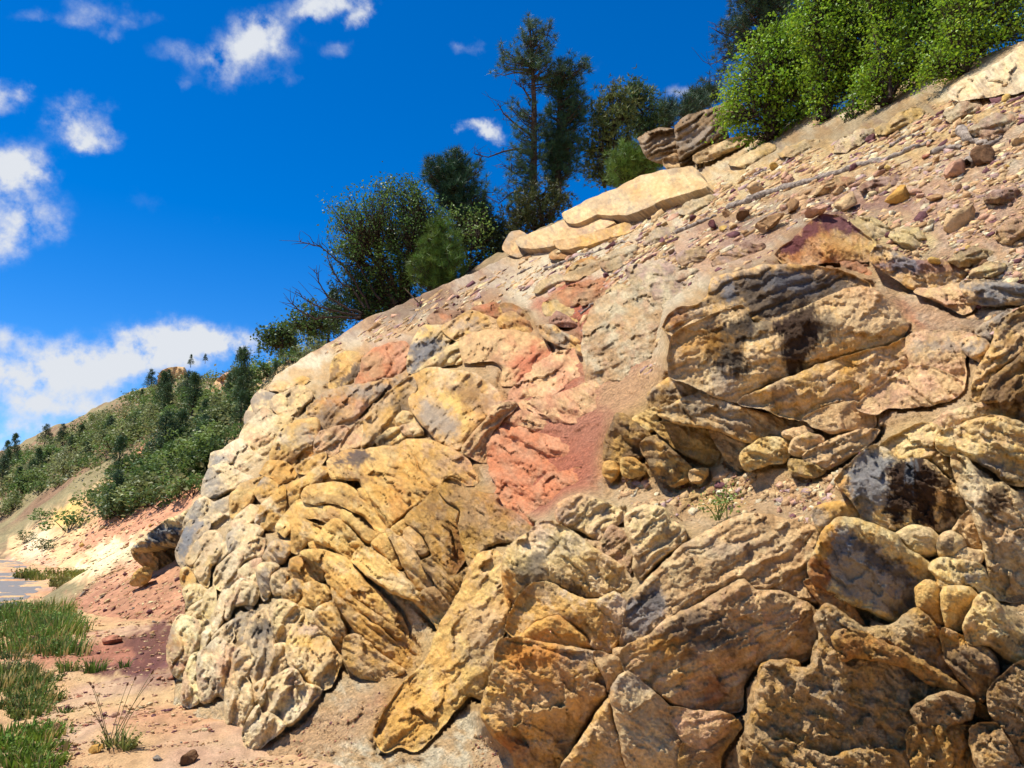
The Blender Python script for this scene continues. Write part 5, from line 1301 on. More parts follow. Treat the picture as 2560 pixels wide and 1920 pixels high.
rock(dome, 'boulder_face', 'R', [(870, 925), (1060, 820), (1130, 745), (1330, 650), (1600, 495), (1700, 565), (1850, 565), (2015, 640), (2085, 725), (2085, 835), (2005, 985), (1740, 995), (1620, 1125), (1600, 1285), (1480, 1305), (1340, 1305), (1200, 1255), (1060, 1155), (900, 1055)],
     ('brown', 'tan', 'pink'), H=.4, lift=26, flat=.8, facets=5, fs=.4, rough=1.0, stains=[([(1070, 820), (1300, 700), (1440, 700), (1560, 820), (1560, 960), (1440, 860), (1320, 960), (1200, 980), (1080, 900)], 'dark', .75, 20), ([(1480, 600), (130, 60)], 'umber', .5, 20), ([(1120, 900), (130, 70)], 'gold', .6, 20), ([(1440, 1170), (50, 80)], 'rust', .55, 10), ([(1240, 1080), (60, 40)], 'ochre', .5, 14)],
     cracks=[([(1330, 650), (1520, 720), (1600, 900)], 2, 5), ([(1700, 560), (1900, 600)], 1.8, 5)])
rock(dome, 'boulder_face', 'R', [(1160, 1275), (1330, 1300), (1480, 1308), (1565, 1345), (1500, 1450), (1380, 1540), (1260, 1490), (1200, 1390)], ('brown', 'pink', 'tan'), chip=.45, H=.45, lift=50, flat=.8, rough=0.9)
rock(dome, 'boulder_face', 'R', [(1240, 1500), (1380, 1540), (1500, 1450), (1560, 1350), (1600, 1400), (1480, 1560), (1460, 1680), (1240, 1680)], ('ochre', 'brown', 'rust'), chip=.45, H=.35, lift=13, flat=.75, rough=1.1, mat=M_ROUGH)

# 12. boulders of the lower middle
o = rock(None, 'boulder', 'R', [(138, 400), (180, 290), (300, 200), (390, 135), (480, 148), (600, 218), (700, 298), (860, 398), (942, 500), (932, 580), (890, 612), (740, 602), (640, 612), (520, 552), (440, 512), (340, 520), (250, 572), (185, 655), (150, 530)],
     ('white', 'pale', 'cream'), H=.7, lift=30, flat=.75, facets=5, fs=.5, stains=[([(200, 440), (310, 330), (420, 320), (410, 440), (330, 510), (250, 520)], 'dark', .75, 12), ([(480, 470), (560, 500), (640, 600), (580, 570)], 'dark', .8, 7), ([(160, 560), (30, 90)], 'gold', .7, 10), ([(640, 400), (160, 80)], 'yellow', .5, 24), ([(480, 240), (60, 20)], 'dark', .5, 8)],
     cracks=[([(420, 510), (410, 350), (500, 240), (600, 280)], 2.2, 8), ([(520, 350), (640, 460), (690, 600)], 2.2, 8), ([(760, 380), (860, 460), (840, 560)], 2, 6)])
tag(o, 'cream fluted boulder with dark stains, right of the yellow fin', 'boulder')
o = rock(None, 'boulder', 'R', [(175, 720), (250, 585), (330, 515), (430, 512), (560, 582), (700, 622), (830, 568), (898, 640), (885, 800), (845, 885), (780, 955), (670, 895), (660, 830), (480, 722), (330, 755), (250, 865), (165, 800)], ('ochre', 'gold', 'tan'), chip=.45, H=.6, lift=101, flat=.8, facets=5, fs=.5,
     stains=[([(560, 700), (620, 760), (660, 840), (560, 740)], 'dark', .6, 8), ([(300, 560), (90, 20)], 'umber', .5, 8), ([(850, 680), (50, 90)], 'tan', .7, 14)], cracks=[([(680, 630), (790, 720), (830, 830)], 1.8, 6), ([(390, 530), (400, 640)], 1.6, 4), ([(520, 680), (560, 640)], 2.5, 6)])
tag(o, 'orange-ochre rounded boulder directly below the cream fluted boulder', 'boulder')
o = rock(None, 'boulder', 'R', [(250, 860), (330, 765), (480, 712), (600, 800), (682, 905), (560, 915), (400, 900), (300, 890)], ('gold', 'ochre', 'orange'), chip=.45, H=.6, lift=124, flat=.85, facets=4, strata=(-35, 26, 2))
tag(o, 'small golden dome of rock cradled in the orange-ochre boulder', 'boulder')
o = rock(None, 'boulder', 'R', [(18, 1250), (50, 1150), (90, 1000), (120, 870), (250, 850), (450, 890), (700, 935), (868, 1010), (790, 1195), (690, 1310), (600, 1450), (490, 1680), (240, 1680), (200, 1560), (80, 1440), (15, 1340)],
     ('brown', 'ochre', 'tan'), H=.5, lift=50, flat=.88, anchor=.6, facets=6, fs=.45, rough=1.3, stains=[([(110, 960), (250, 860), (450, 900), (560, 960), (380, 1030), (200, 1040)], 'orange', .7, 20), ([(400, 1100), (160, 70)], 'orange', .35, 30), ([(140, 1530), (120, 90)], 'rust', .7, 26), ([(480, 1260), (150, 90)], 'tan', .5, 30), ([(700, 960), (140, 40)], 'gray', .5, 14)],
     cracks=[([(170, 860), (330, 890), (460, 930), (560, 980)], 3, 9), ([(300, 1080), (320, 1300), (280, 1500)], 1.8, 4), ([(420, 1180), (620, 1060)], 1.6, 4)])
tag(o, 'big brown-orange boulder at the bottom centre, its belly in shade', 'boulder')
tri = outcrop('rock_outcrop', 'R', 850, 1640, 'tan wedge-shaped rocks between the big bottom boulder and the brown dome', grain=-50, gk=0.5)
rock(tri, 'rock_wedge', 'R', [(500, 1680), (620, 1475), (790, 1225), (815, 1340), (900, 1560), (920, 1680)], ('ochre', 'tan', 'brown'), chip=.45, H=.4, lift=78, flat=.85, facets=4, rough=1.3, knob=.4)
rock(tri, 'rock_wedge', 'R', [(805, 1205), (835, 1115), (905, 1055), (1090, 1205), (1195, 1305), (1245, 1500), (1230, 1680), (930, 1680), (865, 1480)], ('tan', 'cream', 'brown'), chip=.45, H=.4, lift=69, flat=.82, facets=5, rough=1.4, strata=(-50, 40, 3), stains=[([(950, 1120), (130, 40)], 'gray', .6, 14)])
rock(tri, 'rock_wedge', 'R', [(820, 915), (912, 925), (880, 985), (830, 965)], ('cream', 'tan'), chip=.45, H=.7, lift=92, flat=.8)
rock(tri, 'rock_wedge', 'R', [(700, 935), (820, 960), (900, 1010), (870, 1060), (800, 1180), (770, 1100)], ('brown', 'tan', 'rust'), chip=.45, H=.5, lift=87, flat=.8, knob=.5)
knobs = outcrop('rock_outcrop', 'R', 900, 450, 'pair of pale rounded rocks above the cream fluted boulder', grain=40)
rock(knobs, 'rock_knob', 'R', [(478, 30), (600, -30), (720, -5), (870, 75), (872, 125), (790, 185), (740, 255), (640, 195), (480, 135)], ('pale', 'cream', 'gray'), H=.7, lift=46, flat=.65, stains=[([(540, 90), (60, 50)], 'gray', .5, 14)], cracks=[([(640, 30), (660, 130)], 1.8, 5)])
rock(knobs, 'rock_knob', 'R', [(898, 90), (1000, 35), (1130, 55), (1180, 130), (1262, 190), (1252, 265), (1100, 375), (1000, 485), (948, 425), (938, 300), (900, 200)], ('pale', 'cream', 'tan'), H=.7, lift=50, flat=.65, facets=5, stains=[([(1130, 180), (80, 20)], 'dark', .5, 8), ([(980, 400), (40, 60)], 'umber', .5, 10)], cracks=[([(960, 240), (1050, 150), (1140, 60)], 2, 6)])
rock(knobs, 'rock_knob', 'R', [(640, 245), (740, 260), (800, 160), (900, 210), (938, 340), (925, 450), (860, 405), (700, 298)], ('pink', 'tan', 'sand'), H=.35, lift=4, flat=.5, knob=.5, mat=M_ROUGH)

# 13. the yellow fin beside the dirt gully
o = rock(None, 'rock_fin', 'S', [(2105, -30), (1950, -30), (1840, 200), (1700, 450), (1650, 600), (1500, 760), (1380, 930), (1320, 1080), (1380, 1175), (1480, 1145), (1580, 1170), (1750, 1000), (1900, 830), (1995, 855), (2060, 700), (2100, 480), (2155, 350), (2130, 200)],
     ('yellow', 'ochre', 'tan'), H=.3, lift=10, flat=.42, facets=5, fs=.35, rough=.9, strata=(48, 60, 4), stains=[([(2000, 400), (120, 130)], 'tan', .7, 30), ([(1950, 560), (100, 90)], 'gray', .35, 24), ([(1500, 950), (160, 180)], 'gold', .5, 30)], cracks=[([(1430, 860), (1620, 660), (1700, 560)], 2, 6)])
tag(o, 'golden sandstone fin between the dirt gully and the big bottom boulder', 'rock fin')

# 14. upper slope: pale outcrop at the top right and cliff behind the slab
o = rock(None, 'rock_outcrop', 'K', [(1775, 545), (1850, 470), (1980, 420), (2100, 340), (2250, 255), (2250, 500), (2050, 545), (1850, 575)], ('cream', 'white', 'gray'), H=.4, lift=36, flat=.4, facets=6, cracks=[([(1940, 410), (2000, 500)], 2, 6), ([(1850, 540), (2030, 500), (2212, 420)], 2, 5)])
tag(o, 'pale cracked bedrock beneath the leafy thicket, top right', 'rock outcrop')
cliff = outcrop('rock_outcrop', 'K', 260, 900, 'tan cliff ledge behind the long slab, left of the leafy thicket', grain=28)  # its two upper blocks get dark colours that paint in shade
rock(cliff, 'rock_block', 'K', [(205, 730), (280, 665), (400, 635), (480, 600), (560, 565), (610, 640), (560, 700), (480, 725), (510, 790), (450, 850), (360, 920), (320, 975), (240, 970), (215, 830)], ('soil', 'dark', 'gray'), corner=.85, cw=.1, H=.6, lift=30, flat=.92, facets=9, strata=(35, 15, 10), stains=[([(320, 790), (90, 60)], 'gray', .6, 14)])
rock(cliff, 'rock_block', 'K', [(-10, 800), (50, 765), (110, 742), (205, 745), (215, 805), (230, 880), (140, 940), (40, 900)], ('soil', 'gray', 'dark'), corner=.85, cw=.1, H=.5, lift=20, flat=.92, facets=9, strata=(20, 13, 9))
rock(cliff, 'rock_block', 'K', [(130, 930), (200, 890), (300, 930), (260, 965), (160, 965)], ('brown', 'dark', 'tan'), H=.6, lift=4, flat=.92, strata=(5, 14, 3))
rock(cliff, 'rock_block', 'K', [(310, 900), (420, 845), (560, 790), (640, 790), (560, 850), (420, 910), (330, 940)], ('cream', 'tan', 'ochre'), H=.5, lift=4, flat=.92)
o = rock(None, 'rock_block', 'L', [(1160, 1290), (1190, 1220), (1240, 1200), (1290, 1240), (1290, 1300), (1230, 1330)], ('brown', 'gray', 'tan'), H=.5, lift=4, flat=.5)
tag(o, 'brown rock at the skyline between the oak bush and the tall pine', 'rock')
# the long slab, its sides painted umber to stand in for shade
dn = -np.array([-.56, -.42, .72]) + NH * 1.1
slab = outcrop('slab_rock', 'Q', 900, 850, 'long flat sandstone slab lying on the slope under the tall pine', 'rock slab')
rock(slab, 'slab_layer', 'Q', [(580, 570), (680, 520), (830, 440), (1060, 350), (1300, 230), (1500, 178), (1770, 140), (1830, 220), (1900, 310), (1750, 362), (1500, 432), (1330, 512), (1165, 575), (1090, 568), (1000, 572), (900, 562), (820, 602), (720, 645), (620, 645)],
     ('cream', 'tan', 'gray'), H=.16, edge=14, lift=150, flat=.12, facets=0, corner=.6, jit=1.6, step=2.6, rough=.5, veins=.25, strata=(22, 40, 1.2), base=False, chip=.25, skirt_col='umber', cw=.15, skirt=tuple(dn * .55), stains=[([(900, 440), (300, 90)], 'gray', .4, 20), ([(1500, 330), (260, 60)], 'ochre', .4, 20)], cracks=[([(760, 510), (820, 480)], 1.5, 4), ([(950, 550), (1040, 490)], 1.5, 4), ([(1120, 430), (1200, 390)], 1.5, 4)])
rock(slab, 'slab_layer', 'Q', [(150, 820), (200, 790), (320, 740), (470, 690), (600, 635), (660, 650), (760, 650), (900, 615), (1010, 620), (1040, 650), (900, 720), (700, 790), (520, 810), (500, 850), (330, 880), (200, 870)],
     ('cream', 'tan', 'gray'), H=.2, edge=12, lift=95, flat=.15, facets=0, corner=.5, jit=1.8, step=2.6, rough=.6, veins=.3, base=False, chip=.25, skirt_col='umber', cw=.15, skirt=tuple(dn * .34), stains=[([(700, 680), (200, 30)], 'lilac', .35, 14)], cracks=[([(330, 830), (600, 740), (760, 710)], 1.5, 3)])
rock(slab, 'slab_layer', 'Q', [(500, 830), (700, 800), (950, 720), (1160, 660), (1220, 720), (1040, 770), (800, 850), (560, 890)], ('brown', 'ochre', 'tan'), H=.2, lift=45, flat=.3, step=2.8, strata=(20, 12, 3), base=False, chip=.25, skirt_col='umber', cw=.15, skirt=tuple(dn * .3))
rock(slab, 'slab_layer', 'Q', [(460, 940), (600, 880), (660, 900), (640, 960), (480, 980)], ('rust', 'umber', 'brown'), H=.5, lift=4, flat=.6)

# 15. bank boulder with the dark overhang, beyond the buttress
bt = float(t_far(np.array([370.0]), np.array([1425.0]))[0]) - .4
bk = empty('bank_boulder', tuple(at(390, 1415, bt)), 'dark-topped block overhanging the red rubble bank', 'boulder')
dnb = np.array([.2, .5, -1.0])
rock(bk, 'boulder_top', 'J', [(870, 455), (930, 400), (1020, 330), (1110, 265), (1200, 230), (1290, 170), (1290, 330), (1215, 440), (1130, 430), (1040, 430), (960, 455)], ('pale', 'cream', 'gray'), H=.2, edge=12, flat=1.0, plane_t=bt - .3, lift=20, facets=0, corner=.4, step=2.6, jit=1.5,
     stains=[([(930, 430), (1080, 300), (1160, 290), (1200, 330), (1060, 410)], 'bluegray', .9, 5), ([(1090, 400), (1150, 350), (1210, 360), (1190, 430)], 'black', .85, 4)], skirt=(.1, .8, -.1))
rock(bk, 'boulder_face', 'J', [(870, 460), (1000, 430), (1210, 425), (1240, 560), (1150, 560), (1030, 600), (950, 575), (900, 520)], ('brown', 'ochre', 'dark'), H=.25, edge=20, flat=1.0, plane_t=bt, lift=0, top=.9, facets=3, corner=.4, step=2.6, stains=[([(1090, 450), (1230, 440), (1230, 540), (1120, 560), (1060, 500)], 'dark', .7, 8)], skirt=(.1, .9, .0))
o = rock(None, 'boulder', 'J', [(865, 680), (890, 620), (960, 580), (1000, 600), (985, 660), (940, 690), (890, 695)], ('yellow', 'ochre', 'tan'), chip=.45, H=.6, flat=1.0, plane_t=bt - 1.2, lift=9, step=2.6)
tag(o, 'yellow-brown boulder lying below the dark-topped bank block', 'boulder')

# 16. far crags on the wooded hillside
FC = ('tan', 'pink', 'ochre')
for tile, pts, lab in [
    ('P', [(893, 470), (900, 390), (940, 365), (1030, 360), (1045, 420), (990, 450), (960, 470)], 'square tan crag at the far hilltop edge'),
    ('P', [(1170, 390), (1190, 330), (1215, 300), (1290, 310), (1340, 320), (1300, 350), (1240, 380)], 'pointed tan crag on the far skyline right of the square one'),
    ('P', [(1190, 490), (1220, 430), (1280, 390), (1330, 410), (1320, 460), (1260, 500), (1210, 520)], 'brown crag half way up the far hillside behind the dark pine'),
    ('P', [(1100, 390), (1120, 330), (1160, 340), (1150, 380)], 'narrow pink crag between the two hilltop crags'),
    ('P', [(690, 640), (720, 600), (770, 590), (760, 640), (720, 660)], 'small cream crag amid bushes on the far slope')]:
    o = rock(None, 'rock_crag', tile, pts, FC, H=.5, far=True, flat=.9, step=3.0, jit=1.5, facets=8, strata=(70, 12, 3), lift=13)
    tag(o, lab, 'crag')

# 17. broken ledges and clods in the upper slope
hollow = outcrop('rock_outcrop', 'D', 1700, 600, 'pink and rose weathered rock of the hollow in the centre', grain=-28, gk=0.8)
for tl, pts, cc, kw in [
    ('C', [(1480, 1090), (1620, 1000), (1800, 1010), (2000, 1100), (2212, 1240), (2240, 1330), (2100, 1330), (1900, 1290), (1700, 1230), (1560, 1180)], ('rose', 'sand', 'pink'), dict(strata=(-25, 34, 3))),
    ('C', [(1460, 1300), (1560, 1180), (1700, 1230), (1690, 1400), (1560, 1480), (1490, 1500)], ('coral', 'rose', 'coral'), {}),
    ('C', [(1700, 1230), (1900, 1290), (2110, 1330), (2250, 1340), (2240, 1480), (2100, 1520), (1980, 1500), (1850, 1420), (1700, 1390)], ('coral', 'rose', 'coral'), dict(strata=(-20, 30, 3))),
    ('D', [(1330, 130), (1420, 90), (1590, 40), (1700, 90), (1800, 150), (1900, 160), (2080, 150), (2150, 200), (2000, 290), (1850, 310), (1760, 360), (1700, 430), (1560, 430), (1430, 400), (1370, 280)], ('coral', 'rose', 'coral'), {}),
    ('D', [(1430, 420), (1560, 440), (1720, 440), (1830, 330), (2010, 300), (2100, 250), (2040, 400), (1900, 560), (1780, 690), (1650, 690), (1520, 600), (1400, 500)], ('coral', 'rose', 'coral'), {}),
    ('C', [(1750, 830), (1990, 610), (2212, 560), (2300, 700), (2212, 900), (2000, 960), (1700, 1000), (1640, 960)], ('rose', 'sand', 'pink'), dict(strata=(38, 40, 3))),
    ('C', [(2000, 960), (2212, 900), (2380, 800), (2440, 1000), (2300, 1200), (2212, 1230), (1990, 1090), (1800, 1000)], ('rose', 'sand', 'pink'), dict(strata=(-30, 44, 3)))]:
    rock(hollow, 'rock_face', tl, pts, cc, patina=.1, cw=.15, H=.3, lift=4, flat=.38, anchor=.2, chip=1.2, jit=7, dil=10, sink=18, base=False, **kw)
crest = outcrop('rock_outcrop', 'K', 1000, 1450, 'pale broken ledges and clods scattered through the upper slope rubble', grain=18)
RC = np.random.default_rng(170)
for (x, y, w, h_, ang, cc) in [(640, 900, 260, 70, 25, ('cream', 'yellow', 'tan')), (900, 860, 240, 60, 20, ('cream', 'tan', 'yellow')), (1250, 800, 300, 80, 22, ('white', 'cream', 'lilac')), (1500, 700, 320, 70, 24, ('yellow', 'cream', 'tan')), (1850, 640, 260, 90, 20, ('pink', 'white', 'cream')), (2050, 720, 300, 130, 18, ('pink', 'white', 'lilac')),
                               (1330, 1330, 260, 140, -20, ('pale', 'cream', 'white')), (1560, 1380, 220, 120, -15, ('pale', 'cream', 'white')), (1900, 1480, 260, 90, 15, ('tan', 'cream', 'pink')), (2100, 1130, 240, 100, 10, ('lilac', 'purple', 'tan')), (1400, 1060, 260, 80, 10, ('purple', 'lilac', 'brown')), (1150, 1060, 200, 70, 12, ('rose', 'brown', 'tan')),
                               (330, 1180, 220, 60, 25, ('white', 'cream', 'tan')), (120, 1350, 200, 80, 25, ('white', 'lilac', 'cream')), (300, 1480, 220, 90, 10, ('lilac', 'tan', 'brown')), (520, 1500, 200, 100, 5, ('lilac', 'brown', 'pink')), (650, 1440, 160, 80, 0, ('purple', 'lilac', 'tan')), (200, 1600, 260, 110, 15, ('white', 'pink', 'cream')), (2000, 1560, 220, 70, 15, ('tan', 'pale', 'gray')), (2140, 1330, 180, 120, 20, ('tan', 'pink', 'brown')),
                               (-120, 1480, 240, 90, 24, ('white', 'cream', 'pink')), (-320, 1560, 240, 80, 20, ('cream', 'tan', 'white')), (-520, 1640, 200, 70, 20, ('white', 'cream', 'lilac')), (-250, 1720, 200, 90, 10, ('coral', 'rose', 'pink')), (20, 1700, 220, 110, 5, ('white', 'cream', 'lilac')), (80, 1860, 240, 130, 5, ('cream', 'white', 'sand'))]:
    a = math.radians(-ang)
    pts = []
    for k_ in range(9):
        th = k_ / 9 * 6.283
        r_ = RC.uniform(.75, 1.15)
        ex, ey = w * .5 * r_ * math.cos(th), h_ * .5 * r_ * math.sin(th)
        pts.append((x + ex * math.cos(a) - ey * math.sin(a), y + ex * math.sin(a) + ey * math.cos(a)))
    rock(crest, 'rock_ledge', 'K', pts, cc, H=.6, lift=10, flat=.55, facets=7, strata=(ang, 16, 4), mat=M_ROUGH, jit=7, step=3.2, sink=16, base=False)

for tl, pts, cc in [('M', [(-20, 420), (100, 350), (250, 380), (350, 520), (370, 620), (360, 780), (250, 860), (100, 900), (-50, 860), (-80, 600)], ('white', 'sand', 'pink')), ('M', [(150, 250), (320, 200), (450, 280), (540, 380), (400, 430), (330, 520), (240, 370)], ('white', 'lilac', 'cream')),
                    ('Q', [(420, 1400), (560, 1300), (720, 1240), (900, 1200), (1060, 1180), (1020, 1260), (980, 1310), (900, 1400), (800, 1500), (600, 1440)], ('coral', 'rose', 'coral')), ('Q', [(900, 1480), (1000, 1300), (1120, 1240), (1300, 1290), (1350, 1400), (1200, 1500), (1000, 1548)], ('pale', 'cream', 'white')),
                    ('Q', [(400, 1420), (560, 1400), (760, 1480), (820, 1548), (500, 1560)], ('yellow', 'pale', 'cream')), ('Q', [(620, 1130), (680, 1060), (780, 1000), (900, 1010), (860, 1100), (780, 1160), (640, 1200)], ('ochre', 'orange', 'tan')),
                    ('K', [(860, 1480), (960, 1440), (1100, 1480), (1180, 1500), (1130, 1540), (960, 1530)], ('coral', 'red', 'rose')), ('K', [(1160, 1520), (1300, 1540), (1420, 1600), (1480, 1659), (1380, 1650), (1260, 1590)], ('coral', 'rose', 'red'))]:
    rock(crest, 'rock_ledge', tl, pts, cc, H=.4, lift=8, flat=.4, anchor=.2, facets=6, mat=M_ROUGH, jit=6, knob=.6, dil=8, sink=26, base=False)

bleed_colours()
HILL = sheet_hill()


def surf_t(px, py, top=True):
    x0, y0, st, t, T = HILL
    A = T if top else t
    j = np.clip(np.round((np.asarray(px) - x0) / st).astype(int), 0, A.shape[1] - 1); i = np.clip(np.round((np.asarray(py) - y0) / st).astype(int), 0, A.shape[0] - 1)
    return A[i, j]


def on_ground(px, py):
    """point of the flat verge seen at that place"""
    r = rays(px, py)
    t = (0.02 - CAM[2]) / np.minimum(r[..., 2], -1e-3)
    P = CAM + r * t[..., None]
    z = z_ground(P[..., 0], P[..., 1])
    t = (z - CAM[2]) / np.minimum(r[..., 2], -1e-3)
    return CAM + r * t[..., None]

# ------------------------------------------------------------------ plants
class Geo:
    """collects tubes, needles and leaves into one mesh"""
    def __init__(self):
        self.v, self.q, self.t, self.c, self.n = [], [], [], [], 0

    def add(self, v, q=None, t=None, c=None):
        v = np.asarray(v, float)
        if q is not None and len(q):
            self.q.append(np.asarray(q) + self.n)
        if t is not None and len(t):
            self.t.append(np.asarray(t) + self.n)
        self.v.append(v)
        c = np.asarray(c if c is not None else (.1, .1, .1), float)
        self.c.append(np.broadcast_to(c, v.shape) if c.ndim == 1 else c)
        self.n += len(v)

    def tube(self, pts, rad, sides=5, c=None):
        pts = np.asarray(pts, float)
        n = len(pts)
        rad = np.broadcast_to(np.asarray(rad, float), (n,))
        d = np.gradient(pts, axis=0); d /= np.linalg.norm(d, axis=1)[:, None] + 1e-9
        ref = np.array([.31, .77, .1]) if abs(d[0] @ np.array([0, 0, 1])) > .5 else np.array([0, 0, 1.])
        a = np.cross(d, ref); a /= np.linalg.norm(a, axis=1)[:, None] + 1e-9
        b = np.cross(d, a)
        th = np.linspace(0, 2 * math.pi, sides, endpoint=False)
        V = pts[:, None] + rad[:, None, None] * (np.cos(th)[None, :, None] * a[:, None] + np.sin(th)[None, :, None] * b[:, None])
        idx = np.arange(n * sides).reshape(n, sides)
        nx = np.roll(idx, -1, 1)
        q = np.stack([idx[:-1], nx[:-1], nx[1:], idx[1:]], -1).reshape(-1, 4)
        self.add(V.reshape(-1, 3), q=q, c=c)

    def needles(self, P, D, length, width, c, R, k=16, spread=1.0):
        """a tuft of k thin needles at every P along D"""
        n = len(P)
        d = D[:, None] * .55 + spread * R.normal(0, .62, (n, k, 3))
        d /= np.linalg.norm(d, axis=2)[..., None]
        o = np.cross(d, R.normal(0, 1, (n, k, 3))); o /= np.linalg.norm(o, axis=2)[..., None] + 1e-9
        L = length * R.uniform(.65, 1.1, (n, k, 1))
        base = P[:, None] + d * .02
        V = np.stack([base - o * width / 2, base + o * width / 2, base + d * L], 2).reshape(-1, 3)
        cc = np.repeat(c, k * 3, 0) * R.uniform(.75, 1.25, (n * k, 1)).repeat(3, 0)
        self.add(V, t=np.arange(len(V)).reshape(-1, 3), c=cc)

    def leaves(self, P, size, c, R, up=.35):
        """one lobed leaf quad at every P"""
        n = len(P)
        nn = R.normal(0, 1, (n, 3)); nn[:, 2] += up * 2; nn /= np.linalg.norm(nn, axis=1)[:, None]
        a = np.cross(nn, R.normal(0, 1, (n, 3))); a /= np.linalg.norm(a, axis=1)[:, None] + 1e-9
        b = np.cross(nn, a)
        s = size * R.uniform(.6, 1.25, (n, 1))
        V = np.stack([P - a * s * .5, P + b * s * .3 + nn * s * .08, P + a * s * .5, P - b * s * .3 + nn * s * .08], 1).reshape(-1, 3)
        self.add(V, q=np.arange(4 * n).reshape(-1, 4), c=np.repeat(c, 4, 0))

    def mesh(self, name, mats, smooth=True):
        return make_mesh(name, np.concatenate(self.v), quads=np.concatenate(self.q) if self.q else None, tris=np.concatenate(self.t) if self.t else None, colors=np.clip(np.concatenate(self.c), .004, .8), mats=mats, smooth=smooth)


def plane_pt(px, py, y0):
    r = rays(px, py)
    return CAM + r * (y0 / r[..., 1])[..., None]


def in_poly(P, Q):
    d, _, _ = signed_dist(P[:, 0], P[:, 1], Q)
    return d


def sample_poly(Q, n, R):
    out = []
    lo, hi = Q.min(0), Q.max(0)
    while sum(len(o) for o in out) < n:
        P = lo + (hi - lo) * R.random((n * 2, 2))
        out.append(P[in_poly(P, Q) > 0])
    return np.concatenate(out)[:n]


def curve3(a, b, rise, n=5, R=None, wob=.0):
    u = np.linspace(0, 1, n)[:, None]
    p = a + (b - a) * u
    p[:, 2] += rise * (u[:, 0] * (1 - u[:, 0])) * 2
    if R is not None and wob:
        p[1:-1] += R.normal(0, wob, (n - 2, 3))
    return p


def depth_at(tile, x, y):
    p = tp(tile, [(x, y)])[0]
    return float(t_hill(p[0], p[1])) * float(rays(p[0], p[1])[1])


def pine(label, tile, trunk, envs, y0, seed, n=200, green=(61, 85, 53), tuft=.3, k=16, rise=-.35, r0=.17, group=None, name='pine_tree', sub=4, cat='pine tree', dead=(), wid=.016, depth=.7):
    R = np.random.default_rng(seed)
    T = tp(tile, trunk)
    TP = plane_pt(T[:, 0], T[:, 1], y0)
    s = y0 / 30.0
    root = empty(name, tuple(TP[0]), label, cat, group)
    org = TP[0]
    tr, cr = Geo(), Geo()
    m = len(TP)
    tr.tube(TP - org, np.linspace(r0, .03, m), 8)
    zs = TP[:, 2]
    g0 = srgb(*green)
    tP, tD, tC = [], [], []
    for tile_env, frac in envs:
        Q = tp(tile, tile_env)
        S = sample_poly(Q, max(4, int(n * frac)), R)
        ends = plane_pt(S[:, 0], S[:, 1], y0)
        for e in ends:
            ax = np.array([np.interp(e[2], zs, TP[:, j]) for j in range(3)]) if e[2] > zs[0] else TP[0]
            rad = abs(e[0] - ax[0]) + .25
            e = e.copy(); e[1] += R.uniform(-1, 1) * max(rad, .5) * depth + R.normal(0, .15)
            hd = math.hypot(e[0] - ax[0], e[1] - ax[1])
            zb = np.clip(e[2] + rise * hd - .1, zs[0] + .1, zs[-1])
            st = np.array([np.interp(zb, zs, TP[:, j]) for j in range(3)])
            p = curve3(st, e, -.12 * hd, 5, R, .05 * hd * .4)
            tr.tube(p - org, np.linspace(.028 + .012 * hd, .008, 5) * s, 4)
            shade = R.uniform(.7, 1.3)
            cc = g0 * shade * np.array([R.uniform(.9, 1.15), 1, R.uniform(.85, 1.1)])
            for j in range(sub):
                u = R.uniform(.55, 1.0) if j else 1.0
                q = st + (e - st) * u
                dirn = (e - st) / (np.linalg.norm(e - st) + 1e-6)
                off = R.normal(0, .22 * s, 3) * (1 if j else 0)
                tip = q + off + np.array([0, 0, .08 * s])
                if j:
                    tr.tube(np.stack([q, q + off * .6, tip]) - org, np.array([.012, .009, .006]) * s, 3)
                tP.append(tip - org); tD.append(dirn * .5 + np.array([0, 0, .75])); tC.append(cc)
    tP, tD, tC = np.array(tP), np.array(tD), np.array(tC)
    tD /= np.linalg.norm(tD, axis=1)[:, None]
    cr.needles(tP, tD, tuft * s, wid * s, tC, R, k)
    for dl in dead:
        D = tp(tile, dl)
        P = plane_pt(D[:, 0], D[:, 1], y0)
        tr.tube(P - org, np.linspace(.06, .012, len(P)) * s, 5)
        for _ in range(14):
            u = R.uniform(.25, 1); i = min(int(u * (len(P) - 1)), len(P) - 2)
            q = P[i] + (P[i + 1] - P[i]) * R.random()
            tr.tube(np.stack([q, q + R.normal(0, .18, 3) * s + np.array([-.1, 0, .12]) * s, q + R.normal(0, .28, 3) * s + np.array([-.22, 0, .26]) * s]) - org, np.array([.016, .012, .005]) * s, 3)
    o = link('trunk', tr.mesh('trunk', [M_BARK]), root)
    o = link('crown', cr.mesh('crown', [M_NEEDLE], False), root)
    return root


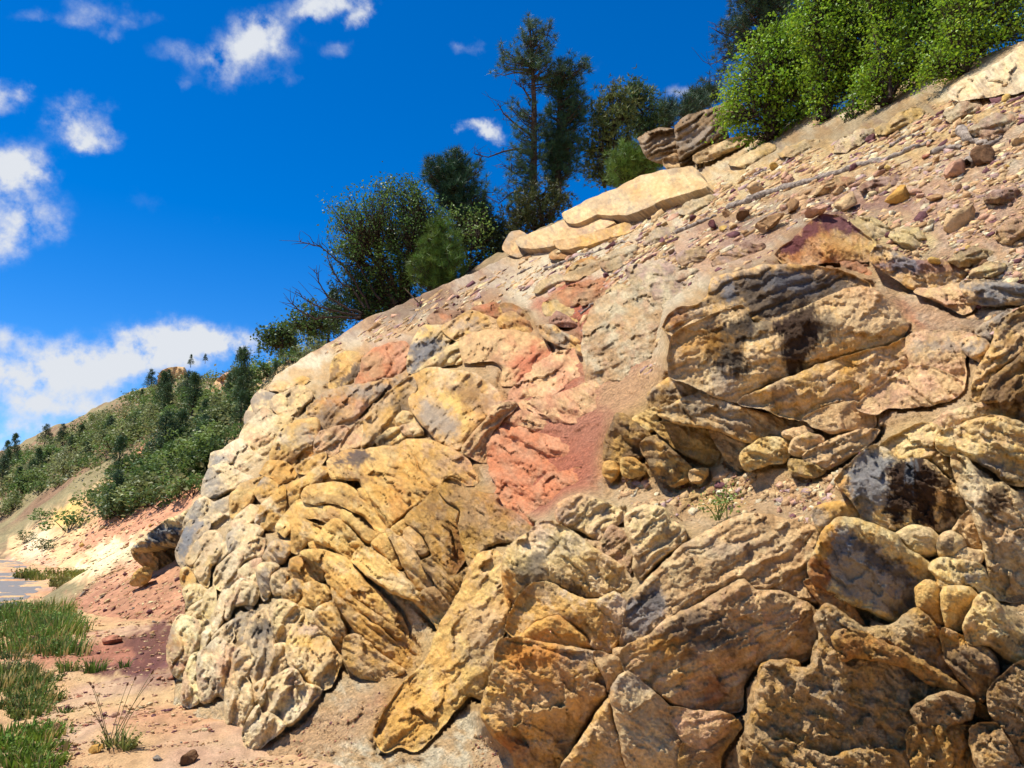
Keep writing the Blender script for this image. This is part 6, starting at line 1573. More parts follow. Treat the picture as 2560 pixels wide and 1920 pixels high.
def oak(label, tile, base, env, y0, seed, n=420, per=16, leaf=.1, green=(104, 131, 53), r0=.07, group=None, name='oak_bush', cat='oak bush', cl=.26, depth=.8, stems=9, bare=0.25, kind='leaf', lean=0.0):
    R = np.random.default_rng(seed)
    Q = tp(tile, env)
    b2 = tp(tile, [base])[0]
    B = plane_pt(b2[0], b2[1], y0)
    s = y0 / 25.0
    root = empty(name, tuple(B), label, cat, group)
    S = sample_poly(Q, n, R)
    # uneven outline: sprays push out and fall back
    ang_ = np.arctan2(S[:, 1] - Q[:, 1].mean(), S[:, 0] - Q[:, 0].mean())
    S = Q.mean(0) + (S - Q.mean(0)) * (1 + .16 * fbm(ang_ * 2.2 + 3, ang_ * 0 + seed, 3, seed))[:, None] + R.normal(0, 7, S.shape)
    gap = fbm(S[:, 0] / 38, S[:, 1] / 38, 3, seed + 5) + R.normal(0, .15, n) > -.42
    S = S[gap]; n = len(S)
    E = plane_pt(S[:, 0], S[:, 1], y0)
    halfw = (Q[:, 0].max() - Q[:, 0].min()) * y0 / F * .5
    cen = plane_pt(*Q.mean(0), y0)
    rel = (E - cen)[:, [0, 2]] / max(halfw, .3)
    room = np.sqrt(np.clip(1.15 - (rel ** 2).sum(1), .05, 1))
    E[:, 1] += R.uniform(-1, 1, n) * room * halfw * depth + lean
    tr, cr = Geo(), Geo()
    mains = []
    for i in range(stems):
        e = E[R.integers(n)]
        p = curve3(B + R.normal(0, .12 * s, 3) * [1, 1, 0], B + (e - B) * R.uniform(.55, .8), .25 * halfw, 6, R, .05 * s)
        tr.tube(p - B, np.linspace(r0 * s * R.uniform(.6, 1), r0 * .35 * s, 6), 5)
        mains.append(p)
    M = np.concatenate(mains)
    g0 = srgb(*green)
    P, C, D = [], [], []
    for e in E:
        d = np.linalg.norm(M - e, axis=1) + .6 * np.maximum(M[:, 2] - e[2], 0)
        j = np.argpartition(d, 3)[R.integers(3)]
        p = curve3(M[j], e, R.uniform(-.1, .25) * s, 4, R, .05 * s)
        tr.tube(p - B, np.linspace(.022, .006, 4) * s, 3)
        sh = R.uniform(.5, 1.45); yel = R.uniform(.85, 1.25)
        cc = g0 * sh * np.array([yel, 1, .9])
        if kind == 'leaf':
            k = R.integers(max(2, per // 2), per + 1)
            pp = e + R.normal(0, cl * s * .55, (k, 3)) * np.array([1, 1, .75])
            P.append(pp - B); C.append(np.broadcast_to(cc, (k, 3)) * R.uniform(.8, 1.2, (k, 1)))
        else:
            P.append(e[None] - B); C.append(cc[None]); D.append((e - M[j])[None] + np.array([[0, 0, .4]]))
    P, C = np.concatenate(P), np.concatenate(C)
    if kind == 'leaf':
        cr.leaves(P, leaf * s, C, R)
    else:
        D = np.concatenate(D); D /= np.linalg.norm(D, axis=1)[:, None]
        # juniper sprays: several short scaly shoots each
        k = 5
        P2 = np.repeat(P, k, 0) + R.normal(0, cl * s * .5, (len(P) * k, 3)); D2 = np.repeat(D, k, 0) + R.normal(0, .4, (len(P) * k, 3)); C2 = np.repeat(C, k, 0) * R.uniform(.75, 1.25, (len(P) * k, 1))
        D2 /= np.linalg.norm(D2, axis=1)[:, None]
        cr.needles(P2, D2, leaf * s, .032 * s, C2, R, per, .75)
    link('trunk', tr.mesh('trunk', [M_BARK]), root)
    link('crown', cr.mesh('crown', [M_LEAF if kind == 'leaf' else M_NEEDLE], False), root)
    return root


y_p = 30.0
pine('tall sparse pine with bare lower branches standing above the long slab', 'L', [(1312, 1030), (1316, 800), (1318, 560), (1312, 400), (1302, 250), (1296, 118)],
     [([(1285, 115), (1310, 110), (1330, 160), (1400, 150), (1430, 230), (1405, 320), (1470, 300), (1470, 340), (1400, 470), (1340, 520), (1300, 430), (1235, 375), (1105, 265), (1125, 240), (1180, 265), (1240, 300), (1260, 210)], .52),
      ([(1150, 570), (1260, 535), (1340, 560), (1400, 640), (1380, 800), (1320, 980), (1200, 1000), (1160, 960), (1190, 840), (1260, 800), (1190, 720), (1230, 640), (1160, 600)], .42), ([(1180, 1000), (1300, 960), (1330, 1040), (1260, 1120), (1170, 1100)], .06)],
     y_p, 11, n=149, green=(70, 97, 68), dead=[[(1290, 790), (1240, 770), (1160, 785), (1080, 815), (1010, 800)], [(1300, 700), (1230, 650), (1160, 590), (1130, 535)], [(1300, 880), (1220, 900), (1150, 850)], [(1290, 980), (1200, 1000), (1130, 1060)], [(1300, 520), (1270, 470), (1245, 440)]], tuft=.28, k=34)
pine('dense dark pine growing just right of the tall sparse pine', 'L', [(1440, 1030), (1445, 700), (1452, 450), (1470, 335)],
     [([(1440, 345), (1480, 335), (1520, 370), (1580, 355), (1592, 400), (1540, 460), (1600, 475), (1560, 530), (1640, 560), (1560, 640), (1600, 740), (1540, 810), (1480, 840), (1400, 850), (1360, 740), (1370, 620), (1400, 520), (1390, 430)], .82), ([(1360, 850), (1480, 820), (1560, 860), (1500, 960), (1380, 980)], .18)],
     y_p + .8, 12, n=233, green=(53, 84, 57), tuft=.3, k=34)
pine('round-topped pine rising behind the oak bush on the skyline', 'L', [(900, 1130), (892, 950), (880, 830)],
     [([(745, 820), (830, 825), (920, 808), (1000, 855), (1048, 900), (1000, 960), (1082, 1000), (1090, 1060), (1000, 1085), (900, 1085), (790, 1060), (770, 1000), (738, 930), (760, 880)], .8), ([(960, 1090), (1090, 1080), (1095, 1180), (1040, 1200), (950, 1150)], .2)],
     33.0, 13, n=188, green=(53, 84, 57), tuft=.34, k=34, r0=.14)
oak('leafy oak bush with dark trunks on the skyline edge, left of the pines', 'L', (610, 1590),
    [(280, 1090), (350, 1080), (440, 1050), (475, 970), (620, 955), (720, 980), (790, 1050), (860, 1090), (900, 1120), (860, 1180), (780, 1260), (700, 1440), (690, 1540), (560, 1600), (440, 1600), (430, 1460), (400, 1400), (330, 1400), (265, 1240), (300, 1160)], 31.5, 14, n=1500, per=18, leaf=.095, green=(78, 106, 52), r0=.13, stems=12, cl=.3)
oak('pale green oak bush overlapping the foot of the round-topped pine', 'L', (960, 1440), [(860, 1100), (1000, 1080), (1095, 1100), (1085, 1200), (1050, 1250), (1090, 1330), (1070, 1430), (960, 1470), (920, 1330), (880, 1200)], 32.0, 15, n=260, per=12, leaf=.1, green=(119, 146, 76), r0=.07, stems=7)
oak('dark scrubby juniper beneath the skyline oak bush', 'L', (430, 1660), [(270, 1660), (280, 1480), (400, 1400), (560, 1480), (690, 1540), (600, 1600), (480, 1665)], 32.5, 16, n=300, per=7, leaf=.16, green=(59, 84, 48), kind='scale', cat='juniper', name='juniper_bush')
pine('young bright green pine on the slope edge in front of the oak bush', 'L', [(868, 1570), (858, 1400), (835, 1165)], [([(830, 1155), (890, 1200), (900, 1280), (955, 1330), (940, 1400), (965, 1480), (880, 1525), (760, 1525), (690, 1480), (678, 1420), (740, 1330), (755, 1250)], 1.0)], 30.0, 17, n=211, green=(95, 125, 53), tuft=.34, k=34, r0=.09)
oak('broad olive juniper right of the dense dark pine', 'L', (1720, 960), [(1600, 620), (1690, 480), (1720, 430), (1770, 450), (1800, 540), (1830, 640), (1840, 780), (1800, 900), (1680, 950), (1600, 940), (1590, 760)], 31.5, 18, n=480, per=7, leaf=.17, green=(97, 112, 62), kind='scale', cat='juniper', name='juniper_tree', cl=.3, stems=12)
oak('slimmer juniper with twin tops beside the broad olive one', 'L', (1860, 720), [(1805, 540), (1815, 440), (1835, 415), (1860, 450), (1880, 425), (1930, 500), (1950, 580), (1965, 670), (1850, 700), (1830, 640)], 33.0, 19, n=240, per=7, leaf=.17, green=(78, 103, 59), kind='scale', cat='juniper', name='juniper_tree', cl=.28)
pine('small round pine on the far skyline right of the twin-topped juniper', 'L', [(2022, 680), (2018, 620), (2012, 550)], [([(1958, 580), (2000, 545), (2040, 550), (2064, 590), (2050, 645), (2000, 660), (1965, 650)], 1.0)], 44.0, 20, n=66, green=(53, 81, 57), tuft=.3, r0=.08)
pine('low young pine with long needles at the upper end of the slab', 'L', [(1800, 965), (1810, 900), (1850, 830), (1945, 770)], [([(1690, 870), (1750, 800), (1830, 795), (1900, 820), (1950, 755), (2005, 800), (1980, 870), (1900, 905), (1800, 950), (1730, 975)], 1.0)], 27.5, 21, n=144, green=(103, 133, 57), tuft=.36, k=34, r0=.07)
oak('dark olive juniper shrub at the foot of the tall sparse pine', 'L', (1330, 1215), [(1215, 1060), (1300, 990), (1440, 965), (1505, 1020), (1475, 1090), (1480, 1140), (1380, 1180), (1300, 1215), (1240, 1235), (1200, 1160), (1180, 1100)], 29.0, 22, n=280, per=7, leaf=.16, green=(68, 78, 40), kind='scale', cat='juniper', name='juniper_bush')
pine('dark pine with long drooping limbs behind the leafy thicket, top of frame', 'K', [(690, 420), (705, 250), (715, 60), (725, -200), (730, -420)],
     [([(500, 40), (600, 0), (800, -60), (1000, 0), (960, 150), (760, 240), (640, 325), (520, 335), (395, 390), (400, 330), (480, 290), (440, 190), (520, 100)], .7), ([(520, 0), (640, -330), (820, -330), (1000, -40), (800, -20)], .3)],
     25.0, 23, n=233, green=(53, 78, 53), tuft=.3, k=34, r0=.24, rise=.05, dead=[[(700, 90), (600, 150), (520, 210), (440, 180)], [(700, 250), (600, 320), (500, 330), (400, 375)]])
for i, (px_, py_, h_, y_) in enumerate([(330, 600, 95, 42), (395, 560, 70, 44), (270, 640, 80, 41)]):
    pine(['middle of three dark pines behind the cliff ledge', 'rightmost of three dark pines behind the cliff ledge', 'leftmost of three dark pines behind the cliff ledge'][i], 'K', [(px_, py_ + 40), (px_, py_), (px_, py_ - h_ * .6)],
         [([(px_ - 40, py_ + 20), (px_ - 25, py_ - h_ * .4), (px_, py_ - h_ * .65), (px_ + 30, py_ - h_ * .4), (px_ + 45, py_ + 20)], 1.0)], y_, 30 + i, n=49, green=(53, 81, 57), tuft=.3, r0=.07)
TH = 'bright green oak bushes of the thicket'
for lab, base, env, sd_, n_ in [
    ('leftmost bright oak bush of the thicket, spilling down toward the cliff ledge', (760, 800), [(480, 480), (550, 350), (680, 200), (780, 130), (900, 90), (1010, 200), (1060, 400), (1010, 600), (900, 700), (720, 800), (600, 805), (480, 745), (415, 705), (500, 620)], 41, 620),
    ('second oak bush of the thicket, taller, above the small green sprig', (1060, 690), [(880, 100), (960, -60), (1050, -260), (1300, -280), (1400, 200), (1350, 420), (1280, 560), (1120, 640), (1000, 670), (980, 400)], 42, 640),
    ('third oak bush of the thicket, dark stems showing below', (1420, 600), [(1260, -280), (1760, -280), (1770, 250), (1700, 450), (1500, 515), (1360, 590), (1260, 640), (1260, 480), (1340, 250)], 43, 660),
    ('rightmost oak bush of the thicket above the pale bedrock', (1860, 430), [(1700, -280), (2300, -280), (2300, 230), (2100, 285), (1900, 340), (1850, 425), (1700, 460), (1600, 480), (1700, 200)], 44, 640)]:
    oak(lab, 'K', base, env, depth_at('K', *base) - .1, sd_, n=int(n_ * 1.7), per=16, leaf=.125, green=(122, 156, 42), r0=.08, stems=14, cl=.34, depth=.6, group=TH)
for lab, base, env, sd_ in [('shade-coloured oak bush deep inside the thicket behind the first and second bushes', (960, 660), [(640, 420), (720, 240), (900, 60), (1100, -120), (1240, 100), (1220, 420), (1120, 600), (960, 680), (760, 700)], 46), ('shade-coloured oak bush deep inside the thicket behind the second and third bushes', (1330, 600), [(1080, 380), (1140, 60), (1300, -150), (1540, -100), (1600, 200), (1540, 450), (1380, 560), (1180, 600)], 47),
                            ('shade-coloured oak bush deep inside the thicket behind the rightmost bush', (1700, 480), [(1480, 350), (1540, 50), (1700, -150), (2000, -150), (2100, 100), (1980, 280), (1800, 400), (1600, 470)], 48)]:
    oak(lab, 'K', base, env, depth_at('K', *base) + 1.3, sd_, n=720, per=16, leaf=.14, green=(64, 92, 34), r0=.09, stems=10, cl=.36, depth=.4, group='shade-coloured oak bushes of the thicket')  # darker leaf green paints in the shade of the thicket's interior
oak('small green oak sprig growing from the bare slope below the thicket', 'K', (1210, 690), [(1165, 600), (1240, 525), (1310, 570), (1285, 640), (1190, 685)], depth_at('K', 1210, 690), 45, n=60, per=10, leaf=.13, green=(92, 124, 34), r0=.03, stems=4)

for lab, base_, env_, y_, kind_, gr_, n_ in [
    ('dark juniper filling the gap between the pale oak bush and the tall sparse pine', (1130, 1330), [(1040, 1260), (1080, 1180), (1150, 1140), (1220, 1180), (1230, 1280), (1180, 1330), (1080, 1340)], 33.0, 'scale', (60, 74, 44), 150),
    ('low dark oak scrub left of the dead juniper on the skyline', (170, 1700), [(40, 1690), (90, 1610), (180, 1590), (290, 1620), (330, 1690), (230, 1740), (90, 1740)], 36.0, 'leaf', (74, 98, 50), 220),
    ('rounded oak scrub below the two tall pines on the far ridge', (-10, 1800), [(-120, 1780), (-80, 1720), (10, 1680), (70, 1700), (80, 1780), (0, 1810)], 42.0, 'leaf', (80, 104, 54), 200),
    ('broad dark juniper behind the round-topped pine', (1010, 1250), [(880, 1150), (960, 1080), (1090, 1070), (1110, 1170), (1080, 1260), (920, 1260)], 34.0, 'scale', (54, 74, 46), 220)]:
    oak(lab, 'L', base_, env_, y_, int(base_[0]) + 77, n=n_, per=7 if kind_ == 'scale' else 13, leaf=.17 if kind_ == 'scale' else .11, green=gr_, kind=kind_, cat='juniper' if kind_ == 'scale' else 'oak bush', name='juniper_bush' if kind_ == 'scale' else 'oak_bush')


def dead_branches(label, name, tile, lines, y0, mat, r=.05, seed=0, twigs=10, cat='dead branches', spread=.3):
    R = np.random.default_rng(seed)
    g = Geo()
    org = None
    for ln in lines:
        D = tp(tile, ln)
        P = plane_pt(D[:, 0], D[:, 1], y0)
        P[:, 1] += np.linspace(0, R.uniform(-.6, .6), len(P))
        if org is None:
            org = P[0].copy()
        u = np.linspace(0, len(P) - 1, len(P) * 4)
        Pf = np.stack([np.interp(u, np.arange(len(P)), P[:, j]) for j in range(3)], -1) + R.normal(0, .02, (len(u), 3))
        g.tube(Pf - org, np.linspace(r, r * .2, len(Pf)), 5)
        for _ in range(twigs):
            i = R.integers(len(Pf) // 3, len(Pf))
            v = (Pf[min(i + 1, len(Pf) - 1)] - Pf[i - 1]); v /= np.linalg.norm(v) + 1e-6
            L = spread * R.uniform(.5, 1.6)
            d1 = v * .7 + R.normal(0, .5, 3)
            g.tube(np.stack([Pf[i], Pf[i] + d1 * L * .5, Pf[i] + d1 * L + R.normal(0, .12, 3)]) - org, np.array([r * .3, r * .22, r * .1]), 3)
    o = link(name, g.mesh(name, [mat]), None, org)
    return tag(o, label, cat)


dead_branches('bare dark branches of a dead juniper reaching left over the skyline', 'dead_tree', 'L', [[(470, 1600), (400, 1480), (330, 1380), (230, 1300), (120, 1270)], [(440, 1600), (380, 1500), (300, 1450), (240, 1340), (230, 1260)], [(430, 1620), (350, 1600), (240, 1530), (190, 1450), (165, 1380)],
              [(420, 1640), (330, 1620), (200, 1590), (120, 1540), (70, 1500)], [(420, 1650), (300, 1640), (180, 1650), (90, 1600), (65, 1570)], [(520, 1560), (430, 1420), (380, 1300), (340, 1290)]], 31.0, M_DEADDARK, .06, 3, 16, 'dead tree', .5)

# ------------------------------------------------------------------ loose stones
def stone_mesh(name, seed, colr, flat=.6, sub=2):
    """one broken stone: a small sphere cut by planes"""
    import bmesh
    R = np.random.default_rng(seed)
    bm = bmesh.new()
    bmesh.ops.create_icosphere(bm, subdivisions=sub, radius=1.0)
    V = np.array([v.co[:] for v in bm.verts])
    Fc = np.array([[v.index for v in f.verts] for f in bm.faces])
    bm.free()
    for _ in range(13):
        n = R.normal(0, 1, 3); n /= np.linalg.norm(n)
        d = R.uniform(.38, .72)
        k = V @ n - d
        V = V - np.where(k > 0, k, 0)[:, None] * n
    V *= np.array([R.uniform(.8, 1.1), R.uniform(.6, .9), flat * R.uniform(.75, 1.2)])
    V += R.normal(0, .03, V.shape)
    c = PAL[colr] * R.uniform(.85, 1.12, (len(V), 1))
    c = c * (1 - .3 * (R.random((len(V), 1)) > .75))
    return make_mesh(name, V, tris=Fc, colors=c, mats=[M_ROCK], smooth=False), V, Fc


STONES = {}
for i, cn in enumerate(['tan', 'cream', 'yellow', 'brown', 'purple', 'pink', 'umber', 'white', 'rose', 'ochre', 'maroon', 'gray']):
    STONES[cn] = [stone_mesh('stone', 500 + i * 5 + k, cn, (.62, .4, .75)[k]) for k in range(3)]
HN = np.array([-.56, -.42, .71])


def place_stone(px, py, wpx, colr, name, label, cat, group=None, R=rng, ground_=False, t=None, sink=.3, asp=None, big=False):
    if ground_:
        P = on_ground(np.array(px), np.array(py))
        nrm = np.array([0, 0, 1.])
        t = float((P[1] - CAM[1]) / rays(px, py)[1])
    else:
        if t is None:
            t = float(surf_t(px, py))
        P = at(px, py, np.array(t)); nrm = HN
    r = wpx * t / F * .5
    if big:
        me, V, Fc = stone_mesh('stone', int(px * 7 + py), colr, .72, 3)
    else:
        me, V, Fc = STONES[colr][R.integers(3)]
    o = link(name, me)
    q = Vector(nrm).to_track_quat('Z', 'Y').to_matrix().to_4x4() @ Matrix.Rotation(R.uniform(0, 6.28), 4, 'Z') @ Matrix.Rotation(R.normal(0, .35), 4, 'X')
    sc = r * R.uniform(.9, 1.1)
    o.matrix_world = Matrix.Translation(Vector(P + nrm * r * (.45 - sink))) @ q @ Matrix.Diagonal((sc, sc * R.uniform(.8, 1.1), sc * R.uniform(.75, 1.1), 1))
    return tag(o, label, cat, group)


for x, y, w, cn, lab in [
    (680, 1115, 150, 'tan', 'tan stone just below the long fallen branch at its lower end'), (865, 1052, 115, 'lilac', 'flat pale stone touching the upper side of the fallen branch'), (890, 1215, 155, 'brown', 'brown block in the stone cluster above the purple-capped boulder'),
    (1030, 1225, 150, 'pink', 'pinkish wedge between two tan blocks above the purple-capped boulder'), (1195, 1205, 210, 'tan', 'large tan block directly above the peak of the purple-capped boulder'), (1070, 1110, 165, 'tan', 'buff block under the middle of the fallen branch'),
    (760, 1320, 235, 'brown', 'biggest brown boulder left of the purple-capped boulder'), (425, 1312, 115, 'maroon', 'maroon angular stone left of the stone cluster'), (540, 1312, 85, 'tan', 'small tan stone beside the maroon one'), (612, 1352, 85, 'brown', 'small brown stone against the biggest brown boulder'),
    (610, 1258, 130, 'umber', 'dark brown tilted block under the fallen branch'), (505, 1242, 110, 'brown', 'brown stone at the lower tip of the fallen branch'), (1860, 1285, 290, 'tan', 'lone big tan boulder on the bare slope at the right'), (1990, 935, 205, 'umber', 'dark brown boulder beneath the grey driftwood at the right'),
    (1820, 1005, 190, 'pink', 'long pinkish stone below the dark brown boulder'), (1650, 912, 85, 'rose', 'upright reddish block right of the fallen branch'), (1710, 937, 92, 'brown', 'round brown stone against the reddish block'), (1692, 1155, 125, 'brown', 'brown wedge stone above the lone big tan boulder'),
    (1512, 1150, 200, 'ochre', 'ochre crumbly mound left of the brown wedge stone'), (1395, 985, 95, 'umber', 'small dark flat stone below the upper fallen branch'), (1820, 775, 110, 'tan', 'tan stone under the driftwood root'), (2185, 830, 120, 'tan', 'tan block cut by the right edge of the frame'), (185, 1462, 85, 'umber', 'upright brown splinter of rock by the pale root'),
    (775, 975, 80, 'yellow', 'pale yellow bar of stone above the fallen branch'), (600, 940, 90, 'tan', 'flat tan slab piece at the upper end of the long slab')]:
    p = tp('K', [(x, y)])[0]
    if cn == 'lilac':
        cn = 'pink'
    place_stone(p[0], p[1], w * TILES['K'][2], cn, 'boulder' if w > 140 else 'stone', lab, 'boulder' if w > 140 else 'stone', sink=.15, big=w > 100)
for x, y, w, cn, lab in [(190, 640, 130, 'pink', 'pale grey-pink boulder beside the tall grass by the road'), (590, 1315, 115, 'ochre', 'ochre stone left of the grass tuft with seed stalks'), (715, 1330, 130, 'brown', 'brown stone in front of the grass tuft with seed stalks'), (355, 1190, 110, 'brown', 'upright brown stone half hidden by weeds, lower left'),
                         (1160, 1375, 190, 'umber', 'dark flat rock cut by the bottom edge'), (965, 1368, 110, 'gray', 'flat grey stone near the bottom edge'), (450, 1355, 60, 'brown', 'small brown stone left of the ochre stone'), (700, 640, 170, 'rose', 'rust and orange flat slab on the red dirt'), (480, 660, 50, 'maroon', 'small maroon cube-like stone on the red dirt'),
                         (715, 1085, 80, 'pink', 'pink stone alone on the dirt verge'), (555, 1010, 45, 'brown', 'small brown stone on the dirt above the pink one'), (890, 345, 130, 'cream', 'cream layered slab below the bank block'), (920, 390, 170, 'purple', 'long purple slab under the cream layered one'),
                         (300, 660, 70, 'pink', 'pale stone right of the grey-pink boulder')]:
    p = tp('O', [(x, y)])[0]
    place_stone(p[0], p[1], w * TILES['O'][2], cn, 'stone', lab, 'stone', ground_=True, sink=.1, big=w > 100)

R6 = np.random.default_rng(66)


def scatter(Q, n, lo, hi, power, cols_, label, group, ground_=False, far=False, avoid=(), asp=None):
    S = sample_poly(np.array(Q, float), n, R6)
    for a in avoid:
        S = S[in_poly(S, np.array(a, float)) < 0]
    for p in S:
        w = lo + (hi - lo) * R6.random() ** power
        t = None
        if far:
            t = float(t_far(np.array([p[0]]), np.array([p[1]]), 60)[0])
            if not np.isfinite(t):
                continue
        cn_ = cols_[R6.integers(len(cols_))]
        place_stone(p[0], p[1], w, cn_, 'stone', ('larger ' if w > (lo + hi) / 2 else 'small ') + dict(tan='buff', gray='grey').get(cn_, cn_) + ' ' + label, 'stone', group, R6, ground_, t)


UP = [(1330, 690), (1500, 600), (1640, 560), (1760, 480), (1900, 420), (2150, 350), (2400, 250), (2560, 190), (2560, 760), (2420, 700), (2250, 640), (2150, 560), (2000, 560), (1900, 600), (1750, 660), (1600, 720), (1450, 680)]
scatter(UP, 110, 14, 46, 1.8, ['tan', 'cream', 'brown', 'purple', 'pink', 'tan', 'yellow', 'umber'], 'loose stone among the rubble of the upper slope', 'loose stones on the upper slope')
scatter([(1240, 680), (1330, 620), (1480, 560), (1560, 560), (1480, 640), (1300, 740), (1150, 790), (1000, 840), (900, 880), (1000, 780)], 36, 9, 26, 2, ['cream', 'tan', 'purple', 'white', 'maroon'], 'loose stone on the pale slope below the long slab', 'loose stones below the long slab')
scatter([(1830, 1290), (1900, 1230), (2080, 1150), (2130, 1110), (2180, 1130), (2060, 1240), (2030, 1310), (1930, 1300)], 22, 8, 24, 2, ['purple', 'brown', 'pink', 'tan', 'gray'], 'chip in the rubble chute beside the varnished boulder', 'chips in the rubble chute')
scatter([(150, 1500), (250, 1440), (330, 1410), (460, 1440), (470, 1500), (440, 1580), (300, 1600), (180, 1590)], 48, 8, 30, 1.8, ['pink', 'tan', 'cream', 'maroon', 'purple', 'white', 'brown', 'gray'], 'loose stone on the red rubble bank under the dark-topped block', 'stones on the rubble bank', ground_=False, far=True)
scatter([(160, 1560), (430, 1540), (440, 1640), (380, 1760), (500, 1890), (150, 1900), (120, 1700)], 40, 6, 20, 2.2, ['pink', 'tan', 'cream', 'brown', 'purple', 'gray'], 'loose stone on the dirt verge', 'stones on the dirt verge', ground_=True)
scatter([(40, 1360), (120, 1350), (330, 1300), (420, 1260), (400, 1350), (230, 1440), (60, 1440)], 24, 8, 28, 1.8, ['pink', 'cream', 'white', 'yellow', 'rose'], 'stone in the cut bank beyond the grass', 'stones in the far cut bank', far=True)


def rubble(name, Qs, n, lo, hi, cols_, seed, ground_=False, mode='hill'):
    """uncountable chips: small five-sided flakes joined into one mesh"""
    R = np.random.default_rng(seed)
    g = Geo()
    IV = np.array([(x, y, z) for x in (-1, 1) for y in (-1, 1) for z in (-1, 1)], float) * .72
    IF = np.array([(0, 1, 3), (0, 3, 2), (4, 6, 7), (4, 7, 5), (0, 4, 5), (0, 5, 1), (2, 3, 7), (2, 7, 6), (0, 2, 6), (0, 6, 4), (1, 5, 7), (1, 7, 3)])
    for Q, share in Qs:
        S = sample_poly(np.array(Q, float), int(n * share), R)
        if mode == 'ground':
            P = on_ground(S[:, 0], S[:, 1]); t = P[:, 1] / rays(S[:, 0], S[:, 1])[:, 1]; N_ = np.array([0, 0, 1.])
        elif mode == 'far':
            t = t_far(S[:, 0], S[:, 1], 90); ok = np.isfinite(t); S, t = S[ok], t[ok]; P = at(S[:, 0], S[:, 1], t); N_ = np.array([-.35, -.3, .88])
        else:
            t = surf_t(S[:, 0], S[:, 1], False); P = at(S[:, 0], S[:, 1], t); N_ = HN
        if mode == 'hill':
            dn_ = fbm(S[:, 0] / 70, S[:, 1] / 45, 3, seed + 4)
            kp = dn_ + R.normal(0, .25, len(S)) > -.1
            S, t, P = S[kp], t[kp], P[kp]
        m = len(S)
        w = (lo + (hi - lo) * R.random(m) ** 4.0) * t / F * .5
        a = np.cross(N_, [.3, .2, .9]); a /= np.linalg.norm(a); b = np.cross(N_, a)
        th = R.uniform(0, 6.28, m)
        A = np.cos(th)[:, None] * a + np.sin(th)[:, None] * b; B = -np.sin(th)[:, None] * a + np.cos(th)[:, None] * b
        Nn = N_ + R.normal(0, .25, (m, 3))
        L = IV[None] + R.normal(0, .3, (m, len(IV), 3))
        V = (P - N_ * (w * .22)[:, None])[:, None] + w[:, None, None] * (L[..., :1] * A[:, None] * 1.1 + L[..., 1:2] * B[:, None] * .75 + L[..., 2:] * Nn[:, None] * R.uniform(.25, .6, (m, 1, 1)))
        C = np.stack([PAL[c] for c in cols_])[R.integers(len(cols_), size=m)] * R.uniform(.8, 1.15, (m, 1))
        T = (IF[None] + (np.arange(m) * len(IV))[:, None, None]).reshape(-1, 3)
        g.add(V.reshape(-1, 3), t=T, c=np.repeat(C, len(IV), 0))
    o = link(name, g.mesh(name, [M_ROCK], False))
    o['kind'] = 'stuff'
    return o


o = rubble('rubble', [(UP, .55), ([(1500, 560), (1800, 440), (2100, 350), (2560, 180), (2560, 330), (2200, 420), (1900, 500), (1700, 600), (1560, 650)], .2), ([(1240, 680), (1480, 560), (1700, 560), (1650, 700), (1480, 760), (1300, 740), (1000, 840), (800, 890), (950, 790)], .18), ([(1830, 1290), (1950, 1210), (2140, 1100), (2200, 1120), (2040, 1310)], .05), ([(1560, 640), (1760, 590), (1960, 600), (1900, 670), (1760, 680), (1660, 770), (1640, 960), (1480, 900), (1420, 760)], .05), ([(2330, 640), (2560, 640), (2560, 860), (2480, 860)], .03), ([(1560, 1180), (1700, 1200), (1900, 1180), (1860, 1270), (1700, 1290), (1540, 1260)], .04)],
           23000, 3, 34, ['tan', 'sand', 'white', 'brown', 'lilac', 'pink', 'sand', 'cream', 'purple', 'tan'], 71)
tag(o, 'countless small buff chips covering the upper slope', 'rubble')
o = rubble('gravel', [([(100, 1560), (450, 1540), (430, 1720), (620, 1900), (900, 1860), (1100, 1920), (80, 1920)], 1.0)], 4200, 3, 16, ['tan', 'pink', 'cream', 'brown', 'purple', 'rose'], 72, mode='ground')
tag(o, 'fine gravel strewn over the pink dirt verge', 'gravel')
o = rubble('rubble', [([(150, 1520), (250, 1430), (330, 1400), (470, 1420), (470, 1560), (300, 1600)], .6), ([(30, 1360), (150, 1330), (420, 1240), (420, 1340), (240, 1440), (50, 1440)], .4)], 2600, 4, 16, ['pink', 'tan', 'rose', 'cream', 'maroon', 'brown'], 73, mode='far')
tag(o, 'red and pale rubble covering the bank left of the buttress', 'rubble')
o = rubble('gravel', [([(560, 1900), (700, 1840), (900, 1760), (1020, 1690), (1060, 1700), (900, 1840), (860, 1920)], .6), ([(1500, 1290), (1650, 1260), (1760, 1300), (1700, 1330), (1560, 1340)], .2), ([(1180, 1830), (1230, 1840), (1260, 1920), (1170, 1920)], .2)], 1100, 3, 11, ['tan', 'rose', 'brown', 'purple', 'sand'] if False else ['tan', 'rose', 'brown', 'purple'], 74)
tag(o, 'reddish gravel in the dirt gully and hollows between the rocks', 'gravel')


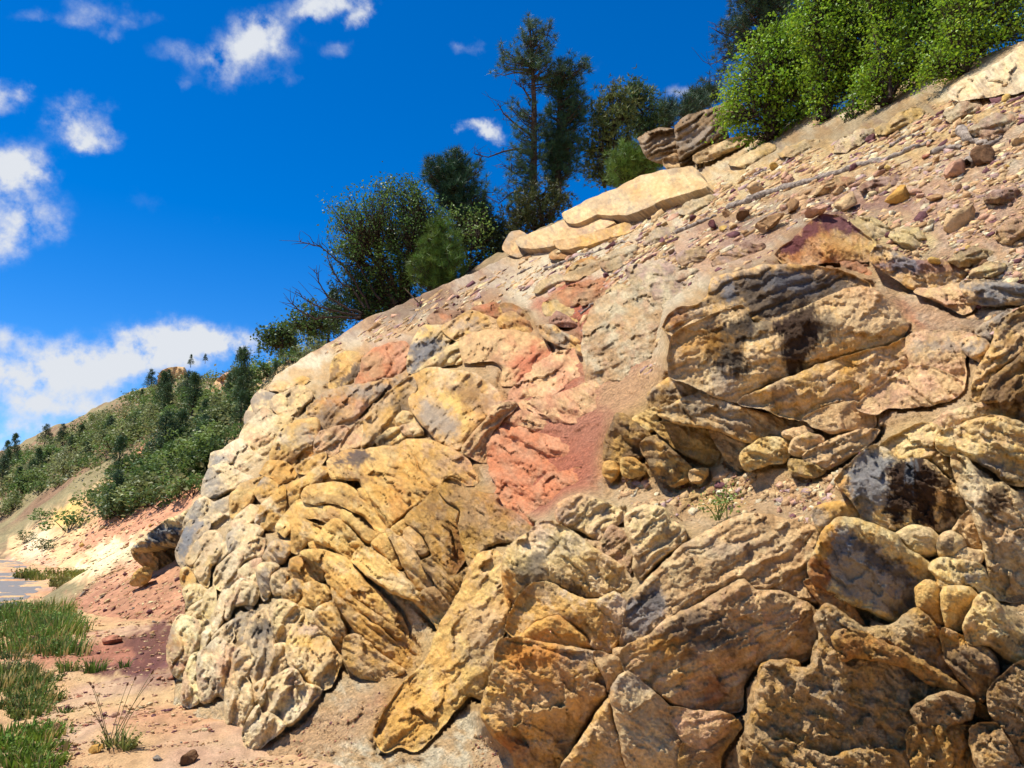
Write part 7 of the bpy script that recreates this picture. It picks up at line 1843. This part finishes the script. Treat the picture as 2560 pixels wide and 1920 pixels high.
# ------------------------------------------------------------------ fallen branches and roots
def stick(label, tile, pts, r, name='fallen_branch', cat='branch', mat=None, twigs=0, seed=1, off=.05):
    R = np.random.default_rng(seed)
    D = tp(tile, pts)
    u = np.linspace(0, len(D) - 1, len(D) * 5)
    X = np.interp(u, np.arange(len(D)), D[:, 0]); Y = np.interp(u, np.arange(len(D)), D[:, 1])
    t = surf_t(X, Y)
    for _ in range(6):
        t[1:-1] = (t[:-2] + t[1:-1] + t[2:]) / 3
    P = at(X, Y, t - off) + R.normal(0, .012, (len(u), 3))
    g = Geo()
    g.tube(P - P[0], np.linspace(r, r * .35, len(P)) * (1 + .18 * R.normal(0, 1, len(P)).clip(-1, 1)), 6)
    for _ in range(twigs):
        i = R.integers(2, len(P) - 2)
        d = R.normal(0, .3, 3) + np.array([0, 0, .2])
        g.tube(np.stack([P[i], P[i] + d * .5, P[i] + d + R.normal(0, .08, 3)]) - P[0], np.array([r * .5, r * .35, r * .15]), 4)
    o = link(name, g.mesh(name, [mat or M_DEAD]), None, P[0])
    return tag(o, label, cat)


stick('long weathered branch lying across the upper slope', 'K', [(510, 1200), (620, 1160), (800, 1095), (1000, 1040), (1150, 990), (1300, 940), (1450, 910), (1560, 850), (1690, 815)], .075, twigs=0)
stick('short half-buried branch in line below the long weathered one', 'K', [(215, 1340), (330, 1290), (440, 1240)], .05, seed=2)
stick('thin bent stick lying above the long weathered branch', 'K', [(1430, 850), (1500, 800), (1560, 785), (1640, 770)], .03, seed=3)
stick('forked grey driftwood limb leaning over the dark brown boulder', 'K', [(1885, 965), (1920, 895), (1990, 850), (2075, 790)], .06, twigs=0, seed=4)
stick('curved grey limb beside the reddish block', 'K', [(1690, 885), (1750, 850), (1865, 845)], .055, seed=5)
stick('thick grey root lying above the pinkish stone', 'K', [(1845, 745), (1900, 800), (2000, 835)], .07, seed=6)
stick('thin dark stick on the scree left of the tan block', 'K', [(570, 1050), (700, 990), (840, 935), (910, 865)], .03, seed=7)
stick('pale root snaking out beneath the long slab', 'Q', [(430, 1080), (500, 1060), (600, 1020), (720, 960), (860, 930), (960, 890), (1100, 840), (1205, 820)], .055, 'tree_root', 'root', seed=8)
stick('pale curved root on the slope right of the slab shadow', 'Q', [(1345, 1240), (1380, 1160), (1450, 1090), (1510, 1000), (1515, 920)], .035, 'tree_root', 'root', seed=9)
stick('slanting pale stick over the coral red dirt', 'Q', [(750, 1490), (830, 1420), (920, 1350), (990, 1280)], .03, seed=10)
stick('short upright pale stick beside the slanting one', 'Q', [(905, 1548), (910, 1470), (925, 1400)], .03, seed=11)
stick('pale root below the tip of the slab', 'Q', [(170, 1130), (230, 1090), (300, 1060)], .05, 'tree_root', 'root', seed=12)
stick('forked white dead root at the edge below the dark juniper', 'C', [(760, 330), (820, 240), (860, 170), (910, 130)], .06, 'tree_root', 'root', twigs=5, seed=13)


# ------------------------------------------------------------------ grass and weeds
def grass_clump(px, py, hpx, wpx, n, seed, label, group, green=(104, 118, 52), dry=.24, name='grass_clump', cat='grass clump', lean=.5, wid=.006):
    R = np.random.default_rng(seed)
    P = on_ground(np.array(float(px)), np.array(float(py)))
    t = float(P[1] / rays(px, py)[1])
    H, Wd = hpx * t / F, wpx * t / F
    th, rr = R.uniform(0, 6.28, n), np.sqrt(R.random(n)) * Wd * .5
    B = np.stack([rr * np.cos(th), rr * np.sin(th) * .8, np.full(n, -.03)], -1)
    h = H * R.uniform(.45, 1.05, n)
    d = np.stack([np.cos(th), np.sin(th), 0 * th], -1) * (lean * R.uniform(.1, 1, n) * h)[:, None] + R.normal(0, .12, (n, 3)) * h[:, None]
    d[:, 2] = 0
    side = np.cross(d, [0, 0, 1.]) + R.normal(0, .3, (n, 3)) * .1
    side /= np.linalg.norm(side, axis=1)[:, None] + 1e-9
    w = wid * R.uniform(.7, 1.5, n)[:, None]
    up = np.array([0, 0, 1.])
    p1 = B + d * .3 + up * h[:, None] * .55
    p2 = B + d + up * h[:, None]
    V = np.stack([B - side * w, B + side * w, p1 - side * w * .8, p1 + side * w * .8, p2], 1).reshape(-1, 3)
    i = np.arange(n) * 5
    q = np.stack([i, i + 1, i + 3, i + 2], -1); tr = np.stack([i + 2, i + 3, i + 4], -1)
    g0, d0 = srgb(*green) * R.uniform(.75, 1.15) * np.array([R.uniform(.9, 1.2), 1, 1]), srgb(176, 156, 96)
    dry = dry * R.uniform(.4, 2.0)
    isdry = (R.random(n) < dry)[:, None]
    C = np.where(isdry, d0, g0) * R.uniform(.7, 1.35, (n, 1)) * np.array([1, 1, 1])
    g = Geo(); g.add(V, q=q, t=tr, c=np.repeat(C, 5, 0))
    if seed % 3 != 1:
        m_ = n * 2
        pick = R.integers(n, size=m_); u_ = R.uniform(.25, .95, (m_, 1))
        pl = B[pick] + (p2 - B)[pick] * u_ + R.normal(0, .012, (m_, 3))
        g.leaves(pl, .03 * max(1, t / 9), g0 * R.uniform(.8, 1.4, (m_, 1)), R)
    o = link(name, g.mesh(name, [M_GRASS], False), None, P)
    return tag(o, label, cat, group)


GC = np.random.default_rng(90)
k = 0
for (x0, y0, x1, y1, n_, hpx, wpx, nb, gcol, lab, grp) in [
    (0, 1530, 165, 1640, 34, 50, 130, 120, (98, 126, 52), 'tall green grass clump at the road edge', 'tall grass by the road'),
    (0, 1690, 135, 1790, 15, 46, 110, 100, (90, 110, 50), 'leafy grass clump on the verge below the grey-pink boulder', 'grass below the boulder'),
    (0, 1830, 130, 1930, 13, 46, 110, 100, (98, 128, 44), 'bright grass clump in the lower left corner', 'grass in the lower left corner'),
    (45, 1440, 230, 1452, 14, 26, 50, 90, (110, 122, 52), 'low grass clump in the strip at the foot of the far cut bank', 'grass strip by the far road'),
    (140, 1460, 200, 1500, 7, 36, 50, 90, (112, 118, 58), 'low dry grass clump between road and rubble bank', 'dry grass by the rubble bank'),
    (0, 1650, 60, 1690, 6, 36, 90, 80, (84, 102, 56), 'greyish weed clump left of the grey-pink boulder', 'weeds left of the boulder')]:
    for j in range(n_):
        grass_clump(GC.uniform(x0, x1), GC.uniform(y0, y1), hpx * GC.uniform(.7, 1.1), wpx * GC.uniform(.7, 1.2), nb, 900 + k, lab, grp, gcol, wid=.007 if hpx > 50 else .012)
        k += 1
for (x, y, hp, wp, nb, gcol, lab) in [
    (172, 1678, 40, 50, 70, (96, 116, 52), 'small weed on the red dirt, leftmost of three'), (237, 1678, 42, 50, 80, (90, 116, 46), 'bushy weed on the red dirt, middle of three'), (312, 1668, 28, 24, 45, (90, 112, 46), 'smallest weed on the red dirt, right of the bushy one'),
    (165, 1782, 22, 34, 50, (98, 116, 56), 'tiny weed alone on the bare verge'), (295, 1878, 70, 70, 90, (120, 128, 66), 'short grass around the foot of the seed stalks'), (1062, 1925, 32, 30, 50, (96, 140, 48), 'small green sprout at the bottom edge, left one'), (1108, 1922, 36, 36, 60, (96, 140, 48), 'larger green sprout at the bottom edge')]:
    grass_clump(x, y, hp, wp, nb, 1300 + int(x), lab, None, gcol, .12, 'weed', 'weed', .7, .008)


def stalks(label, tile, base, tips, seed, ground_=True, r=.004, green=(118, 116, 66), heads=True, leafy=False):
    R = np.random.default_rng(seed)
    b = tp(tile, [base])[0]
    P = on_ground(np.array(b[0]), np.array(b[1])) if ground_ else at(b[0], b[1], surf_t(b[0], b[1]) - .05)
    g, lf = Geo(), Geo()
    for tx, ty in tips:
        q = tp(tile, [(tx, ty)])[0]
        E = plane_pt(q[0], q[1], P[1]); E[1] += R.uniform(-.08, .08)
        p = curve3(P + R.normal(0, .02, 3) * [1, 1, 0], E, .08, 7)
        c = srgb(*green) * R.uniform(.8, 1.2)
        g.tube(p - P, np.linspace(r, r * .5, 7), 4, c=c)
        if heads:
            g.tube(np.stack([p[-1], p[-1] + (p[-1] - p[-2]) * .25, p[-1] + (p[-1] - p[-2]) * .5]) - P, np.array([r * 1.2, r * 2.6, r * .6]), 5, c=srgb(120, 84, 60))
        if leafy:
            pts = p[2:][R.integers(5, size=24)] + R.normal(0, .035, (24, 3))
            lf.leaves(pts - P, .028, np.broadcast_to(srgb(120, 136, 66), (24, 3)), R)
    o = link('seed_stalk_plant' if not leafy else 'spindly_weed', g.mesh('stalks', [M_GRASS]), None, P)
    if leafy:
        link('leaves', lf.mesh('leaves', [M_GRASS], False), o)
    return tag(o, label, 'weed')


stalks('grass tuft with tall brown seed stalks on the verge', 'O', (690, 1290), [(540, 900), (585, 910), (770, 900), (805, 870), (870, 985), (900, 880), (915, 830), (600, 1060), (640, 1150), (850, 1240), (560, 1000)], 5)
stalks('spindly weed growing at the top of the brown dome boulder', 'E', (1240, 1110), [(1300, 800), (1260, 900), (1400, 900), (1340, 940), (1290, 1000), (1180, 960), (1060, 980)], 6, False, .004, (120, 124, 60), False, True)

# ------------------------------------------------------------------ far hillside trees and bushes
def proto_bush(seed, green, n=520, leaf=.13):
    R = np.random.default_rng(seed)
    g = Geo()
    lob = R.normal(0, .33, (9, 3)) * np.array([1, 1, .55]) + np.array([0, 0, .5])
    rad = R.uniform(.2, .36, 9)
    i = R.integers(9, size=n)
    d = R.normal(0, 1, (n, 3)); d /= np.linalg.norm(d, axis=1)[:, None]
    P = lob[i] + d * (rad[i] * R.uniform(.55, 1.05, n))[:, None]
    P[:, 2] = np.abs(P[:, 2])
    c = srgb(*green) * (R.uniform(.7, 1.3, 9)[i] * R.uniform(.8, 1.2, n))[:, None]
    g.leaves(P, leaf, c, R)
    for _ in range(6):
        e = lob[R.integers(9)]
        g.tube(curve3(np.array([0, 0, -.15]), e, .05, 4), np.linspace(.03, .008, 4), 3, c=srgb(64, 54, 46))
    return g.mesh('far_bush', [M_LEAF], False)


def proto_pine(seed, green, slim=.24, bare=False):
    R = np.random.default_rng(seed)
    g = Geo()
    g.tube(np.array([[0, 0, -.1], [.01, 0, .4], [0, .01, 1.0]]), [.028, .02, .004], 5, c=srgb(60, 48, 40))
    n = 90
    z = R.uniform(.16, 1, n) ** .9
    w = slim * (1 - z) ** .75 * R.uniform(.55, 1.15, n) + .02
    th = R.uniform(0, 6.28, n)
    E = np.stack([w * np.cos(th), w * np.sin(th), z + .02], -1)
    for e in E[:40]:
        g.tube(np.stack([[0, 0, e[2] - .06], e]), [.008, .003], 3, c=srgb(60, 48, 40))
    P = np.concatenate([E + R.normal(0, .025, E.shape) for _ in range(5)] + [E * np.array([.55, .55, 1]) for _ in range(2)])
    D = P * np.array([1, 1, 0]) + np.array([0, 0, .25]); D /= np.linalg.norm(D, axis=1)[:, None]
    c = srgb(*green) * R.uniform(.7, 1.3, (len(P), 1))
    g.needles(P, D, .06 if not bare else .03, .012, c, R, 5 if not bare else 3)
    return g.mesh('far_pine', [M_NEEDLE], False)


BUSH = [proto_bush(200 + i, gcol) for i, gcol in enumerate([(104, 124, 62), (88, 114, 56), (124, 134, 80), (80, 104, 58), (134, 140, 92)])]
FPINE = [proto_pine(230 + i, gcol, sl) for i, (gcol, sl) in enumerate([((64, 92, 56), .26), ((74, 98, 60), .2), ((60, 86, 58), .32)])]
FDEAD = proto_pine(240, (150, 96, 66), .3, True)
RF = np.random.default_rng(95)


def far_plant(px, py, hpx, meshes, label, cat, name, group=None, wide=1.0, t=None):
    if t is None:
        t = float(t_far(np.array([float(px)]), np.array([float(py)]))[0])
    if not np.isfinite(t):
        return None
    P = at(px, py, np.array(t))
    s = hpx * t / F
    mi = RF.integers(len(meshes))
    if '%' in label:
        tone = ('grey-green', 'dark green', 'pale olive', 'deep green', 'dusty yellow-green')[mi] if cat == 'bush' else ('dense', 'slim', 'spreading')[mi]
        zone = 'near the far skyline' if t > 75 else ('high up beside the crags' if py < 1010 else ('low above the bare bank' if py > 1150 else 'half way up'))
        side = 'toward the left edge' if px < 170 else ('in the middle' if px < 370 else 'toward the pale shoulder')
        label = label % (tone, zone, side)
        group = (group or '') + ', ' + zone + ' ' + side
    o = link(name, meshes[mi], None, P)
    o.rotation_euler = (0, 0, RF.uniform(0, 6.28))
    o.scale = (s * wide, s * wide, s)
    return tag(o, label, cat, group)


# the ones that stand out
for x, y, h, lab, dead in [
    (1345, 600, 350, 'tallest dark pine on the far hillside, just left of the pale shoulder', 0), (1072, 692, 300, 'slender pine with a clear trunk half way up the far hillside', 0), (1570, 335, 205, 'left of two tall pines on the near part of the far ridge', 0), (1635, 325, 190, 'right of two tall pines on the near part of the far ridge', 0),
    (1068, 350, 65, 'pine above the square hilltop crag', 0), (1340, 335, 90, 'pine on the far skyline above the dark tallest pine', 0), (1450, 290, 75, 'pine on the far skyline left of the two tall pines', 0), (930, 650, 120, 'small pine left of the slender pine', 0), (790, 560, 80, 'thin pine standing above the far skyline bushes', 0),
    (448, 770, 100, 'dead reddish-brown pine on the far skyline', 1), (35, 950, 125, 'left of two pines at the left edge of the frame', 0), (95, 930, 105, 'right of two pines at the left edge of the frame', 0), (1735, 260, 110, 'thin pine left of the dead juniper branches', 0), (1540, 480, 150, 'dark pine right above the pale shoulder', 0), (1280, 560, 170, 'dark pine beside the brown crag', 0), (1150, 330, 50, 'little pine between the hilltop crags', 0)]:
    p = tp('P', [(x, y)])[0]
    o = None
    for dy in (0, 8, 16, 26, 38, 52, 70, 95):
        t = float(t_far(np.array([p[0]]), np.array([p[1] + dy]))[0])
        if np.isfinite(t):
            break
    if not np.isfinite(t):
        t = 60.0
    far_plant(p[0], p[1], h * TILES['P'][2], [FDEAD] if dead else FPINE, lab, 'pine tree', 'pine_tree', None, 1.0, t)
GREENS = tp('P', [(0, 900), (130, 860), (280, 790), (500, 690), (690, 560), (890, 470), (910, 400), (1080, 370), (1300, 300), (1500, 240), (1700, 180), (1880, 210), (1800, 340), (1600, 340), (1420, 480), (1370, 650), (1340, 760), (1200, 830), (1130, 1000), (1000, 1100), (830, 1160), (600, 1210), (480, 1140), (560, 1020), (420, 1000), (200, 1080), (0, 1200)])
BARE = tp('P', [(560, 900), (700, 830), (900, 770), (905, 840), (700, 960), (640, 1030), (480, 1110), (300, 1180), (240, 1180), (200, 1100), (380, 1010)])
CRG = [tp('P', q) for q in ([(893, 470), (900, 380), (1040, 355), (1050, 430)], [(1170, 390), (1200, 300), (1340, 310), (1240, 390)], [(1190, 500), (1240, 400), (1340, 410), (1300, 510)])]
S = sample_poly(GREENS, 900, RF)
S = S[in_poly(S, BARE) < 0]
for q in CRG:
    S = S[in_poly(S, q) < 0]
TS = t_far(S[:, 0], S[:, 1])
order = RF.permutation(len(S))
small = []
nb_ = 0
for i in order:
    if not np.isfinite(TS[i]):
        continue
    hm = RF.uniform(.8, 1.75)
    if RF.random() < .09:
        if nb_ < 260:
            far_plant(S[i, 0], S[i, 1], hm * 2.3 * F / TS[i], FPINE, '%s small pine on the far hillside, %s, %s', 'pine tree', 'pine_tree', 'pines on the far hillside', 1.1, TS[i]); nb_ += 1
        continue
    if nb_ < 260:
        far_plant(S[i, 0], S[i, 1], hm * F / TS[i], BUSH, '%s bush on the far hillside, %s, %s', 'bush', 'bush', 'bushes on the far hillside', RF.uniform(1.0, 1.5), TS[i]); nb_ += 1
    else:
        small.append((S[i], TS[i], hm))
# hand-placed dark bushes on the bare bank
for x, y, h, lab in [(880, 1010, 110, 'dark round bush on the bare bank, uppermost'), (760, 950, 90, 'dark bush left of the uppermost one on the bare bank'), (900, 1140, 130, 'broad dark bush low on the bank beside the red dirt'), (700, 1200, 110, 'dark bush at the lower edge of the far greenery'), (380, 1270, 120, 'dark bush on the cut bank near the road'), (235, 1210, 70, 'small dark bush left of the one on the cut bank'),
                     (260, 1380, 60, 'grey-green bush low on the cut bank'), (530, 1130, 70, 'sparse bush in the middle of the bare bank'), (160, 1330, 55, 'small bush above the far road'), (1080, 1070, 120, 'dark bush against the pale shoulder'), (1000, 900, 130, 'big green bush half way up beside the pale shoulder'), (1200, 800, 130, 'green bush touching the top of the pale shoulder')]:
    p = tp('P', [(x, y)])[0]
    far_plant(p[0], p[1], h * TILES['P'][2], [BUSH[1], BUSH[3]], lab, 'bush', 'bush', None, 1.35)
# what is left reads as one mass of brush
g = Geo()
SU = sample_poly(GREENS, 1000, RF)
SU = SU[in_poly(SU, BARE) < 8]
TU = t_far(SU[:, 0], SU[:, 1])
ok = np.isfinite(TU)
SU, TU = SU[ok], TU[ok]
PU = at(SU[:, 0], SU[:, 1], TU)
kk = 16
off = RF.normal(0, 1, (len(PU), kk, 3)) * np.array([.55, .55, .3]) + np.array([0, 0, .45])
CU = np.repeat(np.array([srgb(120, 130, 76), srgb(104, 120, 66), srgb(140, 142, 96)])[RF.integers(3, size=len(PU))] * RF.uniform(.7, 1.2, (len(PU), 1)), kk, 0)
g.leaves((PU[:, None] + off).reshape(-1, 3), .34, CU, RF)
o = link('undergrowth', g.mesh('undergrowth', [M_LEAF], False))
o['kind'] = 'stuff'
tag(o, 'low green undergrowth between the bushes of the far hillside', 'undergrowth')
